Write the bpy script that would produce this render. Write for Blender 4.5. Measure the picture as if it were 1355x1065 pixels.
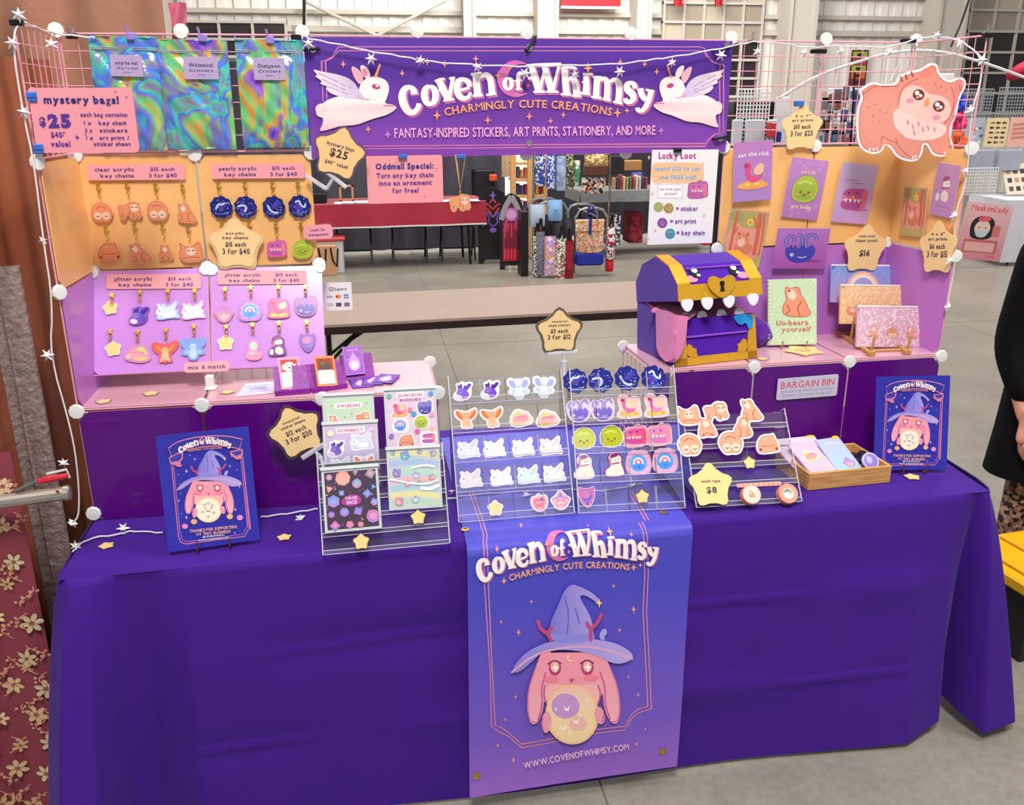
import bpy, math, random
from mathutils import Vector as V, Matrix, geometry
random.seed(7)
PI=math.pi
D=bpy.data
for _o in list(D.objects): D.objects.remove(_o)
SC=bpy.context.scene; COL=SC.collection
# ------------------------------------------------------------------ camera, world, lights, exposure
FPX=1175.2; IW,IH=1355.0,1065.0
CAM=V((0.75065,-2.58575,1.77087)); YAW,PIT,ROL=0.15919,0.32059,-0.00405
FW=V((math.sin(YAW)*math.cos(PIT),math.cos(YAW)*math.cos(PIT),-math.sin(PIT)))
_r=V((math.cos(YAW),-math.sin(YAW),0)); _u=_r.cross(FW)
RT=_r*math.cos(ROL)+_u*math.sin(ROL); UP=_u*math.cos(ROL)-_r*math.sin(ROL)
cd=D.cameras.new('camera'); cam=D.objects.new('camera',cd); COL.objects.link(cam)
cd.sensor_fit='HORIZONTAL'; cd.sensor_width=36; cd.lens=36*FPX/IW; cd.clip_end=200; cd.clip_start=.05
cam.matrix_world=Matrix(((RT.x,UP.x,-FW.x,CAM.x),(RT.y,UP.y,-FW.y,CAM.y),(RT.z,UP.z,-FW.z,CAM.z),(0,0,0,1)))
SC.camera=cam
W=D.worlds.new('hall_light'); SC.world=W; W.use_nodes=True
W.node_tree.nodes['Background'].inputs[0].default_value=(1.0,.97,.94,1); W.node_tree.nodes['Background'].inputs[1].default_value=0.27
def area(name,loc,aim,size,power,col=(1,.96,.9),sy=None):
    l=D.lights.new(name,'AREA'); l.shape='RECTANGLE'; l.size=size; l.size_y=sy or size; l.energy=power; l.color=col
    o=D.objects.new(name,l); COL.objects.link(o); o.location=loc
    o.rotation_euler=(V(aim)-V(loc)).to_track_quat('-Z','Y').to_euler(); return o
area('hall_lamp',(0.6,-3.4,5.6),(1.1,0,.8),1.1,205)
area('hall_lamp',(4.2,-1.5,5.8),(1.4,0,.9),1.2,100)
area('hall_lamp',(-2.0,0.5,5.8),(1.0,0,.9),1.2,70)
area('hall_lamp',(1.5,6.0,6.0),(1.5,6.5,0),3.0,250)
area('hall_lamp',(8,6.0,6.0),(7.5,7.5,0),3.0,250)
area('hall_lamp',(4,10.0,6.0),(4,15,2.5),4.0,620)
vs=SC.view_settings; vs.view_transform='Standard'; vs.look='None'; vs.gamma=1; vs.exposure=0.38; vs.use_curve_mapping=False
SC.display_settings.display_device='sRGB'
# ------------------------------------------------------------------ pixel -> world helpers
def ray(px,py): return FW*FPX+RT*(px-IW/2)-UP*(py-IH/2)
def at(px,py,x=None,y=None,z=None):
    d=ray(px,py)
    if y is not None: t=(y-CAM.y)/d.y
    elif z is not None: t=(z-CAM.z)/d.z
    else: t=(x-CAM.x)/d.x
    return CAM+d*t
def hit(px,py,pl):
    d=ray(px,py); return CAM+d*((pl[0]-CAM).dot(pl[1])/d.dot(pl[1]))
def plane(p,n): return (V(p),V(n).normalized())
def lineplane(p,q,tilt):
    """vertical plane through p,q leaning back by tilt degrees"""
    p=V(p);q=V(q); r=(q-p); r.z=0; r.normalize(); b=V((-r.y,r.x,0)); t=math.radians(tilt)
    up=V((0,0,1))*math.cos(t)+b*math.sin(t); return (p,r.cross(up).normalized())
class Frame:
    """a flat thing's own frame: origin at its bottom centre, x right, y up the sheet, z out of it"""
    def __init__(s,pl,quad,out=0.0):
        bl,br,tr,tl=[hit(x,y,pl) for x,y in quad]
        s.o=(bl+br)/2; s.r=((br-bl)+(tr-tl)).normalized(); n=pl[1].copy()
        if n.dot(CAM-s.o)<0: n=-n
        s.n=n; s.u=n.cross(s.r).normalized(); s.pl=pl
        s.w=((br-bl).length+(tr-tl).length)/2; s.h=((tl-bl).dot(s.u)+(tr-br).dot(s.u))/2
        s.o=s.o+n*out
    def M(s): 
        return Matrix(((s.r.x,s.u.x,s.n.x,s.o.x),(s.r.y,s.u.y,s.n.y,s.o.y),(s.r.z,s.u.z,s.n.z,s.o.z),(0,0,0,1)))
    def uv(s,px,py):
        d=hit(px,py,(s.o,s.n))-s.o; return (d.dot(s.r),d.dot(s.u))
# ------------------------------------------------------------------ materials
def s2l(c): return c/12.92 if c<=.04045 else ((c+.055)/1.055)**2.4
def rgb(h):
    if isinstance(h,tuple): return h
    h=h.lstrip('#'); return tuple(s2l(int(h[i:i+2],16)/255) for i in (0,2,4))
def mix(a,b,t): a=rgb(a);b=rgb(b); return tuple(x*(1-t)+y*t for x,y in zip(a,b))
def _base(name):
    m=D.materials.new(name); m.use_nodes=True; nt=m.node_tree; return m,nt,nt.nodes['Principled BSDF']
def M(name,col,rough=.6,metal=0,var=.06,scale=30,bump=0,spec=.4,sheen=0,coat=0,bscale=None):
    m,nt,b=_base(name); N=nt.nodes; L=nt.links; c=rgb(col)
    tc=N.new('ShaderNodeTexCoord'); no=N.new('ShaderNodeTexNoise'); no.inputs['Scale'].default_value=scale; no.inputs['Detail'].default_value=4
    L.new(tc.outputs['Object'],no.inputs['Vector'])
    mx=N.new('ShaderNodeMix'); mx.data_type='RGBA'; L.new(no.outputs['Fac'],mx.inputs[0])
    mx.inputs[6].default_value=tuple(x*(1-var) for x in c)+(1,); mx.inputs[7].default_value=tuple(min(1,x*(1+var)) for x in c)+(1,)
    L.new(mx.outputs[2],b.inputs['Base Color'])
    b.inputs['Roughness'].default_value=rough; b.inputs['Metallic'].default_value=metal; b.inputs['Specular IOR Level'].default_value=spec
    b.inputs['Sheen Weight'].default_value=sheen; b.inputs['Coat Weight'].default_value=coat
    if bump:
        n2=no
        if bscale: n2=N.new('ShaderNodeTexNoise'); n2.inputs['Scale'].default_value=bscale; n2.inputs['Detail'].default_value=5; L.new(tc.outputs['Object'],n2.inputs['Vector'])
        bp=N.new('ShaderNodeBump'); bp.inputs['Strength'].default_value=bump; bp.inputs['Distance'].default_value=.01
        L.new(n2.outputs['Fac'],bp.inputs['Height']); L.new(bp.outputs['Normal'],b.inputs['Normal'])
    return m
def Mprint(name,rough=.5,coat=0,spec=.4,var=.04,metal=0):
    m,nt,b=_base(name); N=nt.nodes; L=nt.links
    a=N.new('ShaderNodeAttribute'); a.attribute_name='Col'
    no=N.new('ShaderNodeTexNoise'); no.inputs['Scale'].default_value=60
    mr=N.new('ShaderNodeMapRange'); mr.inputs[3].default_value=1-var; mr.inputs[4].default_value=1+var; L.new(no.outputs['Fac'],mr.inputs[0])
    vm=N.new('ShaderNodeVectorMath'); vm.operation='SCALE'; L.new(a.outputs['Color'],vm.inputs[0]); L.new(mr.outputs[0],vm.inputs['Scale'])
    L.new(vm.outputs[0],b.inputs['Base Color'])
    b.inputs['Roughness'].default_value=rough; b.inputs['Coat Weight'].default_value=coat; b.inputs['Specular IOR Level'].default_value=spec; b.inputs['Metallic'].default_value=metal
    return m
def Mclear(name,tint,fac,rough=.05,body=0.0,bodycol=(.8,.8,.85)):
    m=D.materials.new(name); m.use_nodes=True; nt=m.node_tree; N=nt.nodes; L=nt.links; N.remove(N['Principled BSDF']); out=N['Material Output']
    t=N.new('ShaderNodeBsdfTransparent'); t.inputs[0].default_value=tint+(1,)
    g=N.new('ShaderNodeBsdfGlossy'); g.inputs['Roughness'].default_value=rough
    lw=N.new('ShaderNodeLayerWeight'); lw.inputs[0].default_value=fac
    d=N.new('ShaderNodeBsdfDiffuse'); d.inputs[0].default_value=bodycol+(1,)
    m0=N.new('ShaderNodeMixShader'); m0.inputs[0].default_value=body; L.new(t.outputs[0],m0.inputs[1]); L.new(d.outputs[0],m0.inputs[2])
    m1=N.new('ShaderNodeMixShader'); L.new(lw.outputs['Fresnel'],m1.inputs[0]); L.new(m0.outputs[0],m1.inputs[1]); L.new(g.outputs[0],m1.inputs[2])
    L.new(m1.outputs[0],out.inputs[0]); return m
P=Mprint('matte_print',.6); PG=Mprint('gloss_print',.25,.3)
MAT=dict(P=P,PG=PG)
def K(name,*a,**k):
    if name not in MAT: MAT[name]=M(name,*a,**k)
    return MAT[name]
ACR=Mclear('clear_acrylic',(.97,.97,.98),.06,.06,.03); ACE=Mclear('acrylic_edge',(.9,.91,.94),.1,.15,.55,(.9,.91,.96)); VINYL=Mclear('clear_vinyl',(.985,.985,.99),.04,.12,.02)
# ------------------------------------------------------------------ geometry
class G:
    def __init__(s): s.v=[];s.f=[];s.m=[];s.c=[];s.mi=0;s.cc=(1,1,1)
    def col(s,h): s.cc=rgb(h); return s
    def add(s,vs,fs,cols=None):
        n=len(s.v); s.v+= [tuple(v) for v in vs]; s.f+=[tuple(i+n for i in f) for f in fs]; s.m+=[s.mi]*len(fs)
        s.c+= cols if cols else [s.cc]*len(vs); return s
    def hexa(s,p):  # 8 corners: bottom 4 ccw, top 4 ccw
        return s.add(p,[(0,3,2,1),(4,5,6,7),(0,1,5,4),(1,2,6,5),(2,3,7,6),(3,0,4,7)])
    def box(s,a,b):
        (x0,y0,z0),(x1,y1,z1)=a,b
        return s.hexa([(x0,y0,z0),(x1,y0,z0),(x1,y1,z0),(x0,y1,z0),(x0,y0,z1),(x1,y0,z1),(x1,y1,z1),(x0,y1,z1)])
    def rbox(s,a,b,r=.004):
        """box with chamfered long edges"""
        (x0,y0,z0),(x1,y1,z1)=a,b; vs=[];
        for z,q in ((z0,r),(z0+r,0),(z1-r,0),(z1,r)):
            vs+=[(x0+q+(r if q==0 else 0)*0+r,y0+q,z),(x1-q-r,y0+q,z),(x1-q,y0+q+r,z),(x1-q,y1-q-r,z),(x1-q-r,y1-q,z),(x0+q+r,y1-q,z),(x0+q,y1-q-r,z),(x0+q,y0+q+r,z)]
        fs=[tuple(range(7,-1,-1)),tuple(range(24,32))]
        for k in range(3):
            for i in range(8): j=(i+1)%8; fs.append((k*8+i,k*8+j,k*8+8+j,k*8+8+i))
        return s.add(vs,fs)
    def tube(s,pts,r,n=6,closed=False,flat=1.0,upv=None):
        pts=[V(p) for p in pts]; rs=r if isinstance(r,(list,tuple)) else [r]*len(pts); vs=[];fs=[]; m=len(pts); pn=None
        for i,p in enumerate(pts):
            if closed: t=pts[(i+1)%m]-pts[i-1]
            else: t=pts[min(i+1,m-1)]-pts[max(i-1,0)]
            if t.length<1e-9: t=V((0,0,1))
            t.normalize()
            if pn is None:
                a=V(upv) if upv else (V((0,0,1)) if abs(t.z)<.9 else V((1,0,0))); pn=(a-t*a.dot(t)).normalized()
            else:
                pn=(pn-t*pn.dot(t)); pn=pn.normalized() if pn.length>1e-6 else t.orthogonal().normalized()
            b=t.cross(pn)
            for k in range(n):
                q=2*PI*k/n; vs.append(p+pn*math.cos(q)*rs[i]+b*math.sin(q)*rs[i]*flat)
        for i in range(m if closed else m-1):
            j=(i+1)%m
            for k in range(n): l=(k+1)%n; fs.append((i*n+k,i*n+l,j*n+l,j*n+k))
        if not closed: fs+= [tuple(range(n-1,-1,-1)),tuple((m-1)*n+k for k in range(n))]
        return s.add(vs,fs)
    def lathe(s,c,prof,n=16,ax=(0,0,1)):
        ax=V(ax).normalized(); e=ax.orthogonal().normalized(); g=ax.cross(e); c=V(c); vs=[];fs=[]
        for r,z in prof:
            for k in range(n): q=2*PI*(k+.5)/n; vs.append(c+ax*z+(e*math.cos(q)+g*math.sin(q))*max(r,1e-5))
        for i in range(len(prof)-1):
            for k in range(n): l=(k+1)%n; fs.append((i*n+k,i*n+l,(i+1)*n+l,(i+1)*n+k))
        fs+=[tuple(range(n-1,-1,-1)),tuple((len(prof)-1)*n+k for k in range(n))]
        return s.add(vs,fs)
    def ball(s,c,r,n=10,sc=(1,1,1)):
        c=V(c); vs=[];fs=[]; h=n//2
        for i in range(1,h):
            a=PI*i/h
            for k in range(n): q=2*PI*k/n; vs.append(c+V((math.sin(a)*math.cos(q)*sc[0],math.sin(a)*math.sin(q)*sc[1],math.cos(a)*sc[2]))*r)
        vs+=[c+V((0,0,r*sc[2])),c-V((0,0,r*sc[2]))]; t=len(vs)-2
        for i in range(h-2):
            for k in range(n): l=(k+1)%n; fs.append((i*n+k,(i+1)*n+k,(i+1)*n+l,i*n+l))
        for k in range(n): l=(k+1)%n; fs+=[(t,k,l),(t+1,(h-2)*n+l,(h-2)*n+k)]
        return s.add(vs,fs)
    def prism(s,poly,z0,z1,fr=None):
        """poly in xy extruded in z; fr maps (x,y,z)->point"""
        n=len(poly); vs=[(x,y,z0) for x,y in poly]+[(x,y,z1) for x,y in poly]
        if fr: vs=[fr(*v) for v in vs]
        tr=geometry.tessellate_polygon([[V((x,y,0)) for x,y in poly]])
        fs=[tuple(reversed(t)) for t in tr]+[tuple(i+n for i in t) for t in tr]+[(i,(i+1)%n,(i+1)%n+n,i+n) for i in range(n)]
        return s.add(vs,fs)
    def grid(s,fn,nu,nv,colf=None,close_u=False):
        vs=[fn(i/nu,j/nv) for j in range(nv+1) for i in range(nu+1)]
        fs=[(j*(nu+1)+i,j*(nu+1)+i+1,(j+1)*(nu+1)+i+1,(j+1)*(nu+1)+i) for j in range(nv) for i in range(nu)]
        return s.add(vs,fs,[rgb(colf(i/nu,j/nv)) for j in range(nv+1) for i in range(nu+1)] if colf else None)
WM={}
def tag(o,label=None,cat=None,group=None,kind=None):
    if label: o['label']=label
    if cat: o['category']=cat
    if group: o['group']=group
    if kind: o['kind']=kind
    return o
def build(name,g,mats,parent=None,Wm=None,smooth=False,label=None,kind=None):
    """link the collected geometry as ONE object; without Wm the verts are world coordinates and get re-centred"""
    if Wm is None:
        vs=g.v; lo=[min(v[i] for v in vs) for i in range(3)]; hi=[max(v[i] for v in vs) for i in range(3)]
        c=V(((lo[0]+hi[0])/2,(lo[1]+hi[1])/2,lo[2])); Wm=Matrix.Translation(c); verts=[(v[0]-c.x,v[1]-c.y,v[2]-c.z) for v in vs]
    else: verts=g.v
    me=D.meshes.new(name); me.from_pydata([tuple(v) for v in verts],[],g.f)
    if not isinstance(mats,(list,tuple)): mats=[mats]
    for m in mats: me.materials.append(MAT[m] if isinstance(m,str) else m)
    if len(mats)>1: me.polygons.foreach_set('material_index',g.m)
    at_=me.color_attributes.new('Col','FLOAT_COLOR','POINT'); flat=[]
    for c in g.c: flat+=[c[0],c[1],c[2],1.0]
    at_.data.foreach_set('color',flat)
    if smooth: me.polygons.foreach_set('use_smooth',[True]*len(me.polygons))
    me.update()
    return link(name,me,parent,Wm,label,kind)
def link(name,data,parent=None,Wm=Matrix(),label=None,kind=None):
    o=D.objects.new(name,data); COL.objects.link(o); WM[o.name]=Wm.copy()
    if parent is not None: o.parent=parent; o.matrix_basis=WM[parent.name].inverted()@Wm
    else: o.matrix_basis=Wm
    if label: o['label']=label
    if kind: o['kind']=kind
    return o
def thing(name,label,cat,Wm,group=None):
    if not isinstance(Wm,Matrix): Wm=Matrix.Translation(V(Wm))
    return tag(link(name,None,None,Wm),label,cat,group)
def struct(name,g,mats,parent=None,smooth=False):
    o=build(name,g,mats,parent,None,smooth); o['kind']='structure'; return o
# ------------------------------------------------------------------ 2D shapes
def chaikin(p,n=2,closed=True):
    for _ in range(n):
        q=[]; m=len(p)
        for i in range(m if closed else m-1):
            a=p[i];b=p[(i+1)%m]; q+=[(a[0]*.75+b[0]*.25,a[1]*.75+b[1]*.25),(a[0]*.25+b[0]*.75,a[1]*.25+b[1]*.75)]
        if not closed: q=[p[0]]+q+[p[-1]]
        p=q
    return p
def smoothline(p,n=2):
    for _ in range(n):
        q=[p[0]]
        for i in range(len(p)-1):
            a=p[i];b=p[i+1]; q+=[tuple(x*.75+y*.25 for x,y in zip(a,b)),tuple(x*.25+y*.75 for x,y in zip(a,b))]
        p=q+[p[-1]]
    return p
def ellp(cx,cy,rx,ry,n=18,rot=0):
    c,s=math.cos(rot),math.sin(rot); return [(cx+c*rx*math.cos(t)-s*ry*math.sin(t),cy+s*rx*math.cos(t)+c*ry*math.sin(t)) for t in [2*PI*i/n for i in range(n)]]
def rrect(x0,y0,x1,y1,r,n=4):
    o=[]
    for cx,cy,a in ((x1-r,y1-r,0),(x0+r,y1-r,60),(x0+r,y0+r,180),(x1-r,y0+r,270)):
        for k in range(n+1): t=math.radians(a+90*k/n); o.append((cx+r*math.cos(t),cy+r*math.sin(t)))
    return o
def starp(r,inner=.62,rot=0,n=5,rounds=2):
    p=[]
    for k in range(2*n): a=PI/2+rot+PI*k/n; q=r if k%2==0 else r*inner; p.append((q*math.cos(a),q*math.sin(a)))
    # cut only the tips so that arms stay fat
    out=[]
    m=len(p)
    for i in range(m):
        a,b,c=p[i-1],p[i],p[(i+1)%m]; f=.38 if i%2==0 else .25
        out+=[(b[0]+(a[0]-b[0])*f,b[1]+(a[1]-b[1])*f),(b[0]+(a[0]-b[0])*f*.3+(c[0]-b[0])*f*.3,b[1]+(a[1]-b[1])*f*.3+(c[1]-b[1])*f*.3),(b[0]+(c[0]-b[0])*f,b[1]+(c[1]-b[1])*f)] if i%2==0 else [(b[0]+(a[0]-b[0])*f,b[1]+(a[1]-b[1])*f),(b[0]+(c[0]-b[0])*f,b[1]+(c[1]-b[1])*f)]
    return out
def offset(p,d):
    m=len(p); A=sum(p[i][0]*p[(i+1)%m][1]-p[(i+1)%m][0]*p[i][1] for i in range(m)); sg=1 if A>0 else -1; o=[]
    for i in range(m):
        a=V(p[i-1]);b=V(p[i]);c=V(p[(i+1)%m]); t=(c-a)
        if t.length<1e-9: o.append(tuple(b)); continue
        t.normalize(); o.append((b.x+t.y*d*sg,b.y-t.x*d*sg))
    return o
_GL={}
def glyph(ch,bold):
    if ch in 'gG&': bold=min(bold,.012)
    if ch in 'M': bold=0
    k=(ch,bold)
    if k in _GL: return _GL[k]
    cu=D.curves.new('g','FONT'); cu.body=ch; cu.offset=bold; cu.resolution_u=2; ob=D.objects.new('g',cu); COL.objects.link(ob)
    bpy.context.view_layer.update(); dg=bpy.context.evaluated_depsgraph_get(); e=ob.evaluated_get(dg); me=e.to_mesh()
    vs=[(v.co.x,v.co.y) for v in me.vertices]; fs=[tuple(p.vertices) for p in me.polygons]; e.to_mesh_clear(); D.objects.remove(ob); D.curves.remove(cu)
    x0=min((v[0] for v in vs),default=0); x1=max((v[0] for v in vs),default=0)
    _GL[k]=([(x-x0,y) for x,y in vs],fs,x1-x0); return _GL[k]
class Art(G):
    """flat print: coloured polygons stacked in hair-thin layers; T maps art coords to sheet coords, S the sheet to space"""
    def __init__(s,dz=.00003,z=0,T=None,S=None,maxlen=None): super().__init__(); s.dz=dz; s.z=z; s.T=T or (lambda x,y:(x,y)); s.S=S; s.maxlen=maxlen
    def put(s,pts,fs,col):
        q=[s.T(x,y) for x,y in pts]; cols=[rgb(col(x,y)) for x,y in pts] if callable(col) else [rgb(col)]*len(q)
        s.z+=s.dz; tris=[tuple(f) for f in fs]
        if s.maxlen:
            w=[]; 
            for f in tris:
                for i in range(1,len(f)-1): w.append((f[0],f[i],f[i+1]))
            tris=[]; 
            while w:
                f=w.pop(); L=[((q[f[i]][0]-q[f[(i+1)%3]][0])**2+(q[f[i]][1]-q[f[(i+1)%3]][1])**2,i) for i in range(3)]; mx=max(L)
                if mx[0]>s.maxlen**2:
                    i=mx[1]; a,b,c=f[i],f[(i+1)%3],f[(i+2)%3]; q.append(((q[a][0]+q[b][0])/2,(q[a][1]+q[b][1])/2)); cols.append(tuple((x+y)/2 for x,y in zip(cols[a],cols[b]))); m=len(q)-1
                    w+=[(a,m,c),(m,b,c)]
                else: tris.append(f)
        s.add([s.S(x,y,s.z) for x,y in q] if s.S else [(x,y,s.z) for x,y in q],tris,cols)
    def poly(s,pts,col):
        if len(pts)<3: return
        tr=geometry.tessellate_polygon([[V((x,y,0)) for x,y in pts]]); s.put(pts,tr,col)
    def blob(s,pts,col,n=2): s.poly(chaikin(pts,n),col)
    def ell(s,cx,cy,rx,ry,col,rot=0,n=14): s.poly(ellp(cx,cy,rx,ry,n,rot),col)
    def rect(s,x0,y0,x1,y1,col): s.put([(x0,y0),(x1,y0),(x1,y1),(x0,y1)],[(0,1,2,3)],col)
    def line(s,pts,w,col,sm=0,closed=False):
        p=[(a[0],a[1],a[2] if len(a)>2 else w) for a in pts]
        if sm: p=smoothline(p+[p[0]] if closed else p,sm)
        elif closed: p=p+[p[0]]
        L=[];m=len(p)
        for i in range(m):
            if closed: a=p[i-1] if i else p[-2]; b=p[(i+1)%m] if i<m-1 else p[1]
            else: a=p[max(0,i-1)]; b=p[min(m-1,i+1)]
            t=V((b[0]-a[0],b[1]-a[1])); 
            if t.length<1e-9: t=V((1,0))
            t.normalize(); h=p[i][2]/2; k=1
            if 0<i<m-1:
                t1=V((p[i][0]-p[i-1][0],p[i][1]-p[i-1][1]))
                if t1.length>1e-9: k=1/max(.5,abs(t1.normalized().dot(t)))
            L.append(((p[i][0]-t.y*h*k,p[i][1]+t.x*h*k),(p[i][0]+t.y*h*k,p[i][1]-t.x*h*k)))
        vs=[q for l in L for q in l]; s.put(vs,[(2*i,2*i+1,2*i+3,2*i+2) for i in range(m-1)],col)
    def caps(s,pts,w,col,sm=2):
        s.line(pts,w,col,sm)
        for q in (pts[0],pts[-1]): r=(q[2] if len(q)>2 else w)/2; s.ell(q[0],q[1],r,r,col,n=10)
    def spark(s,x,y,r,col): s.poly([(x,y+r),(x+r*.2,y+r*.2),(x+r*.75,y),(x+r*.2,y-r*.2),(x,y-r),(x-r*.2,y-r*.2),(x-r*.75,y),(x-r*.2,y+r*.2)],col)
    def text(s,t,x,y,h,col,a='c',bold=.02,w=None,arc=None,up=1,gap=.09,jit=0):
        """h = cap height; w = total width to fit; arc(x)->dy, for art coords whose y points up (up=1) or down (-1)"""
        k=h/.72; adv=[];tot=0
        for ch in t:
            if ch==' ': adv.append((tot,0)); tot+=.34; continue
            g=glyph(ch,bold); adv.append((tot,g[2])); tot+=g[2]+gap
        tot-=gap; sx=(w/tot) if w else k; X0=x-(tot*sx/2 if a=='c' else (tot*sx if a=='r' else 0))
        vs=[];fs=[]
        for i,ch in enumerate(t):
            if ch==' ': continue
            g=glyph(ch,bold); cx=X0+(adv[i][0]+g[2]/2)*sx; th=0;dy=0
            if arc: dy=arc(cx); th=math.atan2(arc(cx+.01*h)-arc(cx-.01*h),.02*h)*1.0
            if jit: th+=random.uniform(-jit,jit)
            c,sn=math.cos(th),math.sin(th); n=len(vs)
            for vx,vy in g[0]:
                px=(vx-g[2]/2)*sx; py=vy*k*up; vs.append((cx+c*px-sn*py,y+dy+sn*px+c*py))
            fs+=[tuple(j+n for j in f) for f in g[1]]
        s.put(vs,fs,col)
    def sub(s,cx,cy,sc,rot=0,flip=False,sy=None):
        old=s.T; c,sn=math.cos(rot),math.sin(rot); sy=sy or sc; fx=-1 if flip else 1
        def T(x,y): x=x*sc*fx;y=y*sy; return old(cx+c*x-sn*y,cy+sn*x+c*y)
        class _C:
            def __enter__(q): s.T=T
            def __exit__(q,*e): s.T=old
        return _C()
# ------------------------------------------------------------------ small drawn creatures (coords about -1..1, y up)
BO,BL,BC='#e79c78','#b05a3c','#f7d3bd'     # tawny body, brown line, cream
def _c(x,y,r,n=10): return ellp(x,y,r,r,n)
OUT=dict(
 face=[(-.85,-.3),(-.95,.2),(-.6,.75),(0,.95),(.6,.75),(.95,.2),(.85,-.3),(.55,-.75),(.15,-.8),(0,-.72),(-.3,-.8),(-.6,-.72)],
 walk=[(-1,.35),(-.8,.5),(-.35,.45),(0,.7),(.25,.8),(.45,.7),(.7,.75),(.85,.5),(.8,.1),(.95,-.4),(.6,-.65),(.45,-.35),(.3,-.7),(0,-.6),(-.1,-.3),(-.4,-.35),(-.55,-.75),(-.85,-.6),(-.9,-.1)],
 sit=[(-.6,.95),(-.3,.75),(.05,.9),(.3,.75),(.35,.4),(.6,.05),(.8,-.4),(1,-.7),(.8,-.95),(-.1,-.95),(-.75,-.8),(-.8,-.3),(-.5,.15),(-.65,.5)],
 dome=[(-.95,-.7),(-.9,0),(-.5,.6),(.1,.7),(.5,.65),(.6,.8),(.7,.45),(.85,0),(.95,-.65),(.5,-.75),(-.5,-.8)],
 up=[(-.45,.85),(-.55,1),(-.2,.85),(.2,.85),(.5,1),(.45,.75),(.55,.3),(.8,-.3),(.85,-.7),(.5,-.85),(.2,-.75),(-.2,-.75),(-.5,-.85),(-.85,-.7),(-.75,-.3),(-.55,.3)],
 sprawl=[(-.9,.9),(-.45,.45),(.15,.45),(.75,.95),(.9,.5),(.95,-.35),(.85,-.8),(-.7,-.85),(-.95,-.3),(-1,.1),(-.8,.25)],
 bunny=[(-1,-.1),(-.75,.35),(-.95,.8),(-.5,.5),(-.35,.75),(-.1,.4),(.35,.6),(.75,1),(.75,.55),(.55,.2),(.85,.1),(.75,-.15),(1,-.6),(.6,-.5),(0,-.55),(-.6,-.65),(-.95,-.55),(-.8,-.3)],
 bat=[(-.5,.35),(-.65,.75),(-.35,.7),(-.05,.95),(.2,.7),(.6,.85),(1,.75),(.7,.35),(.75,-.1),(.6,-.65),(.1,-.85),(-.5,-.95),(-.95,-.7),(-.9,-.25),(-.6,-.05)],
 moth=[(-1,.85),(-.6,1),(-.3,.6),(-.15,.95),(0,.7),(.15,.95),(.3,.6),(.6,1),(1,.85),(1,.4),(.6,.05),(.95,-.2),(.8,-.5),(.45,-.4),(.3,-.85),(0,-.95),(-.3,-.85),(-.45,-.4),(-.8,-.5),(-.95,-.2),(-.6,.05),(-1,.4)],
 fox=[(-1,.5),(-.95,.85),(-.5,.75),(-.25,.7),(0,.6),(.25,.7),(.5,.8),(.95,1),(1,.6),(.75,.15),(.35,-.1),(.45,-.5),(.5,-.8),(.15,-.7),(0,-.85),(-.15,-.7),(-.45,-.8),(-.4,-.1),(-.75,.1)],
 cater=[(-1,-.4),(-.8,.1),(-.5,.65),(-.1,.7),(.3,.5),(.6,.45),(.8,.1),(1,-.1),(.95,-.45),(.5,-.6),(-.2,-.75),(-.8,-.65)],
 hydra=[(-.95,.5),(-.65,.85),(-.35,.65),(-.05,.9),(.2,.6),(.4,.95),(.85,.9),(.95,.45),(.9,-.2),(.7,-.75),(0,-.95),(-.7,-.75),(-.95,-.1)],
 drake=[(-.85,.7),(-.55,.95),(-.1,.85),(.1,.6),(.6,.85),(.9,.6),(.85,-.1),(1,-.6),(.8,-.85),(-.8,-.85),(-1,-.6),(-.65,-.25),(-.75,.15)],
 slime=[(-.9,-.2),(-.85,.3),(-.4,.75),(0,.85),(.4,.8),(.85,.4),(.95,-.15),(.7,-.7),(.1,-.85),(-.5,-.8),(-.85,-.55)],
 chest=[(-.9,.5),(-.5,.7),(-.1,.65),(.3,.95),(.45,.75),(.8,.8),(.98,.55),(.95,0),(.98,-.65),(.6,-.75),(.2,-.85),(-.8,-.85),(-.98,-.65),(-.9,0)],
 rainb=[(-.9,.2),(-.75,.75),(-.35,.95),(0,.9),(.4,.95),(.8,.75),(.95,.3),(1,-.3),(.8,-.8),(.4,-.9),(0,-.85),(-.4,-.9),(-.85,-.75),(-1,-.3)],
 dog=[(-.4,.9),(0,1),(.25,.85),(.55,.55),(.45,.1),(.6,-.3),(.7,-.85),(.3,-.95),(-.4,-.95),(-.9,-.9),(-.85,-.35),(-.5,-.2),(-.35,.1),(-.6,.5)],
 gem=[(0,1),(.35,.55),(.6,.3),(1,.1),(.75,-.3),(.5,-.75),(0,-.95),(-.5,-.75),(-.75,-.3),(-1,.1),(-.6,.3),(-.35,.55)],
 galaxy=[(math.cos(t*PI/18)*(.90+.055*math.cos(t*PI/2)),math.sin(t*PI/18)*(.90+.055*math.cos(t*PI/2))) for t in range(36)],
 mush=[(-.2,1),(.35,.8),(.45,.2),(.3,-.1),(.75,-.25),(.7,-.8),(.1,-.95),(-.6,-.85),(-.7,-.4),(-.5,-.05),(-.5,.4)],
 owlhead=[(-.7,1),(-.35,.75),(.35,.75),(.7,1),(.75,.4),(.6,-.35),(.2,-.9),(-.1,-.95),(-.55,-.45),(-.8,.3)],
 apple=[(-.9,.6),(-.4,.6),(-.05,1),(.1,.6),(.7,.8),(.85,.2),(.7,-.5),(.2,-.95),(-.4,-.85),(-.9,-.3)],
 star=starp(1,.62),
)
def face(a,x,y,s,c='#7a3b2a'):
    for k in(-1,1): a.line([(x+k*s-.5*s,y),(x+k*s,y-.35*s),(x+k*s+.5*s,y)],.09*1,c,1)
    a.ell(x,y-.5*s,.25*s,.18*s,'#f0b060',n=6)
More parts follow.
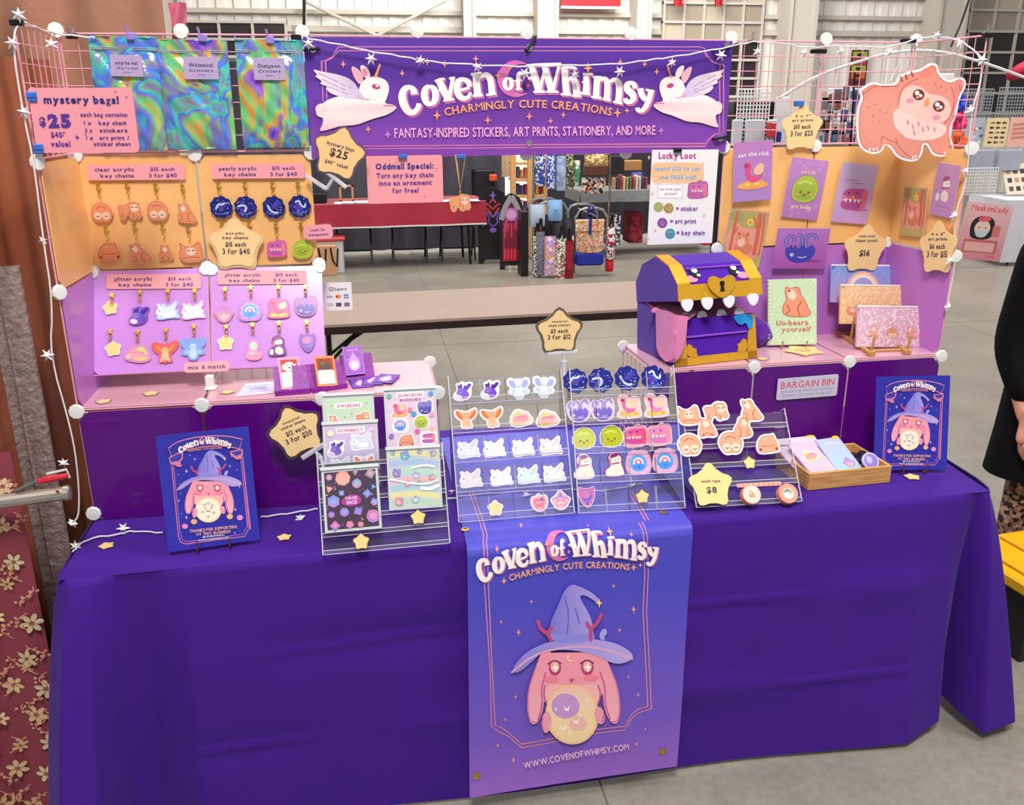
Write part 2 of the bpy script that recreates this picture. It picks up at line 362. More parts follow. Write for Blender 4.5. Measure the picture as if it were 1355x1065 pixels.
def dr_face(a,o=BO,l=BL):
    for k in(-1,1): a.ell(k*.36,-.3,.34,.34,BC); a.line([(k*.36-.16,-.3),(k*.36,-.4),(k*.36+.16,-.3)],.08,'#8d4a35',1)
    a.line([(-.45,.35),(0,.62),(.45,.35)],.07,l,1); a.ell(0,-.45,.1,.08,'#8fa3a8',n=6)
def dr_walk(a):
    a.ell(.4,.25,.36,.33,BC); face(a,.4,.35,.18); a.line([(-.1,-.3),(.05,.1),(-.05,.45)],.06,BL,1); a.line([(-.75,-.5),(-.6,-.15)],.06,BL); a.line([(.3,-.6),(.2,-.2)],.06,BL)
def dr_sit(a):
    a.ell(-.2,.4,.24,.34,BC,.3); a.ell(-.35,.62,.07,.07,'#5a2a20',n=8); a.line([(.3,-.9),(.1,-.4),(.4,0)],.07,BL,1); a.line([(-.6,-.75),(-.3,-.55),(-.5,-.2)],.07,BL,1)
def dr_dome(a):
    a.ell(-.7,-.5,.13,.13,'#8d4a35',n=8); a.ell(.7,-.5,.13,.13,'#8d4a35',n=8); a.line([(-.6,-.2),(0,-.28),(.6,-.2)],.05,BL,1); a.line([(-.3,.3),(0,.42)],.07,BC)
def dr_up(a):
    a.ell(0,.35,.3,.34,BC); a.line([(-.3,-.6),(0,-.35),(.3,-.6)],.06,BL,1); a.ell(-.4,-.62,.1,.1,'#8d4a35',n=8); a.ell(.4,-.62,.1,.1,'#8d4a35',n=8); a.line([(-.4,.1),(0,0),(.4,.1)],.05,BL,1)
def dr_sprawl(a): a.ell(0,.05,.4,.36,BC); face(a,0,.15,.2); a.line([(-.7,-.55),(0,-.4),(.7,-.55)],.06,BL,1)
def dr_bunny(a,c='#ffffff',l='#9aa0c8'):
    a.ell(.1,-.25,.6,.24,mix(c,l,.12)); a.ell(-.62,0,.3,.3,c); a.line([(-.35,.0),(-.4,-.25),(-.6,-.4)],.04,l,1); a.line([(.75,-.1),(.6,-.4)],.04,l); a.blob([(-.05,.1),(.3,.5),(.72,.88),(.6,.35),(.25,0)],mix(c,l,.25)); a.ell(-.68,.08,.08,.08,'#d8578f',n=8)
    a.line([(-.6,.3),(-.75,.7)],.1,c); a.line([(-.42,.3),(-.4,.65)],.1,mix(c,'#e9a0c0',.5)); a.line([(.05,.1),(.35,.3),(.6,.7)],.04,l,1)
def dr_moth(a,w='#9fb2ee',b='#d7e2fa'):
    for k in(-1,1): a.blob([(k*.2,.2),(k*.5,.85),(k*.9,.8),(k*.85,.3),(k*.4,0)],w); a.blob([(k*.2,-.05),(k*.8,-.1),(k*.7,-.4),(k*.3,-.4)],mix(w,b,.5)); a.line([(k*.3,.2),(k*.75,.7)],.06,mix(w,'#c070d0',.4))
    a.ell(0,-.4,.32,.45,b); a.ell(0,.2,.28,.3,b); a.ell(-.1,.2,.05,.06,'#504080',n=6); a.ell(.1,.2,.05,.06,'#504080',n=6); a.line([(-.25,-.45),(.25,-.45)],.05,'#e8d090')
def dr_fox(a,w='#f0633a',b='#f7b68e'):
    for k in(-1,1): a.blob([(k*.15,0),(k*.45,.6),(k*.9,.85),(k*.9,.5),(k*.55,0)],w); a.line([(k*.25,.1),(k*.7,.6)],.09,'#ffb050'); a.ell(k*.3,-.6,.13,.16,b,n=8)
    a.ell(0,-.25,.3,.42,b); a.ell(0,.2,.26,.26,b); a.blob([(-.2,.35),(-.22,.65),(-.05,.45)],w,1); a.blob([(.2,.35),(.22,.65),(.05,.45)],w,1); a.ell(-.1,.2,.05,.05,'#802020',n=6); a.ell(.1,.2,.05,.05,'#802020',n=6)
def dr_cater(a):
    a.blob([(-.85,-.3),(-.5,.5),(0,.5),(.2,.1),(-.1,-.2)],'#cfd08a'); a.blob([(-.8,-.5),(-.6,.1),(-.1,.2),(.5,.35),(.8,-.1),(.4,-.4),(-.2,-.6)],'#f2a0ac'); a.blob([(-.85,-.45),(-.5,-.35),(.3,-.35),(.3,-.5),(-.3,-.65)],'#e8c07a'); a.line([(-.5,0),(0,.1),(.5,.1)],.07,'#e0708c',1); a.ell(.75,-.25,.16,.16,'#f7cdb4')
def dr_hydra(a,c='#6a58c4',d='#3f2f9c'):
    for p in ([(-.62,.0),(-.86,.42),(-.66,.78),(-.38,.66),(-.40,.36)],[(-.12,0),(.06,.34),(.0,.72),(-.26,.80)],[(.34,0),(.18,.38),(.34,.82),(.72,.80),(.80,.48)]): a.line(p,.17,d,2); a.line(p,.09,mix(c,'#ffffff',.25),2)
    for x in(-.5,-.3,.02,.16,.5,.62): a.poly([(x-.09,-.0),(x+.09,-.0),(x,.28)],d)
    a.blob([(-.82,.12),(-.78,-.45),(-.35,-.86),(.35,-.86),(.78,-.45),(.82,.12),(.3,.02),(-.3,.02)],lambda x,y:mix(c,d,max(0,min(1,.5-.6*y))))
    a.ell(-.42,-.38,.10,.10,'#ffffff',n=10); a.ell(-.40,-.38,.05,.05,'#20104a',n=8); a.line([(-.1,-.5),(.12,-.58),(.36,-.46)],.07,'#c8b8ff',1)
def dr_bat(a,p='#6a3fb4'):
    for q in ([(-.02,.1),(.1,.62),(.35,.5),(.55,.78),(.92,.70),(.6,.25),(.3,.0)],[(-.4,.1),(-.62,.62),(-.35,.6),(-.15,.85),(-.02,.4)]): a.blob(q,mix(p,'#2a0f6a',.35),1); a.line([q[0],q[1]],.04,'#b08ae8'); 
    a.blob([(-.75,-.15),(-.5,.2),(-.1,.3),(.35,.1),(.62,-.3),(.5,-.68),(.0,-.82),(-.5,-.72)],lambda x,y:mix('#8a62d8',p,max(0,min(1,.5+.5*x)))); a.blob([(-.9,-.75),(-.85,-.35),(-.45,-.3),(-.1,-.6),(-.35,-.88)],'#ddd2f2')
    a.ell(-.32,.05,.27,.24,'#9a78dc'); a.poly([(-.55,.2),(-.52,.48),(-.36,.28)],p); a.poly([(-.2,.26),(-.08,.46),(-.06,.18)],p); a.ell(-.42,.04,.06,.08,'#240a40',n=8); a.ell(-.22,.06,.06,.08,'#240a40',n=8); a.ell(-.33,-.06,.04,.03,'#f0a0c8',n=6)
def dr_drake(a,c='#e8508c'):
    a.blob([(-.9,-.7),(-.6,-.35),(0,-.4),(.6,-.35),(.95,-.7),(0,-.8)],'#f5b04a'); a.blob([(-.6,.65),(-.25,.75),(-.15,.4),(-.3,.1),(.1,-.2),(.6,-.1),(.75,.3),(.45,-.45),(-.2,-.55),(-.5,-.1)],c); a.blob([(-.05,0),(.1,.5),(.6,.7),(.75,.3),(.5,-.1)],'#f8c8a8'); a.blob([(-.7,.5),(-.55,.75),(-.3,.6),(-.4,.4)],'#c02858'); a.ell(.2,-.6,.2,.08,'#ffe080',n=8); a.ell(-.4,-.6,.2,.08,'#ffe080',n=8)
def dr_slime(a,c='#b9cf3e',d='#8da62a'):
    a.blob([(-.75,-.2),(-.65,.35),(0,.68),(.6,.4),(.78,-.15),(.5,-.6),(-.3,-.68),(-.7,-.45)],lambda x,y:mix(c,d,.4-.4*y)); a.line([(-.5,.3),(0,.5),(.45,.3)],.1,'#dbe87a',1); a.ell(-.28,-.2,.07,.08,'#40501a',n=8); a.ell(.28,-.2,.07,.08,'#40501a',n=8); a.line([(-.12,-.32),(0,-.4),(.12,-.32)],.06,'#40501a',1); a.ell(.45,-.33,.13,.09,'#e8a070',n=8); a.ell(-.45,-.33,.13,.09,'#e8a070',n=8)
def dr_chest(a,c='#c763b4',g='#f0809a'):
    a.blob([(-.8,.05),(-.75,.4),(-.4,.55),(.7,.6),(.85,.4),(.8,.05)],c,1); a.blob([(-.8,-.1),(-.8,-.65),(.75,-.7),(.8,-.1)],mix(c,'#802080',.25),1); a.blob([(.5,.55),(.8,.6),(.9,.3),(.85,-.7),(.55,-.7)],g,1); a.line([(-.8,0),(.5,0)],.1,g)
    for x in(-.5,-.2,.1,.35): a.poly([(x-.1,-.05),(x+.1,-.05),(x,-.28)],'#ffffff')
    a.ell(-.1,.05,.14,.14,'#f58a60',n=8); a.ell(-.4,.3,.07,.07,'#5a1060',n=8); a.ell(.15,.32,.07,.07,'#5a1060',n=8)
def dr_rainb(a,c='#56a8ee',r='#e9a4d2'):
    a.poly([(math.cos(t*PI/8)*(.9 if t%2 else .72),.05+math.sin(t*PI/8)*(.9 if t%2 else .72)*.95) for t in range(16)],r); a.ell(0,-.02,.68,.66,c,n=20); a.ell(0,.0,.42,.42,'#fbe3ee',n=16); a.ell(0,-.02,.3,.3,'#e8708c'); a.ell(0,-.3,.5,.28,'#4f94ea'); a.ell(0,.05,.12,.1,'#ffffff',n=8); a.line([(-.15,-.3),(0,-.38),(.15,-.3)],.05,'#2040a0',1)
def dr_dog(a,h='#a83c96'):
    a.blob([(-.3,-.1),(.35,-.1),(.5,-.85),(-.3,-.85)],'#f6ead8'); a.ell(-.65,-.6,.2,.28,'#f3e6d4'); a.ell(.05,.35,.36,.34,'#fbf2e4'); a.blob([(-.45,.5),(-.3,.9),(.2,.95),(.3,.7),(-.1,.55)],h); a.blob([(-.5,.5),(-.35,.6),(-.3,-.1),(-.5,0)],'#d88898'); a.line([(-.3,.05),(.35,.15)],.12,h); a.ell(0,.38,.05,.05,'#402030',n=6); a.ell(.25,.42,.05,.05,'#402030',n=6); a.line([(0,-.4),(0,-.85)],.05,'#cbb8a8')
def dr_gem(a,c='#e890a8'):
    a.blob([(-.28,.3),(0,.9),(.28,.3)],'#a988d8',1); a.line([(-.85,.12),(-.3,.28),(.3,.28),(.85,.12)],.16,'#b394dc',1); a.blob([(-.6,.1),(.6,.1),(.5,-.6),(0,-.85),(-.5,-.6)],c,1); a.poly([(0,.1),(.35,-.4),(-.35,-.4)],mix(c,'#ffffff',.35)); a.line([(-.55,-.05),(0,-.75),(.55,-.05)],.05,'#ffffff')
def dr_galaxy(a,gk=0):
    k=gk; rnd=random.Random(k)
    for i in range(3): a.ell(rnd.uniform(-.35,.35),rnd.uniform(-.4,.4),.3,.2,mix('#2340b8','#6a2fa0',rnd.random()*.7),rnd.random()*3)
    for i in range(26):
        t=rnd.random()*6.28;q=.78*rnd.random()**.5; a.ell(q*math.cos(t),q*math.sin(t),.035,.035,rnd.choice(['#ffffff','#a8c8ff','#7fa4ff','#d8a0f0']),n=5)
    p=[[(-.45,-.1),(-.2,.3),(.05,.2),(.3,.35)],[(-.6,.1),(-.1,.2),(.1,.0),(-.05,-.35)],[(-.5,.15),(-.3,-.3),(.1,-.5),(.3,-.45)],[(-.3,.4),(.0,.55),(.1,.1),(.45,-.1),(.5,.2)]][k%4]
    a.caps(p,.15,'#c8d8f8'); a.line([(-.6,-.5),(0,-.62),(.6,-.45)],.05,'#7890e0',1)
def dr_mush(a): a.ell(0,.45,.34,.42,'#b8dcc8'); a.ell(-.1,.35,.1,.1,'#e4f3e8',n=8); a.ell(.15,.6,.08,.08,'#e4f3e8',n=8); a.ell(0,-.45,.55,.38,'#f09ab4'); a.ell(-.15,-.3,.28,.2,'#f8c0d0'); a.line([(-.4,-.6),(0,-.5),(.4,-.65)],.06,'#d05a88',1)
def dr_owlhead(a): a.blob([(-.55,.7),(.55,.7),(.5,-.2),(0,-.75),(-.5,-.2)],lambda x,y:mix('#c076c8','#6a70dc',.5-.5*y)); a.ell(-.1,.25,.4,.38,'#cf7fb8'); a.line([(-.4,-.1),(0,-.3),(.45,.1)],.06,'#5a3a9a',1); a.ell(0,-.65,.08,.08,'#302060',n=8)
def dr_apple(a): a.blob([(-.75,.35),(-.1,.5),(.6,.5),(.65,-.3),(.1,-.75),(-.6,-.6)],lambda x,y:mix('#f06a80','#f4a0b8',.5-.5*y)); a.ell(.3,.35,.25,.2,'#9a78c0'); a.line([(-.4,0),(.3,.05)],.08,'#ffe8d0'); a.line([(-.4,-.35),(.2,-.3)],.06,'#d84868')
def dr_star(a,c='#f8d48a'): a.poly([(x*.88,y*.88) for x,y in OUT['star']],c)
DR=dict(face=dr_face,walk=dr_walk,sit=dr_sit,dome=dr_dome,up=dr_up,sprawl=dr_sprawl,bunny=dr_bunny,bat=dr_bat,moth=dr_moth,fox=dr_fox,cater=dr_cater,hydra=dr_hydra,drake=dr_drake,slime=dr_slime,chest=dr_chest,rainb=dr_rainb,dog=dr_dog,gem=dr_gem,galaxy=dr_galaxy,mush=dr_mush,owlhead=dr_owlhead,apple=dr_apple,star=dr_star)
BEARS=('face','walk','sit','dome','up','sprawl')
FILL=dict(galaxy='#141c78',star='#f8d48a',bunny='#f4f2fa',slime='#b9cf3e')
def outl(k): return OUT[k] if k in('galaxy','star') else chaikin(OUT[k],2)
def body(a,k,border=None,bcol='#ffffff',fill=None,line=None,**kw):
    """draw creature k in the current unit box: border, body colour, then its details"""
    p=outl(k)
    if border: a.poly(offset(p,border),bcol)
    if k in BEARS:
        a.poly(p,line or BL); a.poly(offset(p,-.05),fill or BO)
    else:
        f=fill or FILL.get(k,bcol)
        if k not in('galaxy','star'): a.poly(p,mix(f,'#5a4088',.45)); a.poly(offset(p,-.045),f)
        else: a.poly(p,f)
    DR[k](a,**kw)
# ------------------------------------------------------------------ the stall's lettering, drawn as thick strokes (y down)
TITLE=[ # list of (closed?, [(x,y,w)...])
 [(325,440,62),(318,392,52),(285,372,38),(240,385,55),(212,445,66),(230,535,72),(275,600,62),(325,605,48),(362,560,50),(368,520,44)],
 [(465,365,30),(428,380,52),(410,440,64),(428,510,58),(465,532,34),(502,512,52),(520,445,64),(502,385,54),(465,365,30)],
 [(548,315,62),(585,400,62),(628,480,66)],[(672,300,34),(652,400,36),(636,480,40)],[(508,322,16),(555,305,26),(598,300,20)],[(638,298,20),(690,288,22)],[(585,497,20),(682,482,24)],[(545,408,16),(580,400,30)],
 [(700,408,22),(760,398,30),(822,378,22)],[(822,372,40),(812,325,50),(765,300,34),(722,318,56),(705,385,60),(722,455,58),(775,482,42),(815,462,34),(830,420,26)],
 [(878,262,58),(884,350,60),(892,445,62)],[(832,262,22),(880,252,22),(925,248,24)],[(900,310,22),(935,268,36),(980,262,50),(1012,310,58),(1020,430,58)],[(850,455,22),(938,445,24)],[(968,446,22),(1058,432,24)],[(850,350,18),(880,346,26)],
 [(1168,292,20),(1142,305,34),(1132,345,42),(1145,385,34),(1168,395,22),(1192,382,34),(1202,340,42),(1192,303,34),(1168,292,20)],
 [(1290,262,26),(1282,245,26),(1262,250,32),(1255,300,34),(1258,385,34)],[(1222,320,16),(1292,312,16)],[(1232,397,16),(1292,392,16)],
 [(1330,182,22),(1420,172,22),(1640,166,22)],[(1372,185,50),(1405,290,62),(1440,405,64)],[(1498,185,24),(1475,290,26),(1450,405,30)],[(1488,185,50),(1520,290,62),(1555,405,64)],[(1622,180,26),(1595,290,28),(1565,405,32)],[(1392,418,22),(1495,414,22)],[(1505,416,22),(1615,416,22)],[(1345,300,20),(1375,290,28)],
 [(1672,215,58),(1680,330,60),(1690,430,62)],[(1642,215,20),(1660,196,26),(1760,198,26),(1775,215,20)],[(1700,320,24),(1740,285,40),(1768,320,58),(1780,440,60)],[(1637,438,22),(1730,440,24)],[(1738,452,22),(1818,455,24)],
 [(1862,275,46),(1868,350,56),(1862,425,58)],[(1835,258,20),(1922,258,22)],[(1812,428,22),(1898,438,24)],[(1828,330,16),(1860,330,30)],
 [(1962,295,54),(1955,380,56),(1950,465,58)],[(1925,285,20),(2000,285,22)],[(1975,330,22),(2005,296,34),(2048,305,50),(2056,380,58),(2046,478,58)],[(2070,340,22),(2100,308,34),(2150,312,52),(2165,390,58),(2152,500,58)],[(1908,462,22),(2002,474,24)],[(2012,482,22),(2082,494,24)],[(2105,506,22),(2190,520,24)],
 [(2302,388,44),(2298,345,40),(2262,332,34),(2228,352,50),(2232,400,60),(2275,428,62),(2292,475,54),(2262,512,40),(2222,505,42),(2212,475,44)],
 [(2348,405,50),(2362,455,54),(2395,490,40)],[(2442,415,46),(2425,480,50),(2400,545,50),(2365,590,40),(2325,585,36),(2322,558,40)],[(2320,400,18),(2375,392,22)],[(2395,398,20),(2470,412,22)]]
def title(a,shadow=True):
    """wordmark in its own coords (x 185..2467, y 160..640, y down)"""
    for dx,dy,dw,c in (((12,12,12,'#d86fb8'),(0,0,0,'#fbf6f4')) if shadow else ((0,0,0,'#fbf6f4'),)):
        if c=='#fbf6f4': # the moon sits behind the white letters
            cx,cy,R=1235,300,165; o=[(cx+R*math.cos(t),cy+R*math.sin(t)) for t in [math.radians(45+i*270/22) for i in range(23)]]; i_=[(cx+60+R*.80*math.cos(t),cy+R*.80*math.sin(t)) for t in [math.radians(300-i*240/22) for i in range(23)]]
            a.poly(o+i_,'#d86fb8')
        for st in TITLE: a.line([(x+dx,y+dy,w+dw) for x,y,w in st],20,c,2)
    for x,y,r,c in((1075,270,42,'#f9a468'),(1175,205,30,'#f9a468'),(1880,205,55,'#f9a468'),(1343,362,34,'#f48fa0')): a.spark(x,y,r,c)
def tagline(a):
    """second line of the wordmark, same coords"""
    arc=lambda x: ((x-1350)/750)**2*75
    a.text('CHARMINGLY CUTE CREATIONS',1345,558,72,'#f9a774','c',.02,w=1490,arc=arc,up=-1)
    a.spark(528,628,50,'#f9a774'); a.spark(2145,605,50,'#f9a774'); a.spark(2230,585,32,'#f9a774')
# winged rabbit of the top sign (crop coords x 35..370, y 240..520, y down)
def winged(a):
    a.blob([(70,410),(60,425),(52,440),(62,455),(82,458),(80,485),(62,515),(120,500),(150,490),(210,488),(255,470),(290,458),(330,448),(368,425),(362,408),(318,405),(330,380),(340,345),(330,315),(300,300),(262,298),(228,320),(215,370),(150,372),(100,388)],lambda x,y:mix('#fbeeee','#f49ab8',max(0,min(1,max(0,min(1,(y-455)/80))*.8+max(0,(x-325)/50)*.5))))
    a.ell(75,425,24,22,'#f9dde6'); a.blob([(228,335),(205,310),(190,270),(195,255),(225,275),(240,300)],'#f5b8cc'); a.blob([(245,310),(225,270),(228,250),(255,265),(268,298)],'#fbe6ea'); a.blob([(240,300),(232,275),(236,262),(250,272),(258,296)],'#f08fb0')
    a.poly([(278,300),(300,248),(306,252),(290,303)],'#f7a080')
    a.blob([(38,268),(70,278),(150,292),(200,315),(225,360),(248,390),(200,385),(150,378),(110,365),(90,345),(100,338),(65,325),(80,318),(45,295),(62,296)],lambda x,y:mix('#f7e6ee','#c9b6e4',max(0,min(1,(x-60)/200))))
    for p in ([(60,285),(130,315),(190,345)],[(75,308),(130,335),(185,358)],[(95,335),(140,352),(180,368)]): a.line(p,4,'#b49ad0',1)
    a.ell(287,338,17,10,'#c0447c',.2); a.ell(291,335,6,4,'#ffffff',.2,8); a.line([(315,410),(340,412),(362,412)],4,'#d8709c',1); a.line([(215,370),(228,385),(262,388)],4,'#e8a0b8',1)
# rabbit witch (coords x 215..640, y 325..835, y down)
def witch(a,coin=False):
    sh=lambda c1,c2,y0,y1:(lambda x,y:mix(c1,c2,max(0,min(1,(y-y0)/(y1-y0)))))
    a.ell(420,640,108,100,sh('#f8a8b4','#f9c6c0',560,740),n=24)
    a.rect(335,540,505,640,'#f59cb0')
    for m in(0,1):
        f=(lambda x:x) if not m else (lambda x:845-x+8)
        a.blob([(f(330),520),(f(302),580),(f(278),650),(f(268),720),(f(280),765),(f(305),760),(f(325),715),(f(328),660),(f(352),600),(f(360),540)],sh('#f59ab0','#f7b4c4',560,760)); a.line([(f(335),600),(f(318),650),(f(322),700),(f(305),750)],5,'#d0509a',1); a.line([(f(300),590),(f(276),650),(f(270),720),(f(282),758),(f(305),757)],5,'#e07aa8',2)
    a.line([(330,640),(326,680),(345,710)],5,'#d0509a',1); a.line([(510,640),(520,670),(505,710)],5,'#d0509a',1)
    for x in(366,476): a.ell(x,587,21,24,'#b43c7c'); a.ell(x,583,15,18,'#f6b7a8'); a.spark(x+2,586,17,'#ffffff'); a.line([(x-24,575),(x,562),(x+22,574)],5,'#8a2c68',1)
    a.ell(352,622,26,10,'#f4869c'); a.ell(490,618,26,10,'#f4869c'); a.poly([(412,622),(432,620),(422,633)],'#c04878')
    a.line([(414,548),(408,556),(414,566),(426,564)],4,'#f8e8c0',1)
    a.blob([(215,600),(250,550),(305,518),(370,500),(450,496),(540,502),(600,522),(636,550),(625,568),(570,580),(500,545),(420,530),(330,530),(290,565),(245,600)],lambda x,y:mix('#8f83dc','#b7a8ec',max(0,min(1,(x-220)/400))))
    a.line([(218,600),(300,540),(420,520),(520,524),(632,562)],6,'#e4a8c8',2)
    a.blob([(355,505),(350,450),(385,390),(405,345),(430,325),(455,330),(500,352),(525,375),(522,392),(500,372),(470,358),(455,365),(490,420),(500,460),(500,505),(430,512)],lambda x,y:mix('#7f79d6','#a89ae8',max(0,min(1,(x-360)/130))))
    a.line([(405,360),(420,420),(410,480)],5,'#6a62c4',1); a.line([(440,400),(455,450)],5,'#6a62c4'); a.line([(352,488),(425,500),(502,488)],20,'#8d8be6',1); a.spark(524,386,16,'#ffd28a')
    for p in ([(355,500),(345,480),(320,465),(312,440)],[(342,478),(358,462)],[(490,500),(492,465),(515,450),(530,422)],[(490,466),(480,448)]): a.caps(p,12,'#c04a86')
    for q in(0,1): a.blob([(522,478),(540+q*2,462),(548,480),(536,492),(542,502),(520,500)],'#a6a2f0',1)
    if coin: a.ell(420,735,84,86,'#f7e3b8',n=28); a.ell(420,735,74,76,'#fbf3da',n=28); 
    else: a.ell(420,732,90,94,'#f9c9a0',n=28); a.ell(420,732,82,86,lambda x,y:mix('#f4b7c8','#f9dcae',max(0,min(1,abs(x-420)/90+max(0,(y-730)/110)))),n=28); a.ell(398,705,48,40,'#c998d8'); a.ell(440,760,30,24,'#f3bfb8')
    if coin:
        for x,y in ((395,700),(445,705),(385,750),(455,755),(420,780),(420,690)): a.ell(x,y,12,10,'#c9c9d0'); 
        a.ell(400,722,5,5,'#504860',n=6); a.ell(440,722,5,5,'#504860',n=6); a.line([(408,738),(420,748),(432,738)],5,'#504860',1)
    else:
        for x,y in ((402,712),(432,752),(388,772)): a.poly([(x-12,y-8),(x,y+2),(x+12,y-10),(x+6,y+8),(x-5,y+8)],'#fdf6ee')
        for x,y in((365,714),(470,690),(448,735),(410,790)): a.spark(x,y,8,'#ffffff')
    a.ell(333,755,17,34,'#f3a2b8',.1); a.ell(512,735,17,28,'#f3a2b8',-.2); a.line([(322,740),(316,760),(324,782)],4,'#d0609c',1); a.line([(524,722),(527,738),(518,756)],4,'#d0609c',1)
# ------------------------------------------------------------------ the setting
U=.305; TZ=.74; SZ=TZ+U
def EY(x): return -.622+.0365*x          # front edge of our table
g=G(); g.box((-9,-4.5,-.12),(20,16.2,0)); 
fl,nt,b=_base('concrete'); N=nt.nodes; L=nt.links
tc=N.new('ShaderNodeTexCoord'); n1=N.new('ShaderNodeTexNoise'); n1.inputs['Scale'].default_value=1.3; n1.inputs['Detail'].default_value=8; n1.inputs['Roughness'].default_value=.65
n2=N.new('ShaderNodeTexNoise'); n2.inputs['Scale'].default_value=45; n2.inputs['Detail'].default_value=6
L.new(tc.outputs['Object'],n1.inputs['Vector']); L.new(tc.outputs['Object'],n2.inputs['Vector'])
cr=N.new('ShaderNodeValToRGB'); cr.color_ramp.elements[0].position=.3; cr.color_ramp.elements[0].color=rgb('#7a756c')+(1,); cr.color_ramp.elements[1].position=.72; cr.color_ramp.elements[1].color=rgb('#a39d92')+(1,)
ad=N.new('ShaderNodeMath'); ad.operation='MULTIPLY_ADD'; ad.inputs[1].default_value=.35; L.new(n2.outputs['Fac'],ad.inputs[0]); sb=N.new('ShaderNodeMath'); sb.operation='MULTIPLY'; sb.inputs[1].default_value=.65; L.new(n1.outputs['Fac'],sb.inputs[0]); L.new(sb.outputs[0],ad.inputs[2]); L.new(ad.outputs[0],cr.inputs[0]); L.new(cr.outputs[0],b.inputs['Base Color'])
b.inputs['Roughness'].default_value=.32; b.inputs['Specular IOR Level'].default_value=.45
floor=struct('floor',g,fl)
g=G().col('#6a665f')
for y in(4.2,8.6,13): g.box((-9,y,0),(20,y+.006,.0006))
for x in(-3.1,1.3,5.7,10.1): g.box((x,-4.5,0),(x+.006,16,.0006))
o=build('control_joint',g,K('joint','#6a665f',.9),floor); o['kind']='structure'
# back wall of the hall: corrugated sheet, girts, columns, braces, gridded windows
WY=15.0
def wp(px,py,y=WY): return at(px,py,y=y)
g=G(); z1=7.5; xs=[-9+i*.15 for i in range(194)]
for i,x in enumerate(xs[:-1]):
    d=.0 if i%2 else .03; g.box((x,WY+d,0),(x+.15,WY+.12,z1))
wall=struct('wall_back',g,K('hall_sheet','#e6e2dc',.7,var=.05,scale=1.5))
def girt(py0,py1,n,c='#b9b2a8'):
    a=wp(600,py1);b=wp(600,py0); g=G(); g.box((-9,WY-.1,a.z),(20,WY-.02,b.z)); g.box((-9,WY-.13,a.z),(20,WY-.1,a.z+.05)); o=build('girt',g,K('steel_paint','#b9b2a8',.6),wall); return o
girt(-14,-9,0); girt(15,21,0); girt(36,44,1)
def column(px,w,slant=0):
    a=wp(px,60); g=G(); x=a.x; s=slant
    g.hexa([(x-w/2-s,WY-.6,0),(x+w/2-s,WY-.6,0),(x+w/2-s,WY-.03,0),(x-w/2-s,WY-.03,0),(x-w/2+s*.3,WY-.6,z1),(x+w/2+s*.3,WY-.6,z1),(x+w/2+s*.3,WY-.03,z1),(x-w/2+s*.3,WY-.03,z1)])
    for k in(-1,1): g.box((x+k*w*.5-.03-s*.3,WY-.66,0),(x+k*w*.5+.03-s*.3,WY-.6,z1))
    return build('steel_column',g,K('column_paint','#c4bdb3',.6),wall)
column(617,.16); column(716,.32); column(838,.22); column(1040,.5,-.0); column(1230,.55); column(240,.3)
g=G()
for p,q in(((400,0),(530,62)),((590,0),(470,62)),((403,0),(403,62))): g.tube([wp(*p,y=WY-.3),wp(*q,y=WY-.3)],.03,6)
build('cross_brace',g,K('steel_paint','#b9b2a8',.6),wall)
def window(n,px0,py0,px1,py1,nx,ny,dark=2):
    a=wp(px0,py1,WY-.1);b=wp(px1,py0,WY-.1); w=(b.x-a.x)/nx;h=(b.z-a.z)/ny
    g=G(); r=.022
    for i in range(nx+1): g.box((a.x+i*w-r,WY-.2,a.z-r),(a.x+i*w+r,WY-.1,b.z+r))
    for j in range(ny+1): g.box((a.x-r,WY-.21,a.z+j*h-r),(b.x+r,WY-.1,a.z+j*h+r))
    f=struct('window_%d'%n,g,K('window_bars','#bdb7ae',.5))
    for i in range(nx):
        for j in range(ny):
            q=G().col('#2a2122' if j<dark else ('#9c9082' if (i+j)%3 else '#b8ab9c')); q.box((a.x+i*w+r,WY-.15,a.z+j*h+r),(a.x+(i+1)*w-r,WY-.13,a.z+(j+1)*h-r)); build('pane',q,'PG',f)
window(1,872,-45,1012,128,5,7,3); window(2,1262,-40,1450,150,5,7,4); window(3,250,30,378,75,3,2,2)
g=G().col('#a01828'); a=wp(742,8,14.6);b=wp(822,-30,14.6); g.box((a.x,14.58,a.z),(b.x,14.62,b.z)); g.col('#e8e4e0'); g.box((a.x,14.57,a.z-.04),(b.x,14.63,a.z)); tag(build('wall_banner',g,P),'red banner with pale hem high on the back wall above the purple sign','banner')
for p in((892,8,905,-20),(946,8,958,-20)):
    g=G(); a=wp(p[0],p[1],14.5);b=wp(p[2],p[3],14.5); g.col('#a82030').grid(lambda u,v:(a.x+(b.x-a.x)*u,14.5+.03*math.sin(u*9),a.z+(b.z-a.z)*v),8,2); g.grid(lambda u,v:(a.x+(b.x-a.x)*u,14.52+.03*math.sin(u*9),a.z+(b.z-a.z)*v),8,2); tag(build('pennant',g,P),'small red pennant in the gridded window, %s of the two'%('left' if p[0]<900 else 'right'),'pennant','red pennants in the window')
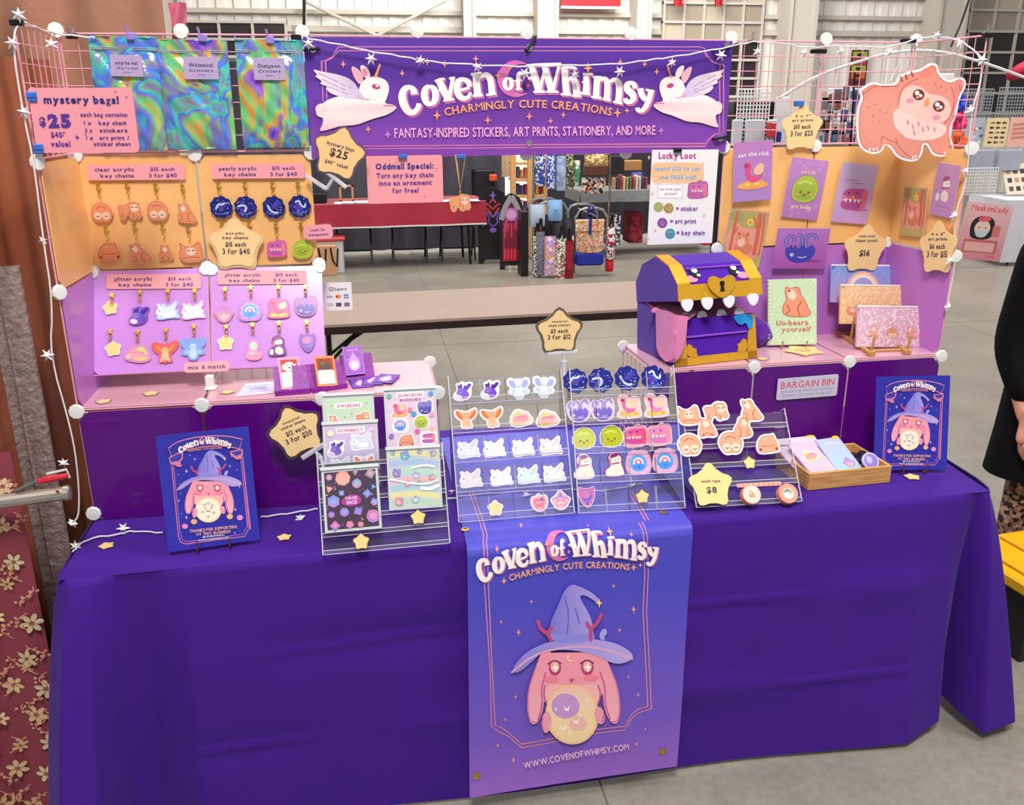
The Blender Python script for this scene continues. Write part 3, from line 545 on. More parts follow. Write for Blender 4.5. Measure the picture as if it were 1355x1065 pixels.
# ------------------------------------------------------------------ our table under its purple cloth
def bez(a,b,t): return a+(b-a)*t
knots=[((-.0,.19),(-.03,.2,.03)),((-.005,-.2),(-.07,-.2,.03)),((-.005,-.5),(-.11,-.52,.02)),((.0,-.60),(-.115,-.68,.015)),((.03,-.625),(-.05,-.80,.015)),((.08,-.622),(.03,-.76,.02)),((.13,-.62),(.085,-.61,.03)),((.2,-.617),(.15,-.60,.03)),((.28,-.613),(.26,-.67,.02)),((.5,-.605),(.55,-.665,.012)),((1.2,-.579),(1.2,-.645,.012)),((1.9,-.553),(1.9,-.655,.014)),((2.2,-.542),(2.22,-.655,.02)),((2.32,-.538),(2.345,-.615,.04)),((2.38,-.536),(2.375,-.55,.05)),((2.41,-.535),(2.405,-.47,.06)),((2.435,-.53),(2.42,-.60,.05)),((2.445,-.525),(2.45,-.675,.03)),((2.455,-.50),(2.56,-.66,.045)),((2.465,-.44),(2.61,-.59,.05)),((2.47,-.3),(2.59,-.40,.04)),((2.48,-.05),(2.52,-.1,.04)),((2.485,.26),(2.50,.3,.04))]
dist=[0]
for i in range(1,len(knots)): dist.append(dist[-1]+max(.04,math.dist(knots[i][1][:2],knots[i-1][1][:2])))
def kat(s):
    d=s*dist[-1]; i=max(j for j in range(len(knots)-1) if dist[j]<=d+1e-9); t=(d-dist[i])/(dist[i+1]-dist[i]); t=t*t*(3-2*t)*.6+t*.4
    a,b=knots[i],knots[i+1]; return [a[0][k]*(1-t)+b[0][k]*t for k in(0,1)],[a[1][k]*(1-t)+b[1][k]*t for k in(0,1,2)]
def skirt(s,t):
    top,hem=kat(s); e=t**.75; x=top[0]*(1-e)+hem[0]*e; y=top[1]*(1-e)+hem[1]*e; z=TZ-(TZ-hem[2])*t
    if t<.03: q=(1-t/.03); z=TZ-.002*(1-q); y+=.006*q*0
    fr=max(0,min(1,(x-.15)/.2))*max(0,min(1,(2.3-x)/.1)) if y<-.5 else 0
    for tc_,wv,a in((.33,.004,.009),(.68,.006,.010)):
        tt=t-tc_-wv*2*math.sin(x*3.1+tc_*20)
        y-=fr*a*math.exp(-(tt/.008)**2)*(.5+.5*math.sin(x*7+tc_*9)); y-= fr*.012*math.exp(-(tt/.07)**2)*math.sin(x*2.3+tc_*7)
    y-=fr*t*.013*math.sin(x*5.2+1+t); 
    return (x,y,z)
g=G(); g.grid(skirt,300,64)
g.grid(lambda u,v:((2.442+.043*v)*u,(EY(2.485*u)-.004)*(1-v)+.225*v,TZ+.0006*math.sin(u*60)*math.sin(v*9)),60,14)
CLOTH=M('purple_cloth','#42178c',.75,var=.10,scale=9,bump=.10,sheen=.04,bscale=350,spec=.2)
cloth=build('tablecloth',g,CLOTH,smooth=True); tag(cloth,'deep purple cloth draped over the front display table down to the floor','tablecloth')
def folding_table(name,label,x0,x1,y0,y1,z,col,rot=0,legs=True,apron='#2a1b1b',lx=.28):
    t=thing(name,label,'table',Matrix.Translation(V((x0,y0,0)))@Matrix.Rotation(rot,4,'Z')); Wt=WM[t.name]; w=x1-x0;d=y1-y0
    g=G().rbox((0,0,z-.018),(w,d,z),.003); build('tabletop',g,K('laminate'+col,col,.5,var=.08,scale=12),t,Wt)
    g=G()
    for a,b in(((.0,.004,z-.055),(w,.018,z-.018)),((.0,d-.02,z-.055),(w,d-.004,z-.018)),((.004,.02,z-.055),(.02,d-.02,z-.018)),((w-.02,.02,z-.055),(w-.004,d-.02,z-.018))): g.box(a,b)
    build('apron',g,K('apron'+apron,apron,.5),t,Wt)
    if legs:
        for k,xx in((1,lx),(-1,w-lx)):
            for yy in(.12,d-.12):
                g=G().tube([(xx,yy,z-.05),(xx,yy,.0)],.014,8); build('leg',g,K('black_steel','#121214',.4),t,Wt)
            g=G().tube([(xx,.12,z-.4),(xx,.2,z-.30),(xx,d/2,z-.26),(xx,d-.2,z-.30),(xx,d-.12,z-.4)],.011,6); g.tube([(xx,.12,z-.56),(xx,d-.12,z-.56)],.008,6)
            build('crossbar',g,K('black_steel','#121214',.4),t,Wt)
            g=G().tube([(xx,d*.4,z-.28),(xx+k*.12,d*.4,z-.16),(xx+k*.3,d*.4,z-.05)],.009,6); g.tube([(xx,d*.6,z-.28),(xx+k*.3,d*.6,z-.05)],.009,6); build('brace',g,K('black_steel','#121214',.4),t,Wt)
    return t
folding_table('folding_table','white topped folding table hidden under the purple cloth, its legs out of sight',.03,2.42,EY(1.2)+.06,.17,TZ-.004,'#d8d4cc')
# ------------------------------------------------------------------ wire grid fixtures
PINK=K('pink_wire','#f0a9bd',.4,coat=.2); WHITE=K('white_plastic','#eef0ec',.45)
g=G()
for a,b in(((0,0),(1,0)),((1,0),(1,1)),((1,1),(0,1)),((0,1),(0,0))): g.tube([(.02+a[0]*.96,0,.02+a[1]*.96),(.02+b[0]*.96,0,.02+b[1]*.96)],.008,6)
for k in range(1,7): q=.02+.96*k/7; g.tube([(q,0,.02),(q,0,.98)],.0042,4); g.tube([(.02,.005,q),(.98,.005,q)],.0042,4)
_m=D.meshes.new('wire_panel'); _m.from_pydata([tuple(v) for v in g.v],[],g.f); _m.materials.append(PINK)
def panel(par,p,q,z,h=U):
    """wire square from plan point p to plan point q, standing at height z"""
    p=V((p[0],p[1],z));q=V((q[0],q[1],z)); e=(q-p); n=V((-e.y,e.x,0)).normalized()*U
    return link('wire_panel',_m,par,Matrix(((e.x,n.x,0,p.x),(e.y,n.y,0,p.y),(0,0,h,p.z),(0,0,0,1))))
def flatpanel(par,p,q,r,z):
    ex=V((q[0]-p[0],q[1]-p[1],0)); ey=V((r[0]-p[0],r[1]-p[1],0)); return link('wire_panel',_m,par,Matrix(((ex.x,0,ey.x,p[0]),(ex.y,0,ey.y,p[1]),(0,-U,0,z),(0,0,0,1))))
def board(par,p,q,z,col,off=-.008,cut=.024,name='cardboard_panel',h=U,bl=0,gloss=.35):
    """coloured sheet with clipped corners in the wire square p-q"""
    p=V((p[0],p[1],z));q=V((q[0],q[1],z)); e=(q-p).normalized(); w=(q-p).length; n=V((-e.y,e.x,0)); m=.003
    pl=[(m+cut,m),(w-m-cut,m),(w-m,m+cut),(w-m,h-m-cut),(w-m-cut,h-m),(m+cut,h-m),(m,h-m-cut),(m,m+cut)]
    g=G().prism(pl,0,.0025); fr=Matrix(((e.x,0,-n.x,p.x),(e.y,0,-n.y,p.y),(0,1,0,p.z),(0,0,0,1)))@Matrix.Translation(V((0,0,-off-.0025)))
    return build(name,g,K('board_'+col,col,gloss,coat=.25,var=.03,scale=5),par,fr)
def conn(par,x,y,z,dirn=(0,-1),r=.0195,t=.008):
    d=V((dirn[0],dirn[1],0)).normalized(); c=V((x,y,z))+d*.004
    g=G().lathe(c,[(r*.5,-.008),(r*.8,-.004),(r*.8,0),(r,0),(r,t*.5),(r*.9,t),(.001,t+.001)],10,d); return build('connector',g,WHITE,par)
ORG,PUR,DPU,SHE='#f8c07c','#bb74d0','#5a007e','#d3a0b2'
Lf=thing('wire_grid_display','pink wire grid cube fixture on the left with orange, lilac and deep purple panels','display stand',(0,-.1,TZ))
def XL(i): return (i*U,0)
for i in(0,1):
    panel(Lf,XL(i),XL(i+1),TZ+3*U)
    panel(Lf,XL(i),XL(i+1),TZ+2*U); board(Lf,XL(i),XL(i+1),TZ+2*U,ORG)
    panel(Lf,XL(i),XL(i+1),TZ+U)
for k in(1,2,3): panel(Lf,(0,-U),(0,0),TZ+k*U)
board(Lf,(0,-U),(0,0),TZ+2*U,ORG); board(Lf,(0,-U),(0,0),TZ+U,PUR)
for i in(0,1,2):
    panel(Lf,(i*U,-U),((i+1)*U,-U),TZ); board(Lf,(i*U,-U),((i+1)*U,-U),TZ,DPU,off=-.006)
    flatpanel(Lf,(i*U,-U),((i+1)*U,-U),(i*U,0),SZ)
    o=build('shelf_board',G().rbox((i*U+.004,-U+.004,SZ+.003),((i+1)*U-.004,-.003,SZ+.006),.001),K('board_shelf',SHE if i<2 else '#f0d3d8',.25,coat=.4,var=.02),Lf)
panel(Lf,(0,-U),(0,0),TZ); panel(Lf,(3*U,-U),(3*U,0),TZ); board(Lf,(3*U,-U),(3*U,0),TZ,DPU,off=.004)
for k in(2,3,4):
    for i in(0,1,2): conn(Lf,i*U,-.004,TZ+k*U,(.3 if i==0 else 0,-1))
    conn(Lf,0,-U,TZ+k*U,(.8,-.6)) if k<4 else None
for i in(0,1,2,3): conn(Lf,i*U,-U,SZ,(0,-1)); 
conn(Lf,0,-U,TZ+.022,(0,-1)); conn(Lf,3*U,0,SZ,(0,-1))
# header bridge of four bare squares that carries the sign
B0=V((2*U,0,0)); B1=V((5.983*U,.2242*U,0))
Hb=thing('wire_grid_header','row of bare pink wire squares carrying the long purple sign','display stand',tuple(B0+V((0,0,TZ+3*U))))
for i in range(4):
    p=B0.lerp(B1,i/4);q=B0.lerp(B1,(i+1)/4); panel(Hb,(p.x,p.y),(q.x,q.y),TZ+3*U)
    if i: conn(Hb,p.x,p.y+.01,TZ+4*U+.008,(0,-1)); 
    if i in(1,2,3): conn(Hb,p.x,p.y+.016,TZ+3*U-.012,(0,-1))
RO=B1; R1=V((7.980*U,.343*U,0)); RC=V((8.068*U,-.6645*U,0)); RE=(R1-RO)/2; RD=V((math.cos(.024),math.sin(.024),0))*U
def rb(n): p=RC-RD*n; return p                       # front line of the right box, n cells from its right corner
Rf=thing('wire_grid_display','pink wire grid cube fixture on the right with orange, lilac and deep purple panels','display stand',(RC.x-.2,RC.y+.1,TZ))
t2=lambda v:(v.x,v.y)
for i in(0,1):
    p,q=RO+RE*i,RO+RE*(i+1)
    for k in(1,2,3): panel(Rf,t2(p),t2(q),TZ+k*U)
    board(Rf,t2(p),t2(q),TZ+2*U,ORG); board(Rf,t2(p),t2(q),TZ+U,PUR)
for k in(1,2,3): panel(Rf,t2(R1),t2(RC),TZ+k*U)
board(Rf,t2(R1),t2(RC),TZ+2*U,ORG); board(Rf,t2(R1),t2(RC),TZ+U,PUR)
NB=V((-RD.y,RD.x,0))
for n in(3,2,1):
    p,q=rb(n),rb(n-1); panel(Rf,t2(p),t2(q),TZ); board(Rf,t2(p),t2(q),TZ,DPU,off=-.006)
    flatpanel(Rf,t2(p),t2(q),t2(p+NB),SZ)
    g=G(); m=.004; a=p+RD*.012;b=q-RD*.012; g.hexa([tuple(v+V((0,0,z))) for z in(SZ+.003,SZ+.006) for v in(a+NB*.015,b+NB*.015,b+NB*.985,a+NB*.985)]); build('shelf_board',g,K('board_shelf_rose','#dba8bf',.25,coat=.4,var=.02),Rf)
panel(Rf,t2(rb(3)),t2(rb(3)+NB),TZ)
for k in(2,3,4):
    for i in(0,1,2): p=RO+RE*i; conn(Rf,p.x,p.y-.004,TZ+k*U,(0 if i<2 else -.4,-1))
for k in(2,3): conn(Rf,RC.x,RC.y,TZ+k*U,(-.6,-1))
for n in(2,1,0): p=rb(n); conn(Rf,p.x,p.y,SZ,(0,-1))
p=rb(3)+NB; conn(Rf,p.x,p.y,SZ,(0,-1)); p=rb(3); conn(Rf,p.x,p.y,SZ,(0,-1))
# ------------------------------------------------------------------ top sign
bn=V((B1.y-B0.y,-(B1.x-B0.x),0)).normalized()
F=Frame((B0+bn*.02,bn),[(411,207),(961,203),(970,51.5),(404,51.5)])
t=thing('shop_banner','long purple vinyl sign hung between the two wire fixtures','sign',F.M())
rip=lambda u,v:.002*math.sin(u*40)*math.sin(v*9)+.0012*math.sin(v*55)
g=G(); hw=F.w/2
bcol=lambda i,j:mix('#8a48b4','#5a33a0',min(1,j*1.35))
g.grid(lambda i,j:((i*2-1)*hw,j*F.h,rip((i*2-1)*hw,j*F.h)),120,24,bcol); g.grid(lambda i,j:((i*2-1)*hw,j*F.h,rip((i*2-1)*hw,j*F.h)-.0015),120,24,bcol)
build('vinyl_sheet',g,Mprint('vinyl',.45,.0,.35),t,F.M(),smooth=True)
a=Art(z=.0005,S=lambda x,y,z:(x,y,z+rip(x,y)),maxlen=.03); q=lambda x,y:F.uv(x,y)
for dx in(0,5.2):
    k=dx
    a.line([q(448,62+k),q(925,62+k),q(932,64+k),q(936-k*.4,74),q(944-k*.4,82),q(958-k,86),q(957.5-k,176),q(946-k*.3,178),q(937-k*.3,186),q(933,190.5-k*.7+3),q(480,193.5-k*.7+3.4),],.0022,'#d77fb6',0)
    a.line([q(448,62+k),q(445,66+k),q(440,75+k*.3),q(431+k*.3,80),q(425.5+k,81),q(427.5+k,135)],.0022,'#d77fb6',0)
with a.sub(0,0,1):
    old=a.T
    def TB(f): a.T=f
    TB(lambda x,y:F.uv(500+x/6.775,60+y/6.775)); title(a); tagline(a)
    TB(lambda x,y:F.uv(400+x/2.946,y/2.946)); winged(a)
    TB(lambda x,y:F.uv(960-(x/2.946-12)*.858,y/2.946*.94+5.5)); winged(a)
    a.T=old
u0=F.uv(522,181);u1=F.uv(866,177.5)
for x,y,r in((454,85,4),(489,82,0),(588,85,4),(629,78,4),(645,159,5),(700,154,5),(728,160,4),(745,152,4),(820,82,4),(852,85,4),(868,95,4),(487,171,4),(532,97,4),(565,82,4),(1,1,0)):
    if r: a.spark(*F.uv(x,y),r*.0027,'#f79a8c')
for x,y in((513,178),(874,173)): a.spark(*F.uv(x,y),.011,'#f4a0c8'); a.spark(*F.uv(x,y),.005,'#7040a8')
a.text('FANTASY-INSPIRED STICKERS, ART PRINTS, STATIONERY, AND MORE',(u0[0]+u1[0])/2,(u0[1]+u1[1])/2-.0015,.026,'#f6aed4','c',.012,w=u1[0]-u0[0])
build('print',a,MAT['P'],t,F.M())
for px,py in((414,65),(700,63),(962,60),(700,190),(953,183)):
    u=F.uv(px,py); build('grommet',G().lathe((u[0],u[1],.001),[(.0095,0),(.0095,.0025),(.005,.003),(.005,.0005)],14),K('nickel','#cfcfd2',.25,1),t,F.M())
for (px,py),(qx,qy),lab in(((698,66),(709,49),'middle of its top edge'),((403,66),(421,64),'upper left corner'),((945,66),(966,64),'upper right corner'),((946,184),(962,181),'lower right corner')):
    a0=hit(px,py,(F.o+bn*.012,bn));a1=hit(qx,qy,(F.o+bn*.012,bn)); tag(build('strap',G().tube([a0-bn*.012,a0,a1,a1-bn*.03],.0035,6,flat=1.8),K('black_rubber','#0c0c10',.5)),'black strap fixing the long purple sign at the '+lab,'strap','straps of the long sign')
# ------------------------------------------------------------------ flat cards, signs and labels
def sheet(name,label,cat,F,poly,col,t=.0015,mat=None,art=None,artmat='P',group=None,smooth=None):
    """a thing that is one sheet with a print on it; poly in frame coords"""
    o=thing(name,label,cat,F.M(),group); g=G().col(col); g.prism(poly,0,t); build('sheet',g,mat or 'P',o,F.M())
    if art: a=Art(z=t+.0002); art(a,F.w,F.h); build('print',a,artmat,o,F.M())
    return o
def rectp(F,r=.006): return rrect(-F.w/2,0,F.w/2,F.h,r)
NAVY='#2b2a78'
def stardots(a,w,h,n=14,c='#8a4a80',seed=1):
    rnd=random.Random(seed)
    for i in range(n): a.spark(rnd.uniform(-.47,.47)*w,rnd.uniform(.06,.94)*h,rnd.choice((.0012,.0018,.0035)),c)
def starsign(label,px,py,r,pl,rot,lines,cat='price sign',name='star_sign',out=0.0,border=0,group=None,col='#f9d79c',bc='#5a4a48',textc='#3a3248'):
    F=Frame(pl,[(px-r,py+r),(px+r,py+r),(px+r,py-r),(px-r,py-r)],out=out); R=F.w/2*1.08; o=thing(name,label,cat,F.M(),group); c,s=math.cos(rot),math.sin(rot)
    p=[(x,y+F.h/2) for x,y in starp(R,.62,rot)]
    if border: build('backing',G().prism([(x,y+F.h/2) for x,y in starp(R*(1+border),.64,rot)],-.001,.0006),K('backing'+bc,bc,.3),o,F.M())
    build('sheet',G().col(col).prism(p,.0008,.003),'P',o,F.M())
    if lines:
        a=Art(z=.0033)
        with a.sub(0,F.h/2,R,rot):
            for tx,x,y,h,w in lines: a.text(tx,x,y,h,textc,'c',.03,w=w,jit=.04)
        build('print',a,'P',o,F.M())
    return o,F
def price(l1,l2,big1,big2,y0=0):
    return [(l1,0,.30+y0,.085,.62 if len(l1)>4 else .3),(l2,0,.14+y0,.10,.86 if len(l2)>9 else .62)]+([(big1,0,-.12+y0,.16,.7)] if big1 else [])+([(big2,0,-.38+y0,.19,.92)] if big2 else [])
def creature(a,k,s=1,**kw): body(a,k,**kw)
# key chains: clasp, ring and acrylic charm
GOLD=K('gold_metal','#d9b24a',.25,.85); 
def charm_mesh(k,border,bcol,fill=None,line=None,edge=None,**kw):
    a=Art(z=.004,dz=.0002/.02); 
    p=outl(k); a.cc=rgb(edge or bcol); G.prism(a,offset(p,border),-.05,.10); a.z=.105; a.dz=.002
    body(a,k,border=border*.9,bcol=bcol,fill=fill,line=line,**kw); return a
_cm={}
def place_sticker(k,key,px,py,rpx,pl,name,label,cat,group,border,bcol,rot=0,out=.002,mat='PG',parent=None,flip=False,**kw):
    c=hit(px,py,pl); e=hit(px+rpx,py,pl); s=(e-c).length; n=pl[1] if pl[1].dot(CAM-c)>0 else -pl[1]
    r=(V((1,0,0))-n*n.x).normalized() if abs(n.x)<.9 else V((0,0,1)).cross(n).normalized()
    if abs(n.z)<.95: r=V((0,0,1)).cross(n).normalized()
    u=n.cross(r); c=c+n*out; cr,sr=math.cos(rot),math.sin(rot); r,u=r*cr+u*sr,u*cr-r*sr
    if key not in _cm:
        a=charm_mesh(k,border,bcol,**kw); me=D.meshes.new(name); me.from_pydata([tuple(v) for v in a.v],[],a.f); me.materials.append(MAT[mat]); A=me.color_attributes.new('Col','FLOAT_COLOR','POINT'); fl_=[]
        for q in a.c: fl_+=[*q,1.0]
        A.data.foreach_set('color',fl_); _cm[key]=me
    fx=-1 if flip else 1; zs=.016
    Wm=Matrix(((r.x*s*fx,u.x*s,n.x*zs,c.x),(r.y*s*fx,u.y*s,n.y*zs,c.y),(r.z*s*fx,u.z*s,n.z*zs,c.z),(0,0,0,1)))
    o=link(name,_cm[key],parent,Wm)
    if label: tag(o,label,cat,group)
    return o,s,n,c
_cl=None
def clasp_mesh():
    global _cl
    if _cl: return _cl
    g=G().prism([(x,y) for x,y in [( (.0085 if i%2==0 else .0038)*math.cos(PI/2+PI*i/5),(.0085 if i%2==0 else .0038)*math.sin(PI/2+PI*i/5)) for i in range(10)]],0,.003)
    g.tube([(0,-.004,.002),(.0035,-.010,.003),(.003,-.018,.003),(-.003,-.018,.003),(-.0035,-.010,.003),(0,-.004,.002)],.0013,5); g.tube([(0,-.018,.003),(0,-.024,.003)],.002,6)
    me=D.meshes.new('clasp'); me.from_pydata([tuple(v) for v in g.v],[],g.f); me.materials.append(GOLD); _cl=me; return me
RINGS={}
def ring_mesh(): 
    if 'r' not in RINGS:
        g=G().tube([(.0038*math.cos(t),-.0055+.0045*math.sin(t),.003) for t in [2*PI*i/10 for i in range(10)]],.0009,4,closed=True); me=D.meshes.new('ring'); me.from_pydata([tuple(v) for v in g.v],[],g.f); me.materials.append(GOLD); RINGS['r']=me
    return RINGS['r']
def keychain(k,key,cx,cy,kx,ky,rpx,pl,label,group,border=.08,bcol='#ffffff',rot=0,cat='key chain',**kw):
    n=pl[1] if pl[1].dot(CAM-pl[0])>0 else -pl[1]; r=V((0,0,1)).cross(n).normalized(); u=n.cross(r)
    p0=hit(kx,ky,pl)+n*.003; W0=Matrix(((r.x,u.x,n.x,p0.x),(r.y,u.y,n.y,p0.y),(r.z,u.z,n.z,p0.z),(0,0,0,1)))
    o=thing('key_chain',label,cat,W0,group); link('clasp',clasp_mesh(),o,W0); link('ring',ring_mesh(),o,W0@Matrix.Translation(V((0,-.021,0))))
    place_sticker(k,key,cx,cy,rpx,pl,'charm',None,None,None,border,bcol,rot,.003,parent=o,**kw); return o
# ------------------------------------------------------------------ left fixture: key chain boards
PLO=plane((0,-.014,0),(0,-1,0))                     # face of the orange boards
p0=V((0,-.02,1.352));p1=V((0,-.155,1.10)); PLK=plane(p0,(0,(p0-p1).z,-(p0-p1).y))
if PLK[1].y>0: PLK=(PLK[0],-PLK[1])
KB=[]
for i,(quad,lab) in enumerate(((((119,496),(278.5,489.5),(279,354),(126,360)),'lilac key chain board hanging tilted at the left, row of rabbits on it'),(((279.5,489),(431,481.5),(425.5,352.5),(280.5,354.5)),'lilac key chain board hanging tilted beside the clear tote, rainbow critter on it'))):
    F=Frame(PLK,quad,out=-.004); o=thing('key_chain_board',lab,'display board',F.M(),'lilac key chain boards'); w=F.w/2;h=F.h;c=.02
    build('sheet',G().prism([(-w+c,0),(w-c,0),(w,c),(w,h-c),(w-c,h),(-w+c,h),(-w,h-c),(-w,c)],0,.003),K('board_lilac','#c88ade',.22,coat=.5,var=.03,scale=6),o,F.M())
    g=G().tube([(-w,0,0),(w,0,0),(w,h,0),(-w,h,0)],.0022,6,closed=True); build('wire_frame',g,PINK,o,F.M())
    for q in(-1,1): g=G().lathe((q*w*.97,h-.004,.002),[(.017,0),(.017,.006),(.001,.007)],8); build('connector',g,WHITE,o,F.M())
def strip(label,x0,y0,x1,y1,pl,l1,l2,dim=False):
    F=Frame(pl,[(x0,y1),(x1,y1-(2 if pl is PLO else 1)),(x1,y0),(x0,y0)],out=.002); w,h=F.w,F.h
    def art(a,w,h):
        a.text(l1,-w*.22,h*.55,h*.25,NAVY if not dim else '#6a6ab0','c',.03,w=w*.40,jit=.05); a.text('key chains',-w*.2,h*.16,h*.25,NAVY,'c',.03,w=w*.34,jit=.05)
        a.text('$15 each',w*.27,h*.56,h*.24,'#6a2f8c','c',.03,w=w*.25); a.text('3 for $40',w*.27,h*.15,h*.26,'#4a2f8c','c',.03,w=w*.29)
    sheet('price_label',label,'label',F,rectp(F,.005),'#f4a3ac',.001,art=art,group='pink price strips of the key chain boards')
strip('pink strip reading clear acrylic key chains over the tawny charms',117,217,246,239,PLO,'clear acrylic',0)
strip('pink strip reading pearly acrylic key chains over the dark blue charms',281,216,404,237,PLO,'pearly acrylic',0)
strip('pink strip reading glitter acrylic key chains over the rabbit charms',141,363,266,383,PLK,'glitter acrylic',0)
strip('pink strip reading glitter acrylic key chains over the rainbow critter charm',288,358,406,377,PLK,'glitter acrylic',0)
gp='tawny creature charms on the orange board'
for k,cx,cy,kx,ky,lab,r,ro in (('face',135,281,130,245,'round sleeping face charm, tawny, first in the upper row of the orange board',15,0),('walk',172.5,279,168,243,'walking owl bear charm, second in the upper row of the orange board',16,0),('face',209,279,206,245,'round sleeping face charm, tawny, third in the upper row of the orange board',15,0),('sit',246,281,241.5,246,'sitting bear charm looking up, last in the upper row of the orange board',14,0),
  ('dome',144.6,332,140,301,'flat dome shaped bear charm seen from behind, lower row of the orange board',16,0),('sit',184,334,178,298,'seated bear charm with a tail, lower row beside the dome shaped one',15,.2),('up',219,334,215,298,'front facing upright bear charm in the lower row',11,0),('sprawl',253,333,249,301,'sprawling bear charm waving, last in the lower row',16,0)):
    keychain(k,'k'+k,cx,cy,kx,ky,r,PLO,lab,gp,.07,'#f4b48c',ro,line='#b0603f',fill='#e8946a')
GK=('pale loops','white splashes','a light swoosh','a bright crescent')
for i,(cx,cy,kx,ky) in enumerate(((293,274,289,243),(325,274,324,242.5),(362.5,274,360.5,243),(396.6,273,394,242.5))):
    keychain('galaxy','kg%d'%i,cx,cy,kx,ky,15.5,PLO,'dark blue starry scalloped charm with %s, upper row beside the tawny charms'%GK[i],'dark blue starry charms',.05,'#141a5c',gk=i)
for kx,ky,l in((294,296,'left'),(329.6,295,'right')):
    p=hit(kx,ky,PLO)+V((0,-.003,0)); W0=Matrix(((1,0,0,p.x),(0,0,-1,p.y),(0,1,0,p.z),(0,0,0,1))); o=thing('key_clasp','gold star clasp above the yellow star price sign, the %s of the two'%l,'clasp',W0,'gold clasps over the star sign'); link('clasp',clasp_mesh(),o,W0)
keychain('chest','kchest',366,328.6,365,297,13,PLO,'pink treasure chest charm with teeth beside the green slime charm','bright charms on the orange board',.07,'#e46aa8')
keychain('slime','kslime',400,329.6,398,296,14,PLO,'lime green slime charm with a face','bright charms on the orange board',.07,'#c2d440')
gp='glitter charms on the lilac board with rabbits'
for k,key,cx,cy,kx,ky,r,l,bc in (('star','ks1',146.5,408,148.6,391,11,'pale gold star charm, upper of two at the left of the board','#fdf0d0'),('bat','kbat',185,418,185.6,387,14,'deep violet bat winged fox charm','#7a4fc0'),('bunny','kb1',222.5,413,222.5,385,16,'pale blue winged rabbit charm','#a8c4ee'),('bunny','kb2',256.6,412.7,258,385,16,'white and pink winged rabbit charm','#e4b4d4'),
  ('star','ks2',150.4,462,146.5,438.5,12,'pale gold star charm, lower of two at the left of the board','#fdf0d0'),('cater','kcat',183,468,182.4,440,17,'pink and green caterpillar charm','#d99ab4'),('fox','kfox',219,467,220,437,17,'orange butterfly eared fox charm','#e8606a'),('moth','kmoth',256,462.7,257,432,16,'pale blue moth charm','#7fa8e4')):
    kw={}
    if key=='kb1': kw=dict(fill='#c8dcf8')
    if key=='kb2': kw=dict(fill='#f8ecf4')
    if key=='kbat': kw=dict(p='#3a1fa0')
    if k=='moth': kw=dict(w='#7da4ea',b='#b8d4f6')
    keychain(k,key,cx,cy,kx,ky,r,PLK,l,gp,.08,bc,(.15 if k=='star' else 0),flip=(k=='cater'),**kw)
gp='glitter charms on the lilac board with the rainbow critter'
for k,key,cx,cy,kx,ky,r,l,bc in (('gem','kgem',296.8,416,298,383,13,'pink dice creature charm in a witch hat','#d67fa8'),('rainb','krain',331,412,332,381,15,'blue rainbow critter charm with a pink fringe','#c084d8'),('drake','kdrake',368.6,409,368.6,380,15,'pink dragon charm on a gold heap','#c0489c'),('hydra','khydra',404.5,406,404,380,15,'purple many headed charm in a magenta frame','#b440a8'),
  ('star','ks3',299,454,299.6,432.4,12,'pale gold star charm under the dice creature','#fdf3e0'),('mush','kmush',336,464,334.5,430,14,'pink and mint mushroom charm','#e89ac0'),('dog','kdog',368.6,458,369.3,428,14,'white dog charm in a magenta witch hat','#7a2c86'),('owlhead','kowl',407.3,454,406,427,13,'purple and blue cat head charm','#8a5cc0')):
    keychain(k,key,cx,cy,kx,ky,r,PLK,l,gp,.08,bc,0,fill={'hydra':'#c458b8','drake':'#e060a4'}.get(k))
starsign('yellow star price sign for acrylic key chains on the orange board',315.5,324,36,PLO,0,price('acrylic','key chains','$15 each','3 for $40',.1),out=.012,border=.12,bc='#e8c898')
F=Frame(PLK,[(247,496.5),(306,494),(306,480.5),(247,482.5)],out=.03)
sheet('mix_sign','small pink rounded sign reading mix & match over the shelf','sign',F,rectp(F,.009),'#f5a2ac',art=lambda a,w,h:a.text('mix & match',0,h*.3,h*.38,NAVY,'c',.035,w=w*.82,jit=.05))
g=G().rbox((-.011,-.012,0),(.011,.012,.038),.003); g.rbox((-.015,-.016,0),(.015,.02,.004),.001); p=at(279,514,z=SZ+.007); tag(build('clip_stand',g,WHITE,None,Matrix.Translation(p)),'white plastic clip under the mix and match sign','clip')
F=Frame(plane((0,-.03,0),(0,-1,0)),[(403,317),(441,315),(441,296),(403,298)],out=0)
o=sheet('tag_sign','small pink pill shaped tag beside the green slime charm','sign',F,rectp(F,.012),'#f5a2b4',art=lambda a,w,h:(a.text("Look! I'm",-w*.02,h*.55,h*.2,NAVY,'c',.03,w=w*.5),a.text('transparent!',0,h*.22,h*.2,NAVY,'c',.03,w=w*.7)))
build('backing',G().prism(rrect(-F.w/2-.004,-.004,F.w/2+.006,F.h+.004,.015),-.002,-.0005),VINYL,o,F.M())
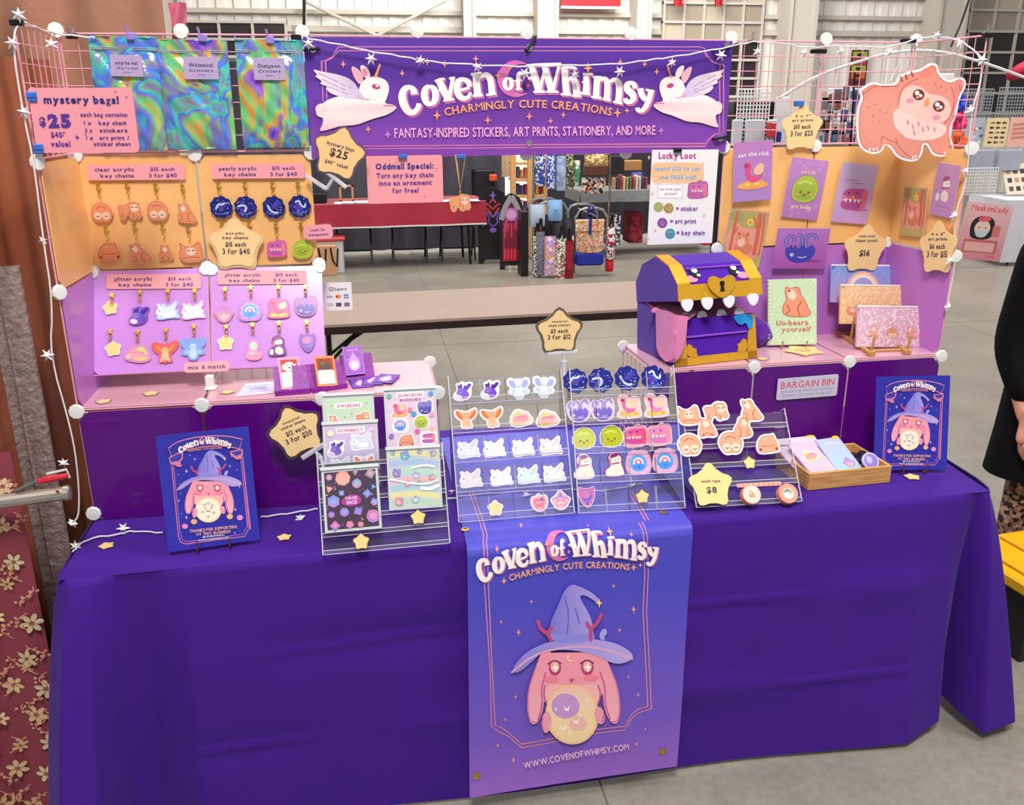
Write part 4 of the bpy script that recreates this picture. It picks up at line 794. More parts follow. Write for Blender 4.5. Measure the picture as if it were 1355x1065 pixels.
# mystery bag sign, its clips
F=Frame(plane((0,-.318,0),(0,-1,0)),[(49,203),(186,201),(177,117),(39.5,114.5)])
def art(a,w,h):
    stardots(a,w,h,22,'#5a3f8c',3)
    a.text('mystery bags!',0,h*.76,h*.115,NAVY,'c',.045,w=w*.72,jit=.06); a.text('$',-w*.40,h*.42,h*.13,'#5a2f96','c',.05); a.text('25',-w*.24,h*.40,h*.19,'#5a2f96','c',.07,w=w*.22)
    a.text('$40*',-w*.27,h*.24,h*.085,'#5a2f96','c',.04,w=w*.14); a.text('value!',-w*.26,h*.10,h*.085,'#5a2f96','c',.04,w=w*.19)
    a.text('each bag contains:',w*.20,h*.56,h*.065,'#5a2f96','c',.03,w=w*.46)
    for i,(n,s) in enumerate((('1 x','key chain'),('3 x','stickers'),('1 x','art print /'))): y=h*(.435-.115*i); a.text(n,w*.03,y,h*.06,'#4a2f8c','c',.03,w=w*.07); a.text(s,w*.27,y,h*.06,'#4a2f8c','c',.03,w=w*(.27 if i<2 else .29))
    a.text('sticker sheet',w*.24,h*.11,h*.06,'#4a2f8c','c',.03,w=w*.36); a.spark(-w*.09,h*.24,h*.05,'#5a2f96')
sheet('price_board','large pink rounded sign reading mystery bags $25','sign',F,rectp(F,.012),'#f29cab',.003,art=art)
BLUEC=K('blue_clip','#3f6fc8',.35)
for (px,py) in((42,128),(51,197)):
    c=hit(px,py,(F.o+F.n*.004,F.n)); g=G().rbox((c.x-.011,c.y-.004,c.z-.011),(c.x+.011,c.y+.012,c.z+.011),.002); g.box((c.x-.011,c.y-.006,c.z-.001),(c.x+.011,c.y-.004,c.z+.001)); tag(build('binder_clip',g,BLUEC),'small blue clip at the %s left corner of the mystery bags sign'%('upper' if py<150 else 'lower'),'clip','blue clips of the mystery bags sign')
# holographic pouches
def holo(name,seed):  # foil's shifting rainbow sheen is painted into the base colour by noise
    m,nt,b=_base(name); N=nt.nodes; L=nt.links; tc=N.new('ShaderNodeTexCoord'); mp=N.new('ShaderNodeMapping'); mp.inputs['Location'].default_value=(seed,seed*1.7,0); mp.inputs['Scale'].default_value=(1.3,.75,1); L.new(tc.outputs['Object'],mp.inputs[0])
    n=N.new('ShaderNodeTexNoise'); n.inputs['Scale'].default_value=5; n.inputs['Detail'].default_value=3.5; n.inputs['Distortion'].default_value=1.6; L.new(mp.outputs[0],n.inputs['Vector'])
    cr=N.new('ShaderNodeValToRGB'); R=cr.color_ramp; cols=['#c8c8d0','#3036e8','#4a60f0','#38b8f0','#8c84a8','#48d0b0','#4a78f0','#9088b0','#60d880','#e8a850','#8a86a8','#a85ad0','#2c3ce8','#40d0c0','#b8b0b8']; R.elements[0].color=rgb(cols[0])+(1,); R.elements[0].position=.22; R.elements[1].color=rgb(cols[-1])+(1,); R.elements[1].position=.78
    for i,c in enumerate(cols[1:-1]): e=R.elements.new(.22+.56*(i+1)/(len(cols)-1)); e.color=rgb(c)+(1,)
    L.new(n.outputs['Fac'],cr.inputs[0]); L.new(cr.outputs[0],b.inputs['Base Color']); b.inputs['Metallic'].default_value=.12; b.inputs['Roughness'].default_value=.2; b.inputs['Coat Weight'].default_value=.6
    bp=N.new('ShaderNodeBump'); bp.inputs['Strength'].default_value=.5; bp.inputs['Distance'].default_value=.02; L.new(n.outputs['Fac'],bp.inputs['Height']); L.new(bp.outputs[0],b.inputs['Normal']); return m
PLB=plane((0,-.02,0),(0,-1,0))
for i,(q,lb,txt) in enumerate((([(134,199),(223,199),(218,50),(129,46)],(151,74,190,101),('surprise me!','i will get it at random','random','bag')),([(222,199),(315,197),(312,54),(222,51)],(247,76,289,105),('Whimsical','Critters','mystery','bag')),([(322,196),(411,194),(402,54),(314,51)],(338,77,377,106),('Dungeon','Critters','mystery','bag')))):
    F=Frame(PLB,q); o=thing('foil_pouch','rainbow holographic foil pouch labelled %s'%txt[0].lower().strip('!'),'pouch',F.M(),'holographic foil pouches'); hw=F.w/2;h=F.h; sd=i*2.3
    puff=lambda u,v:.004+.016*max(0,1-(2*u-1)**4)*max(0,math.sin(PI*min(1,v/.84)))**.6+.003*math.sin(u*9+sd)*math.sin(v*12+sd*2)+.002*math.sin(u*23+v*31+sd)
    g=G().grid(lambda u,v:((2*u-1)*hw,v*h,puff(u,v)),24,36); g.grid(lambda u,v:((2*u-1)*hw,v*h,0),6,8); g.box((-hw,0,0),(hw,.006,.004)); g.box((-hw,h-.004,0),(hw,h,.004)); build('pouch_body',g,holo('holographic_foil_%d'%i,i*4.1),o,F.M(),smooth=True)
    g=G(); 
    for yy in(.885,.90): g.tube([(-hw,yy*h,.0045),(hw,yy*h,.0045)],.0012,5)
    build('zip_seal',g,K('clear_zip','#c8ccd8',.15,.4),o,F.M())
    a=Art(z=.0245); x0,y0=F.uv(lb[0],lb[3]);x1,y1=F.uv(lb[2],lb[1]); a.poly(rrect(x0,y0,x1,y1,.003),'#b7a3d0'); cx=(x0+x1)/2;W_=x1-x0;H_=y1-y0
    a.text(txt[0],cx,y0+H_*.55,H_*.17,'#2a1f50','c',.03,w=W_*.7); a.text(txt[1],cx,y0+H_*.33,H_*.13,'#2a1f50','c',.02,w=W_*.7); a.text(txt[2],cx,y0+H_*.17,H_*.07,'#2a1f50','c',.02,w=W_*.25)
    for k in range(14): a.spark(x0+W_*random.uniform(.05,.95),y0+H_*random.choice((.1,.9,.8)),.0014,'#3a2a70')
    a.prism([(x0,y0),(x1,y0),(x1,y1),(x0,y1)],.018,.0245) if False else None
    build('paper_label',a,'P',o,F.M(),label='pale violet printed label')
    px,py=((172,46),(267,48),(357,51))[i]; c=hit(px,py,(F.o+F.n*.008,F.n)); g=G().rbox((c.x-.01,c.y-.006,c.z-.014),(c.x+.01,c.y+.03,c.z+.006),.003); g.tube([(c.x-.004,c.y,c.z),(c.x-.008,c.y-.004,c.z+.022)],.003,6); tag(build('bag_clip',g,K('lilac_plastic','#9c7fd0',.4)),'small lilac clip holding the %s pouch'%txt[0].lower().strip('!'),'clip','lilac clips of the foil pouches')
# ------------------------------------------------------------------ hanging signs between the fixtures
PLH=(B0+bn*.03,bn)
F=Frame(PLH,[(487,270),(587,267),(584,205),(483.5,206)])
def art(a,w,h):
    stardots(a,w,h,16,'#7a5a90',5); a.text('Oddmall Special:',0,h*.72,h*.12,'#352f86','c',.045,w=w*.76,jit=.04)
    a.text('Turn any key chain',0,h*.54,h*.10,'#6a3a90','c',.04,w=w*.75,jit=.04); a.text('into an ornament',0,h*.38,h*.10,'#6a3a90','c',.04,w=w*.70,jit=.04); a.text('for free!',0,h*.22,h*.10,'#6a3a90','c',.04,w=w*.35,jit=.04)
sheet('special_offer_sign','pink rounded sign reading Oddmall Special under the purple sign','sign',F,rectp(F,.006),'#f4a0a8',art=art)
o=thing('ornament','tawny bear ornament hanging on a yellow ribbon loop','ornament',F.M()); 
c=hit(610,268,PLH)
a1,a2,a3=hit(603,205,PLH),hit(616,205,PLH),hit(609,252,PLH); build('ribbon',G().tube([a1,a3,a2],.0028,4,flat=.4),K('ribbon','#e9b878',.6),o); build('cap_ring',G().tube([a3,a3-V((0,0,.014))],.003,8),GOLD,o)
place_sticker('walk','orn',609,269,14,PLH,'charm',None,None,None,.08,'#f0b084',0,.004,parent=o,line='#d08a60',fill='#e9a273')
F=Frame(PLH,[(856,324),(942,321),(940,198),(852,198)])
def art(a,w,h):
    T0=a.T; a.T=lambda x,y:F.uv(840+x/2.631,y/2.631)
    a.text('Lucky Loot',147,552,22,'#c23d8e','c',.05,w=130,up=-1,jit=.05); a.poly(rrect(55,566,240,640,25),'#f7c79a'); a.text('spend $25 to get',148,594,15,'#7fb4dc','c',.04,w=158,up=-1); a.text('one FREE pull!',148,624,15,'#7fb4dc','c',.04,w=130,up=-1)
    a.poly(rrect(78,642,166,690,3),'#c9c2e0'); a.poly(rrect(80,644,164,688,3),'#ffffff'); a.text('can even open',122,662,9,'#c2408a','c',.03,w=74,up=-1); a.text('..prizes?',122,678,9,'#c2408a','c',.03,w=48,up=-1)
    with a.sub(218,660,36,0,False,-36): body(a,'chest',border=.05,bcol='#c06aa8',c='#d06fb8',g='#e07aa0')
    for x,y,c in((82,720,'#a4ae48'),(117,724,'#b48a30'),(95,775,'#8a2fa8'),(122,812,'#2f8fa8')): 
        a.ell(x,y,17,17,c,n=16); a.ell(x,y,12,12,mix(c,'#ffffff',.15),n=12); rnd=random.Random(x)
        for i in range(8): a.ell(x+rnd.uniform(-9,9),y+rnd.uniform(-9,9),1.8,1.8,mix(c,'#202020',.5),n=5)
    a.text('= sticker',180,732,15,'#7a3fa0','c',.035,w=75,up=-1); a.text('= art print',167,776,15,'#7a3fa0','c',.035,w=90,up=-1); a.text('= key chain',193,816,15,'#7a3fa0','c',.035,w=98,up=-1)
    for x,y in((60,672),(240,748),(70,800),(235,568),(45,830),(48,548)): a.spark(x,y,9,'#f4c9a0')
    a.T=T0
sheet('poster','white poster reading Lucky Loot hanging under the right end of the purple sign','poster',F,rectp(F,.001),'#f3f1f6',art=art)
for (px,py,lab,c) in((533,207,'blue clip above the Oddmall Special sign',BLUEC),(610,207,'blue clip holding the ornament ribbon',BLUEC),(897,199,'black clip above the Lucky Loot poster',K('black_steel','#121214',.4))):
    c0=hit(px,py,(PLH[0]+bn*.008,bn)); tag(build('binder_clip',G().rbox((c0.x-.012,c0.y-.004,c0.z-.006),(c0.x+.012,c0.y+.012,c0.z+.006),.002),c),lab,'clip')
F=Frame(plane((0,.03,0),(0,-1,0)),[(428,411),(467,410),(465,373),(426,374.5)])
def art(a,w,h):
    a.text('Square',w*.12,h*.72,h*.11,'#202028','c',.015,w=w*.42); a.poly(rrect(-w*.26,h*.7,-w*.12,h*.84,.002),'#303038'); a.poly(rrect(-w*.235,h*.725,-w*.145,h*.815,.001),'#f4f4f6'); a.rect(-w*.205,h*.75,-w*.175,h*.79,'#303038')
    a.text('VISA',-w*.26,h*.46,h*.08,'#2a3a90','c',.03,w=w*.2); a.ell(w*.0,h*.5,h*.06,h*.06,'#d8302a',n=14); a.ell(w*.07,h*.5,h*.06,h*.06,'#f09a28',n=14); a.poly(rrect(w*.22,h*.43,w*.38,h*.57,.001),'#2f7fd0'); a.text('AMEX',w*.30,h*.47,h*.05,'#ffffff','c',.03,w=w*.13)
    a.poly(rrect(-w*.36,h*.16,-w*.16,h*.28,.001),'#c8c8cc'); a.poly(rrect(-w*.06,h*.14,w*.12,h*.28,.001),'#505460'); a.poly(rrect(w*.22,h*.14,w*.4,h*.28,.001),'#707888')
sheet('payment_sign','small white card payment sign at the edge of the lilac board','sign',F,rectp(F,.002),'#eeeff2',art=art)
# ------------------------------------------------------------------ right fixture: prints, cut-out, signs
OR_=RO+RE.normalized()*0; nR=V((RE.y,-RE.x,0)).normalized(); PLR=(RO+nR*.016,nR); ww=(RC-R1); nW=V((ww.y,-ww.x,0)).normalized()
if nW.dot(CAM-R1)<0: nW=-nW
PLW=(R1+nW*.016,nW)
PSC=5.646
def crop(F,ox,oy,sc): return lambda x,y:F.uv(ox+x/sc,oy+y/sc)
def gradbg(a,w,h,c0,c1): a.put([(-w/2,0),(w/2,0),(w/2,h),(-w/2,h)],[(0,1,2,3)],lambda x,y:mix(c0,c1,y/h))
def artprint(label,quad,pl,fn,sleeve=True,name='art_print',group='art prints on the right fixture'):
    F=Frame(pl,quad); o=thing(name,label,'art print',F.M(),group); build('sheet',G().col('#f4eef4').box((-F.w/2,0,0),(F.w/2,F.h,.001)),'P',o,F.M())
    a=Art(z=.0011); fn(a,F.w,F.h,F); build('print',a,'P',o,F.M())
    if sleeve: g=G().box((-F.w/2-.004,-.003,.0022),(F.w/2+.004,F.h+.008,.0026)); build('sleeve',g,VINYL,o,F.M())
def sprite(a,k,x,y,s,rot=0,border=None,bcol='#ffffff',**kw):
    with a.sub(x,y,s,rot): body(a,k,border=border,bcol=bcol,**kw)
def f1(a,w,h,F):
    gradbg(a,w,h,'#b68ad6','#c884cc'); rnd=random.Random(1)
    for i in range(40): a.ell(rnd.uniform(-.48,.48)*w,rnd.uniform(.03,.97)*h,.0013,.0013,'#e8c8f0',n=5)
    a.text('eat the rich',0,h*.76,h*.07,'#f8e8f8','c',.04,w=w*.78,arc=lambda x:-(x/w)**2*h*.10,jit=.05); a.ell(0,h*.26,w*.42,h*.07,'#f0a868'); a.ell(-w*.1,h*.28,w*.25,h*.05,'#f8c078'); DRs(a,'drake',w*.02,h*.45,w*.38)
def DRs(a,k,x,y,s,**kw):
    with a.sub(x,y,s): DR[k](a,**kw)
def f2(a,w,h,F):
    gradbg(a,w,h,'#c07cc8','#c98ed2'); rnd=random.Random(2)
    for i in range(16): x,y,r=rnd.uniform(-.45,.45)*w,rnd.choice((rnd.uniform(.03,.25),rnd.uniform(.72,.96)))*h,rnd.uniform(.003,.008); a.ell(x,y,r,r,'#dcb0e2',n=10); a.ell(x,y,r*.7,r*.7,'#c88ad0',n=10)
    sprite(a,'slime',0,h*.5,w*.40,.05,line='#7a9030'); a.text("get in",0,h*.76,h*.055,'#f4d0c0','c',.04,w=w*.4); a.text('my belly',0,h*.17,h*.06,'#f8d8a8','c',.04,w=w*.55)
def f3(a,w,h,F): gradbg(a,w,h,'#cfa0d8','#c9b4dc'); a.ell(w*.08,h*.24,w*.38,h*.03,'#c070b8'); DRs(a,'chest',0,h*.42,w*.42,c='#c8509c',g='#f06a8c'); a.line([(-w*.34,h*.70),(-w*.1,h*.73),(w*.08,h*.72)],.0016,'#b04890',1); a.line([(-w*.12,h*.67),(w*.18,h*.68)],.0016,'#b04890')
def forest(a,w,h,F):
    gradbg(a,w,h,'#c8a46a','#c2a878'); a.ell(0,h*.45,w*.48,h*.36,'#f0a08c'); a.rect(-w*.49,0,w*.49,h*.15,'#c6b472'); a.ell(w*.05,h*.82,w*.33,h*.14,'#b8aa5c'); a.ell(-w*.3,h*.88,w*.2,h*.10,'#a8a060')
    for x,wd in((-.33,.07),(.3,.11),(.42,.05)): a.line([(w*x,h*.22),(w*(x+.01),h*.6),(w*(x*.9),h*.97)],w*wd,'#d8664a',1)
    a.line([(w*.3,h*.6),(w*.2,h*.8),(w*.12,h*.9)],w*.05,'#d8664a',1); a.line([(-w*.33,h*.5),(-w*.22,h*.7)],w*.04,'#d8664a')
    a.ell(w*.06,h*.80,w*.09,h*.065,'#f0c850'); a.ell(w*.06,h*.79,w*.02,h*.02,'#7a4a20',n=8); a.ell(0,h*.33,w*.24,h*.12,'#e0825c'); a.ell(-w*.05,h*.47,w*.17,h*.13,'#e88a68'); a.ell(-w*.08,h*.44,w*.10,h*.09,'#f8c4b0'); a.ell(-w*.12,h*.50,w*.02,h*.015,'#6a2c20',n=8); a.ell(w*.05,h*.58,w*.05,h*.04,'#d8704c',n=8); a.ell(-w*.17,h*.58,w*.05,h*.04,'#d8704c',n=8)
    rnd=random.Random(4)
    for i in range(12): a.ell(rnd.uniform(-.45,.45)*w,rnd.uniform(.03,.13)*h,w*.02,h*.008,'#8a9a4a',n=6)
def f5(a,w,h,F): gradbg(a,w,h,'#b04ab4','#c07ad0'); a.ell(w*.12,h*.18,w*.3,h*.04,'#9a2c9c'); 
def f5b(a,w,h,F):
    f5(a,w,h,F)
    with a.sub(-w*.02,h*.50,w*.36,0,False,h*.42): dr_hydra(a,'#4a3cd0','#2c28b0')
def f7(a,w,h,F): gradbg(a,w,h,'#c790c8','#cf98c4'); DRs(a,'dog',0,h*.52,w*.42,h='#b04088'); a.line([(-w*.3,h*.2),(w*.3,h*.18)],.001,'#905090')
artprint('art print of a pink dragon with the words eat the rich',[(969.5,268),(1020,263),(1023,185),(971,189)],(PLR[0]+nR*.01,nR),f1)
artprint('art print of a green slime with the words my belly',[(1033,287),(1081,290.7),(1098,213.6),(1050,207.5)],PLR,f2)
artprint('art print of a pink treasure chest monster on pale lilac',[(1099,293),(1146.6,297),(1162.5,219),(1115.6,214.5)],PLR,f3)
artprint('large art print of a tawny bear in a red forest with a beehive',[(953,350),(1004,355),(1021,281),(968.6,276.5)],(PLR[0]+nR*.012,nR),forest)
artprint('landscape art print of a dark blue many armed creature on purple',[(1021.7,354.5),(1091.7,355),(1095.6,302),(1026.5,302)],(PLR[0]+nR*.012,nR),f5b)
artprint('small art print of a tawny bear in a forest on the angled side panel',[(1191.6,311),(1221,313.6),(1228.5,249),(1196,247)],PLW,forest)
artprint('art print of a white dog in a witch hat on the angled side panel',[(1229.6,283),(1260,289),(1273,220.5),(1243,214)],PLW,f7)
# cut-out
F=Frame((R1+nR*.21,V((-.15,-1,0)).normalized()),[(1133,212),(1263,212),(1276,84),(1133,84)])
CX=crop(F,840,0,2.631); o=thing('owl_bear_cutout','large pink owl bear cut-out with a white border over the right fixture','cut-out',F.M())
op=[(795,300),(830,283),(862,295),(908,290),(912,272),(945,250),(1000,240),(1025,218),(1052,222),(1057,258),(1095,285),(1125,266),(1150,275),(1150,305),(1128,340),(1118,400),(1100,440),(1097,480),(1110,510),(1100,540),(1060,548),(1030,537),(1015,505),(1002,502),(1000,530),(985,558),(955,564),(910,550),(888,515),(868,502),(862,525),(835,538),(800,530),(775,505),(768,440),(773,370),(788,340),(776,318)]
pp=chaikin([CX(*p) for p in op],2); build('foam_board',G().col('#fbf4f6').prism(pp,0,.005),'P',o,F.M())
a=Art(z=.0052); ip=offset(pp,-.0065); a.poly(ip,'#b5524a'); a.poly(offset(pp,-.0082),'#ef9a8c'); a.T=CX
a.blob([(995,245),(1030,228),(1045,235),(1035,265),(1000,275),(985,262)],'#ee8c7c'); a.blob([(1115,290),(1135,275),(1145,290),(1125,335),(1108,320)],'#ee8c7c')
a.ell(862,410,80,95,'#f0a090'); a.line([(905,480),(915,510),(950,545),(985,550)],3,'#c4625a',1); a.line([(855,500),(858,470),(875,485),(915,500)],3,'#c4625a',1); a.line([(790,330),(830,300),(880,300),(915,300)],3,'#c4625a',1)
a.line([(915,365),(920,320),(945,290),(985,272)],3,'#c4625a',2); a.line([(1098,300),(1112,345),(1100,400),(1075,430)],3,'#c4625a',2)
a.blob([(915,360),(930,310),(965,295),(1000,305),(1020,330),(1060,330),(1090,350),(1100,385),(1085,420),(1030,440),(960,425),(920,400)],'#f8cfc6')
a.blob([(895,395),(910,375),(950,400),(1030,430),(1075,430),(1085,455),(1060,480),(1010,490),(950,485),(930,470),(900,440)],'#fadad4')
for x,y in((985,330),(1055,370)): a.ell(x,y,28,26,'#f8cfc6'); a.ell(x,y,21,20,'#9c4238'); a.ell(x,y,17,16,'#7c2c24'); a.ell(x-5,y-6,8,8,'#ffffff'); a.ell(x+7,y+3,6,6,'#ffffff'); a.ell(x-4,y+9,4,4,'#f8d0d0')
a.blob([(1002,358),(1015,338),(1025,348),(1022,368),(1008,374)],'#f6a860'); a.ell(955,350,14,9,'#e8a0b4'); a.ell(1048,408,14,9,'#e8a0b4')
for x,y in((948,425),(965,440),(985,430),(1000,450),(1018,445),(970,462),(1040,450)): a.line([(x-2,y-8),(x+2,y+8)],5,'#ea8c80')
for x,y in((925,275),(942,268),(962,258)): a.line([(x-3,y-9),(x+4,y+9)],5,'#a8504a')
for x,y in((815,520),(828,520),(840,518),(965,548),(975,545),(1075,532),(1085,530)): a.ell(x,y,4,6,'#fbe8e4',n=8)
for x,y in((810,370),(830,360),(850,380),(825,400),(845,420),(870,390),(1080,310),(1060,300),(1040,290)): a.line([(x,y),(x+5,y+4)],2.5,'#dd8074')
build('print',a,'P',o,F.M())
# star price signs
starsign('yellow star sign for 5 x 7 art prints clipped to the bare pink grid',1057.5,170,29.5,(RO+nR*.02,nR),.03,price('5 x 7"','art prints','$10 each','3 for $25',.12),border=.0)
c=hit(1058,137,(RO+nR*.025,nR)); tag(build('binder_clip',G().rbox((c.x-.013,c.y-.006,c.z-.008),(c.x+.013,c.y+.015,c.z+.008),.002),BLUEC),'blue clip on top of the star sign for 5 x 7 art prints','clip')
starsign('yellow star sign reading $16 behind the zipper pouches',1139,330,31,(PLR[0]+nR*.02,nR),.0,price('small sized','zipper pouch','','',.14)+[('$16',0,-.22,.22,.42)],border=0)
starsign('yellow star sign reading 4 x 6 art prints $6 each on the angled side panel',1241,329,27,(PLW[0]+nW*.006,nW),.0,price('4 x 6"','art prints','$6 each','3 for $15',.12),border=0)
starsign('yellow star price sign for mystery bags tilted below the left end of the purple sign',450,203,36,(B0+bn*.075,bn),-.28,[('mystery bags',0,.20,.13,.95),('$25',0,-.13,.27,.62),('$40* value!',0,-.42,.13,.8)],border=.08,col='#f6c98c',bc='#6a5a66')
g=G(); c1=hit(425,222,(B0+bn*.07,bn));c2=hit(458,248,(B0+bn*.07,bn));c3=hit(405,232,(B0+bn*.03,bn));c4=hit(432,250,(B0+bn*.06,bn))
g.tube([c1,c2],.006,6); g.tube([c3,c4],.006,6); g.tube([c4,(c1+c2)/2],.005,6); tag(build('sign_clip',g,ACE),'clear plastic hinged clip under the star sign for mystery bags','clip')
ft=lambda p:p
starsign('yellow star price sign for waterproof sticker sheets tilted beside the clear stand',392,571,37.5,plane((.53,-.36,.95),(.05,-1,.1)),.42,price('waterproof','sticker sheets','$12 each','3 for $30',.1),border=.13,bc='#4a3a50')
g=G(); c1=at(400,606,y=-.365);c2=at(432,586,y=-.365); g.tube([c1,c2],.007,6); g.tube([(c1+c2)/2,at(424,604,y=-.37),at(430,622,y=-.40)],.005,6); g.ball(at(424,606,y=-.37),.008); tag(build('sign_clip',g,ACE),'clear plastic clip arm holding the star sign for sticker sheets','clip')
starsign('yellow star price sign for waterproof single stickers standing on the clear sticker rack',738,439,30.5,plane((0,-.27,0),(0,-1,0)),.04,price('waterproof','single stickers','$5 each','3 for $12',.1),border=.13,bc='#6a6258')
g=G(); g.tube([at(724,468,y=-.268),at(764,465,y=-.268)],.006,6); g.tube([at(746,466,y=-.268),at(746,480,y=-.268),at(747,498,y=-.28)],.005,6); g.lathe(at(746,482,y=-.268),[(.009,-.01),(.009,.01)],8); tag(build('sign_clip',g,ACE),'clear plastic clip stem holding the star sign for single stickers','clip')
PLBX=(rb(3)+V((0,-.012,0)),V((RD.y,-RD.x,0)).normalized())
F=Frame(PLBX,[(1026.5,529),(1107,523.5),(1108,494.5),(1028,501.5)])
def art(a,w,h):
    a.poly(rrect(-w/2+.0015,.0015,w/2-.0015,h-.0015,.005),'#cfcbe0'); a.text('BARGAIN BIN',0,h*.52,h*.32,'#d8506c','c',.01,w=w*.88); a.text('20% OFF OR PRICE AS MARKED',0,h*.31,h*.12,'#8f84a4','c',.0,w=w*.86); a.text('SAMPLES, SECONDS, B-GRADE',0,h*.12,h*.12,'#8f84a4','c',.0,w=w*.82)
sheet('bargain_sign','pale grey rounded sign reading BARGAIN BIN on the purple box front','sign',F,rectp(F,.006),'#dcd9ea',art=art)
# ------------------------------------------------------------------ felt treasure chest monster
Mx=Matrix.Translation(V((1.612,-.205,SZ+.008)))@Matrix.Rotation(math.radians(11),4,'Z')@Matrix.Diagonal((.94,.92,.87,1)); ch=thing('treasure_chest_monster','purple felt treasure chest monster with gold trim, fangs and pink tongue','plush toy',Mx)
FP=K('purple_felt','#4a12a4',.95,sheen=.3,bump=.12,scale=300,spec=.1); GT=M('gold_foil','#e0a82e',.42,.35,var=.14,scale=20,bump=.12); FK=K('pink_felt','#e887bd',.95,sheen=.3); FKD=K('mouth_felt','#c85a92',.95,sheen=.2); WF=K('white_felt','#e6e6f0',.9); LV=K('lilac_trim','#8f4ccf',.7)
w_,d_=.30,.25
def pz(prof,x0,x1,g): # profile in y,z extruded along x
    return g.prism(prof,x0,x1,lambda a,b,c:(c,a,b))
g=G(); pz([(0,0),(d_,0),(d_+.012,.165),(.235,.170),(.05,.135),(.033,.150)],0,w_,g); build('base',g,FP,ch,Mx)
g=G(); pz([(.036,.1505),(.05,.136),(.235,.171),(.243,.25),(.235,.255),(.225,.18),(.05,.145)],.006,w_-.006,g); build('mouth',g,FKD,ch,Mx)
lid=[(.262,.165),(.275,.235),(.235,.305),(.15,.345),(.07,.325),(.012,.275),(0,.222),(.012,.220),(.024,.268),(.08,.312),(.15,.330),(.225,.294),(.255,.235)]
g=G(); pz(lid,0,w_,g); 
build('lid',g,FP,ch,Mx); side=[(.262,.165),(.275,.235),(.235,.305),(.15,.345),(.07,.325),(.012,.275),(0,.222)]
for x in(-.002,w_-.004):
    g=G(); pz(side,x,x+.006,g); build('lid_side',g,FP,ch,Mx)
g=G(); pz([(.256,.17),(.25,.235),(.22,.288),(.15,.324),(.085,.306),(.03,.262),(.026,.225)],.007,.009,g); build('lid_lining',g,FKD,ch,Mx)
def strap(x0,x1,o=.004):
    pr=[(.15,.345),(.07,.325),(.012,.275),(0,.222)]; pr=[(y-o*.6,z+o*.7) for y,z in pr]; pr[0]=(.15,.349); q=[(y,z-.004) for y,z in pr]; g=G(); pz(pr+q[::-1],x0,x1,g); return g
for x0,x1 in((0,.045),(w_-.045,w_)): build('gold_strap',strap(x0,x1),GT,ch,Mx)
fl=lambda ox=0:None
# front lower band of lid, flat local frame: lid front plane between (0,.222) and (.012,.275)
g=G(); pz([(-.005,.222),(.008,.272),(.012,.270),(0,.222)],0,w_,g); build('gold_band',g,GT,ch,Mx)
def onfront(poly,z0,z1,base=(0,-.006,.222),lean=(.012,.053)):
    L=math.hypot(*lean); ly,lz=lean[0]/L,lean[1]/L
    g=G(); g.prism(poly,z0,z1,lambda a,b,c:(a,base[1]+ly*b-lz*c,base[2]+lz*b+ly*c)); return g
hx=w_*.5; heart=chaikin([(hx,-.008),(hx-.045,.032),(hx-.05,.062),(hx-.03,.078),(hx,.060),(hx+.03,.078),(hx+.05,.062),(hx+.045,.032)],2)
build('heart_lock',onfront(heart,.001,.007),GT,ch,Mx)
build('keyhole',onfront(ellp(hx,.048,.009,.009,12)+[],.007,.0085).prism([(hx-.004,.044),(hx+.004,.044),(hx+.008,.022),(hx-.008,.022)],.007,.0085,lambda a,b,c:(a,-.006+.22*b-.975*c,.222+.975*b+.22*c)),K('black_steel','#121214',.4),ch,Mx)
slope=((.058),(.05)); 
def onslope(poly,z0,z1,c=None):
    L=math.hypot(.058,.050); ly,lz=.058/L,.05/L; g=G()
    if c: g.col(c)
    g.prism(poly,z0,z1,lambda a,b,cc:(a,.012+ly*b-lz*cc,.275+lz*b+ly*cc)); return g
for i,x in enumerate((.075,.215)):
    q=1 if i else -1
    e=onslope(ellp(x,.040,.017,.024,16),.001,.004,'#0c0a18'); g=e; ev=build('eye',g,'PG',ch,Mx)
    g=onslope(ellp(x+.003,.050,.010,.012,12),.0042,.005,'#f4f4ff'); L_=math.hypot(.058,.05); 
    g.prism(ellp(x+.010,.028,.006,.006,10),.0042,.005,lambda a,b,cc:(a,.012+.757*b-.653*cc,.275+.653*b+.757*cc)); build('eye_glint',g,'P',ev,Mx)
    build('cheek',onslope(ellp(x-.018 if not i else x+.025,.016,.021,.014,14),.001,.0035),K('cheek_felt','#f08cae',.9),ch,Mx)
build('lilac_line',G().tube([(.05,.052,.316),(.25,.052,.316)],.003,6),LV,ch,Mx)
for x in(.028,.098,.175,.262): build('fang',onfront(chaikin([(x-.022,.006),(x+.022,.006),(x+.018,-.022),(x,-.038),(x-.018,-.022)],2),-.004,.002),WF,ch,Mx)
for x in(.055,.115,.185,.25): build('lower_tooth',G().prism(chaikin([(x-.02,.0),(x+.02,.0),(x+.014,.022),(x,.028),(x-.014,.022)],2),0,.006,lambda a,b,c:(a,.042+b*.4-c,.143+b)),WF,ch,Mx)
fb=lambda a,b,c:(a,.033*b/.15-c,b)    # base front
for poly in ([(0,0),(.045,0),(.045,.148),(.012,.148),(.0,.10)],[(w_-.035,0),(w_,0),(w_,.148),(w_-.02,.148),(w_-.032,.06)],[(0,0),(w_,0),(w_,.026),(0,.026)]):
    build('gold_corner',G().prism(poly,.0012,.005,fb),GT,ch,Mx)
for s,x in((1,.045),(-1,w_-.035)): build('gold_flourish',G().prism(chaikin([(x,.026),(x+s*.04,.026),(x+s*.032,.040),(x+s*.036,.052),(x+s*.022,.055),(x+s*.015,.07),(x,.064)],2),.001,.006,fb),GT,ch,Mx)
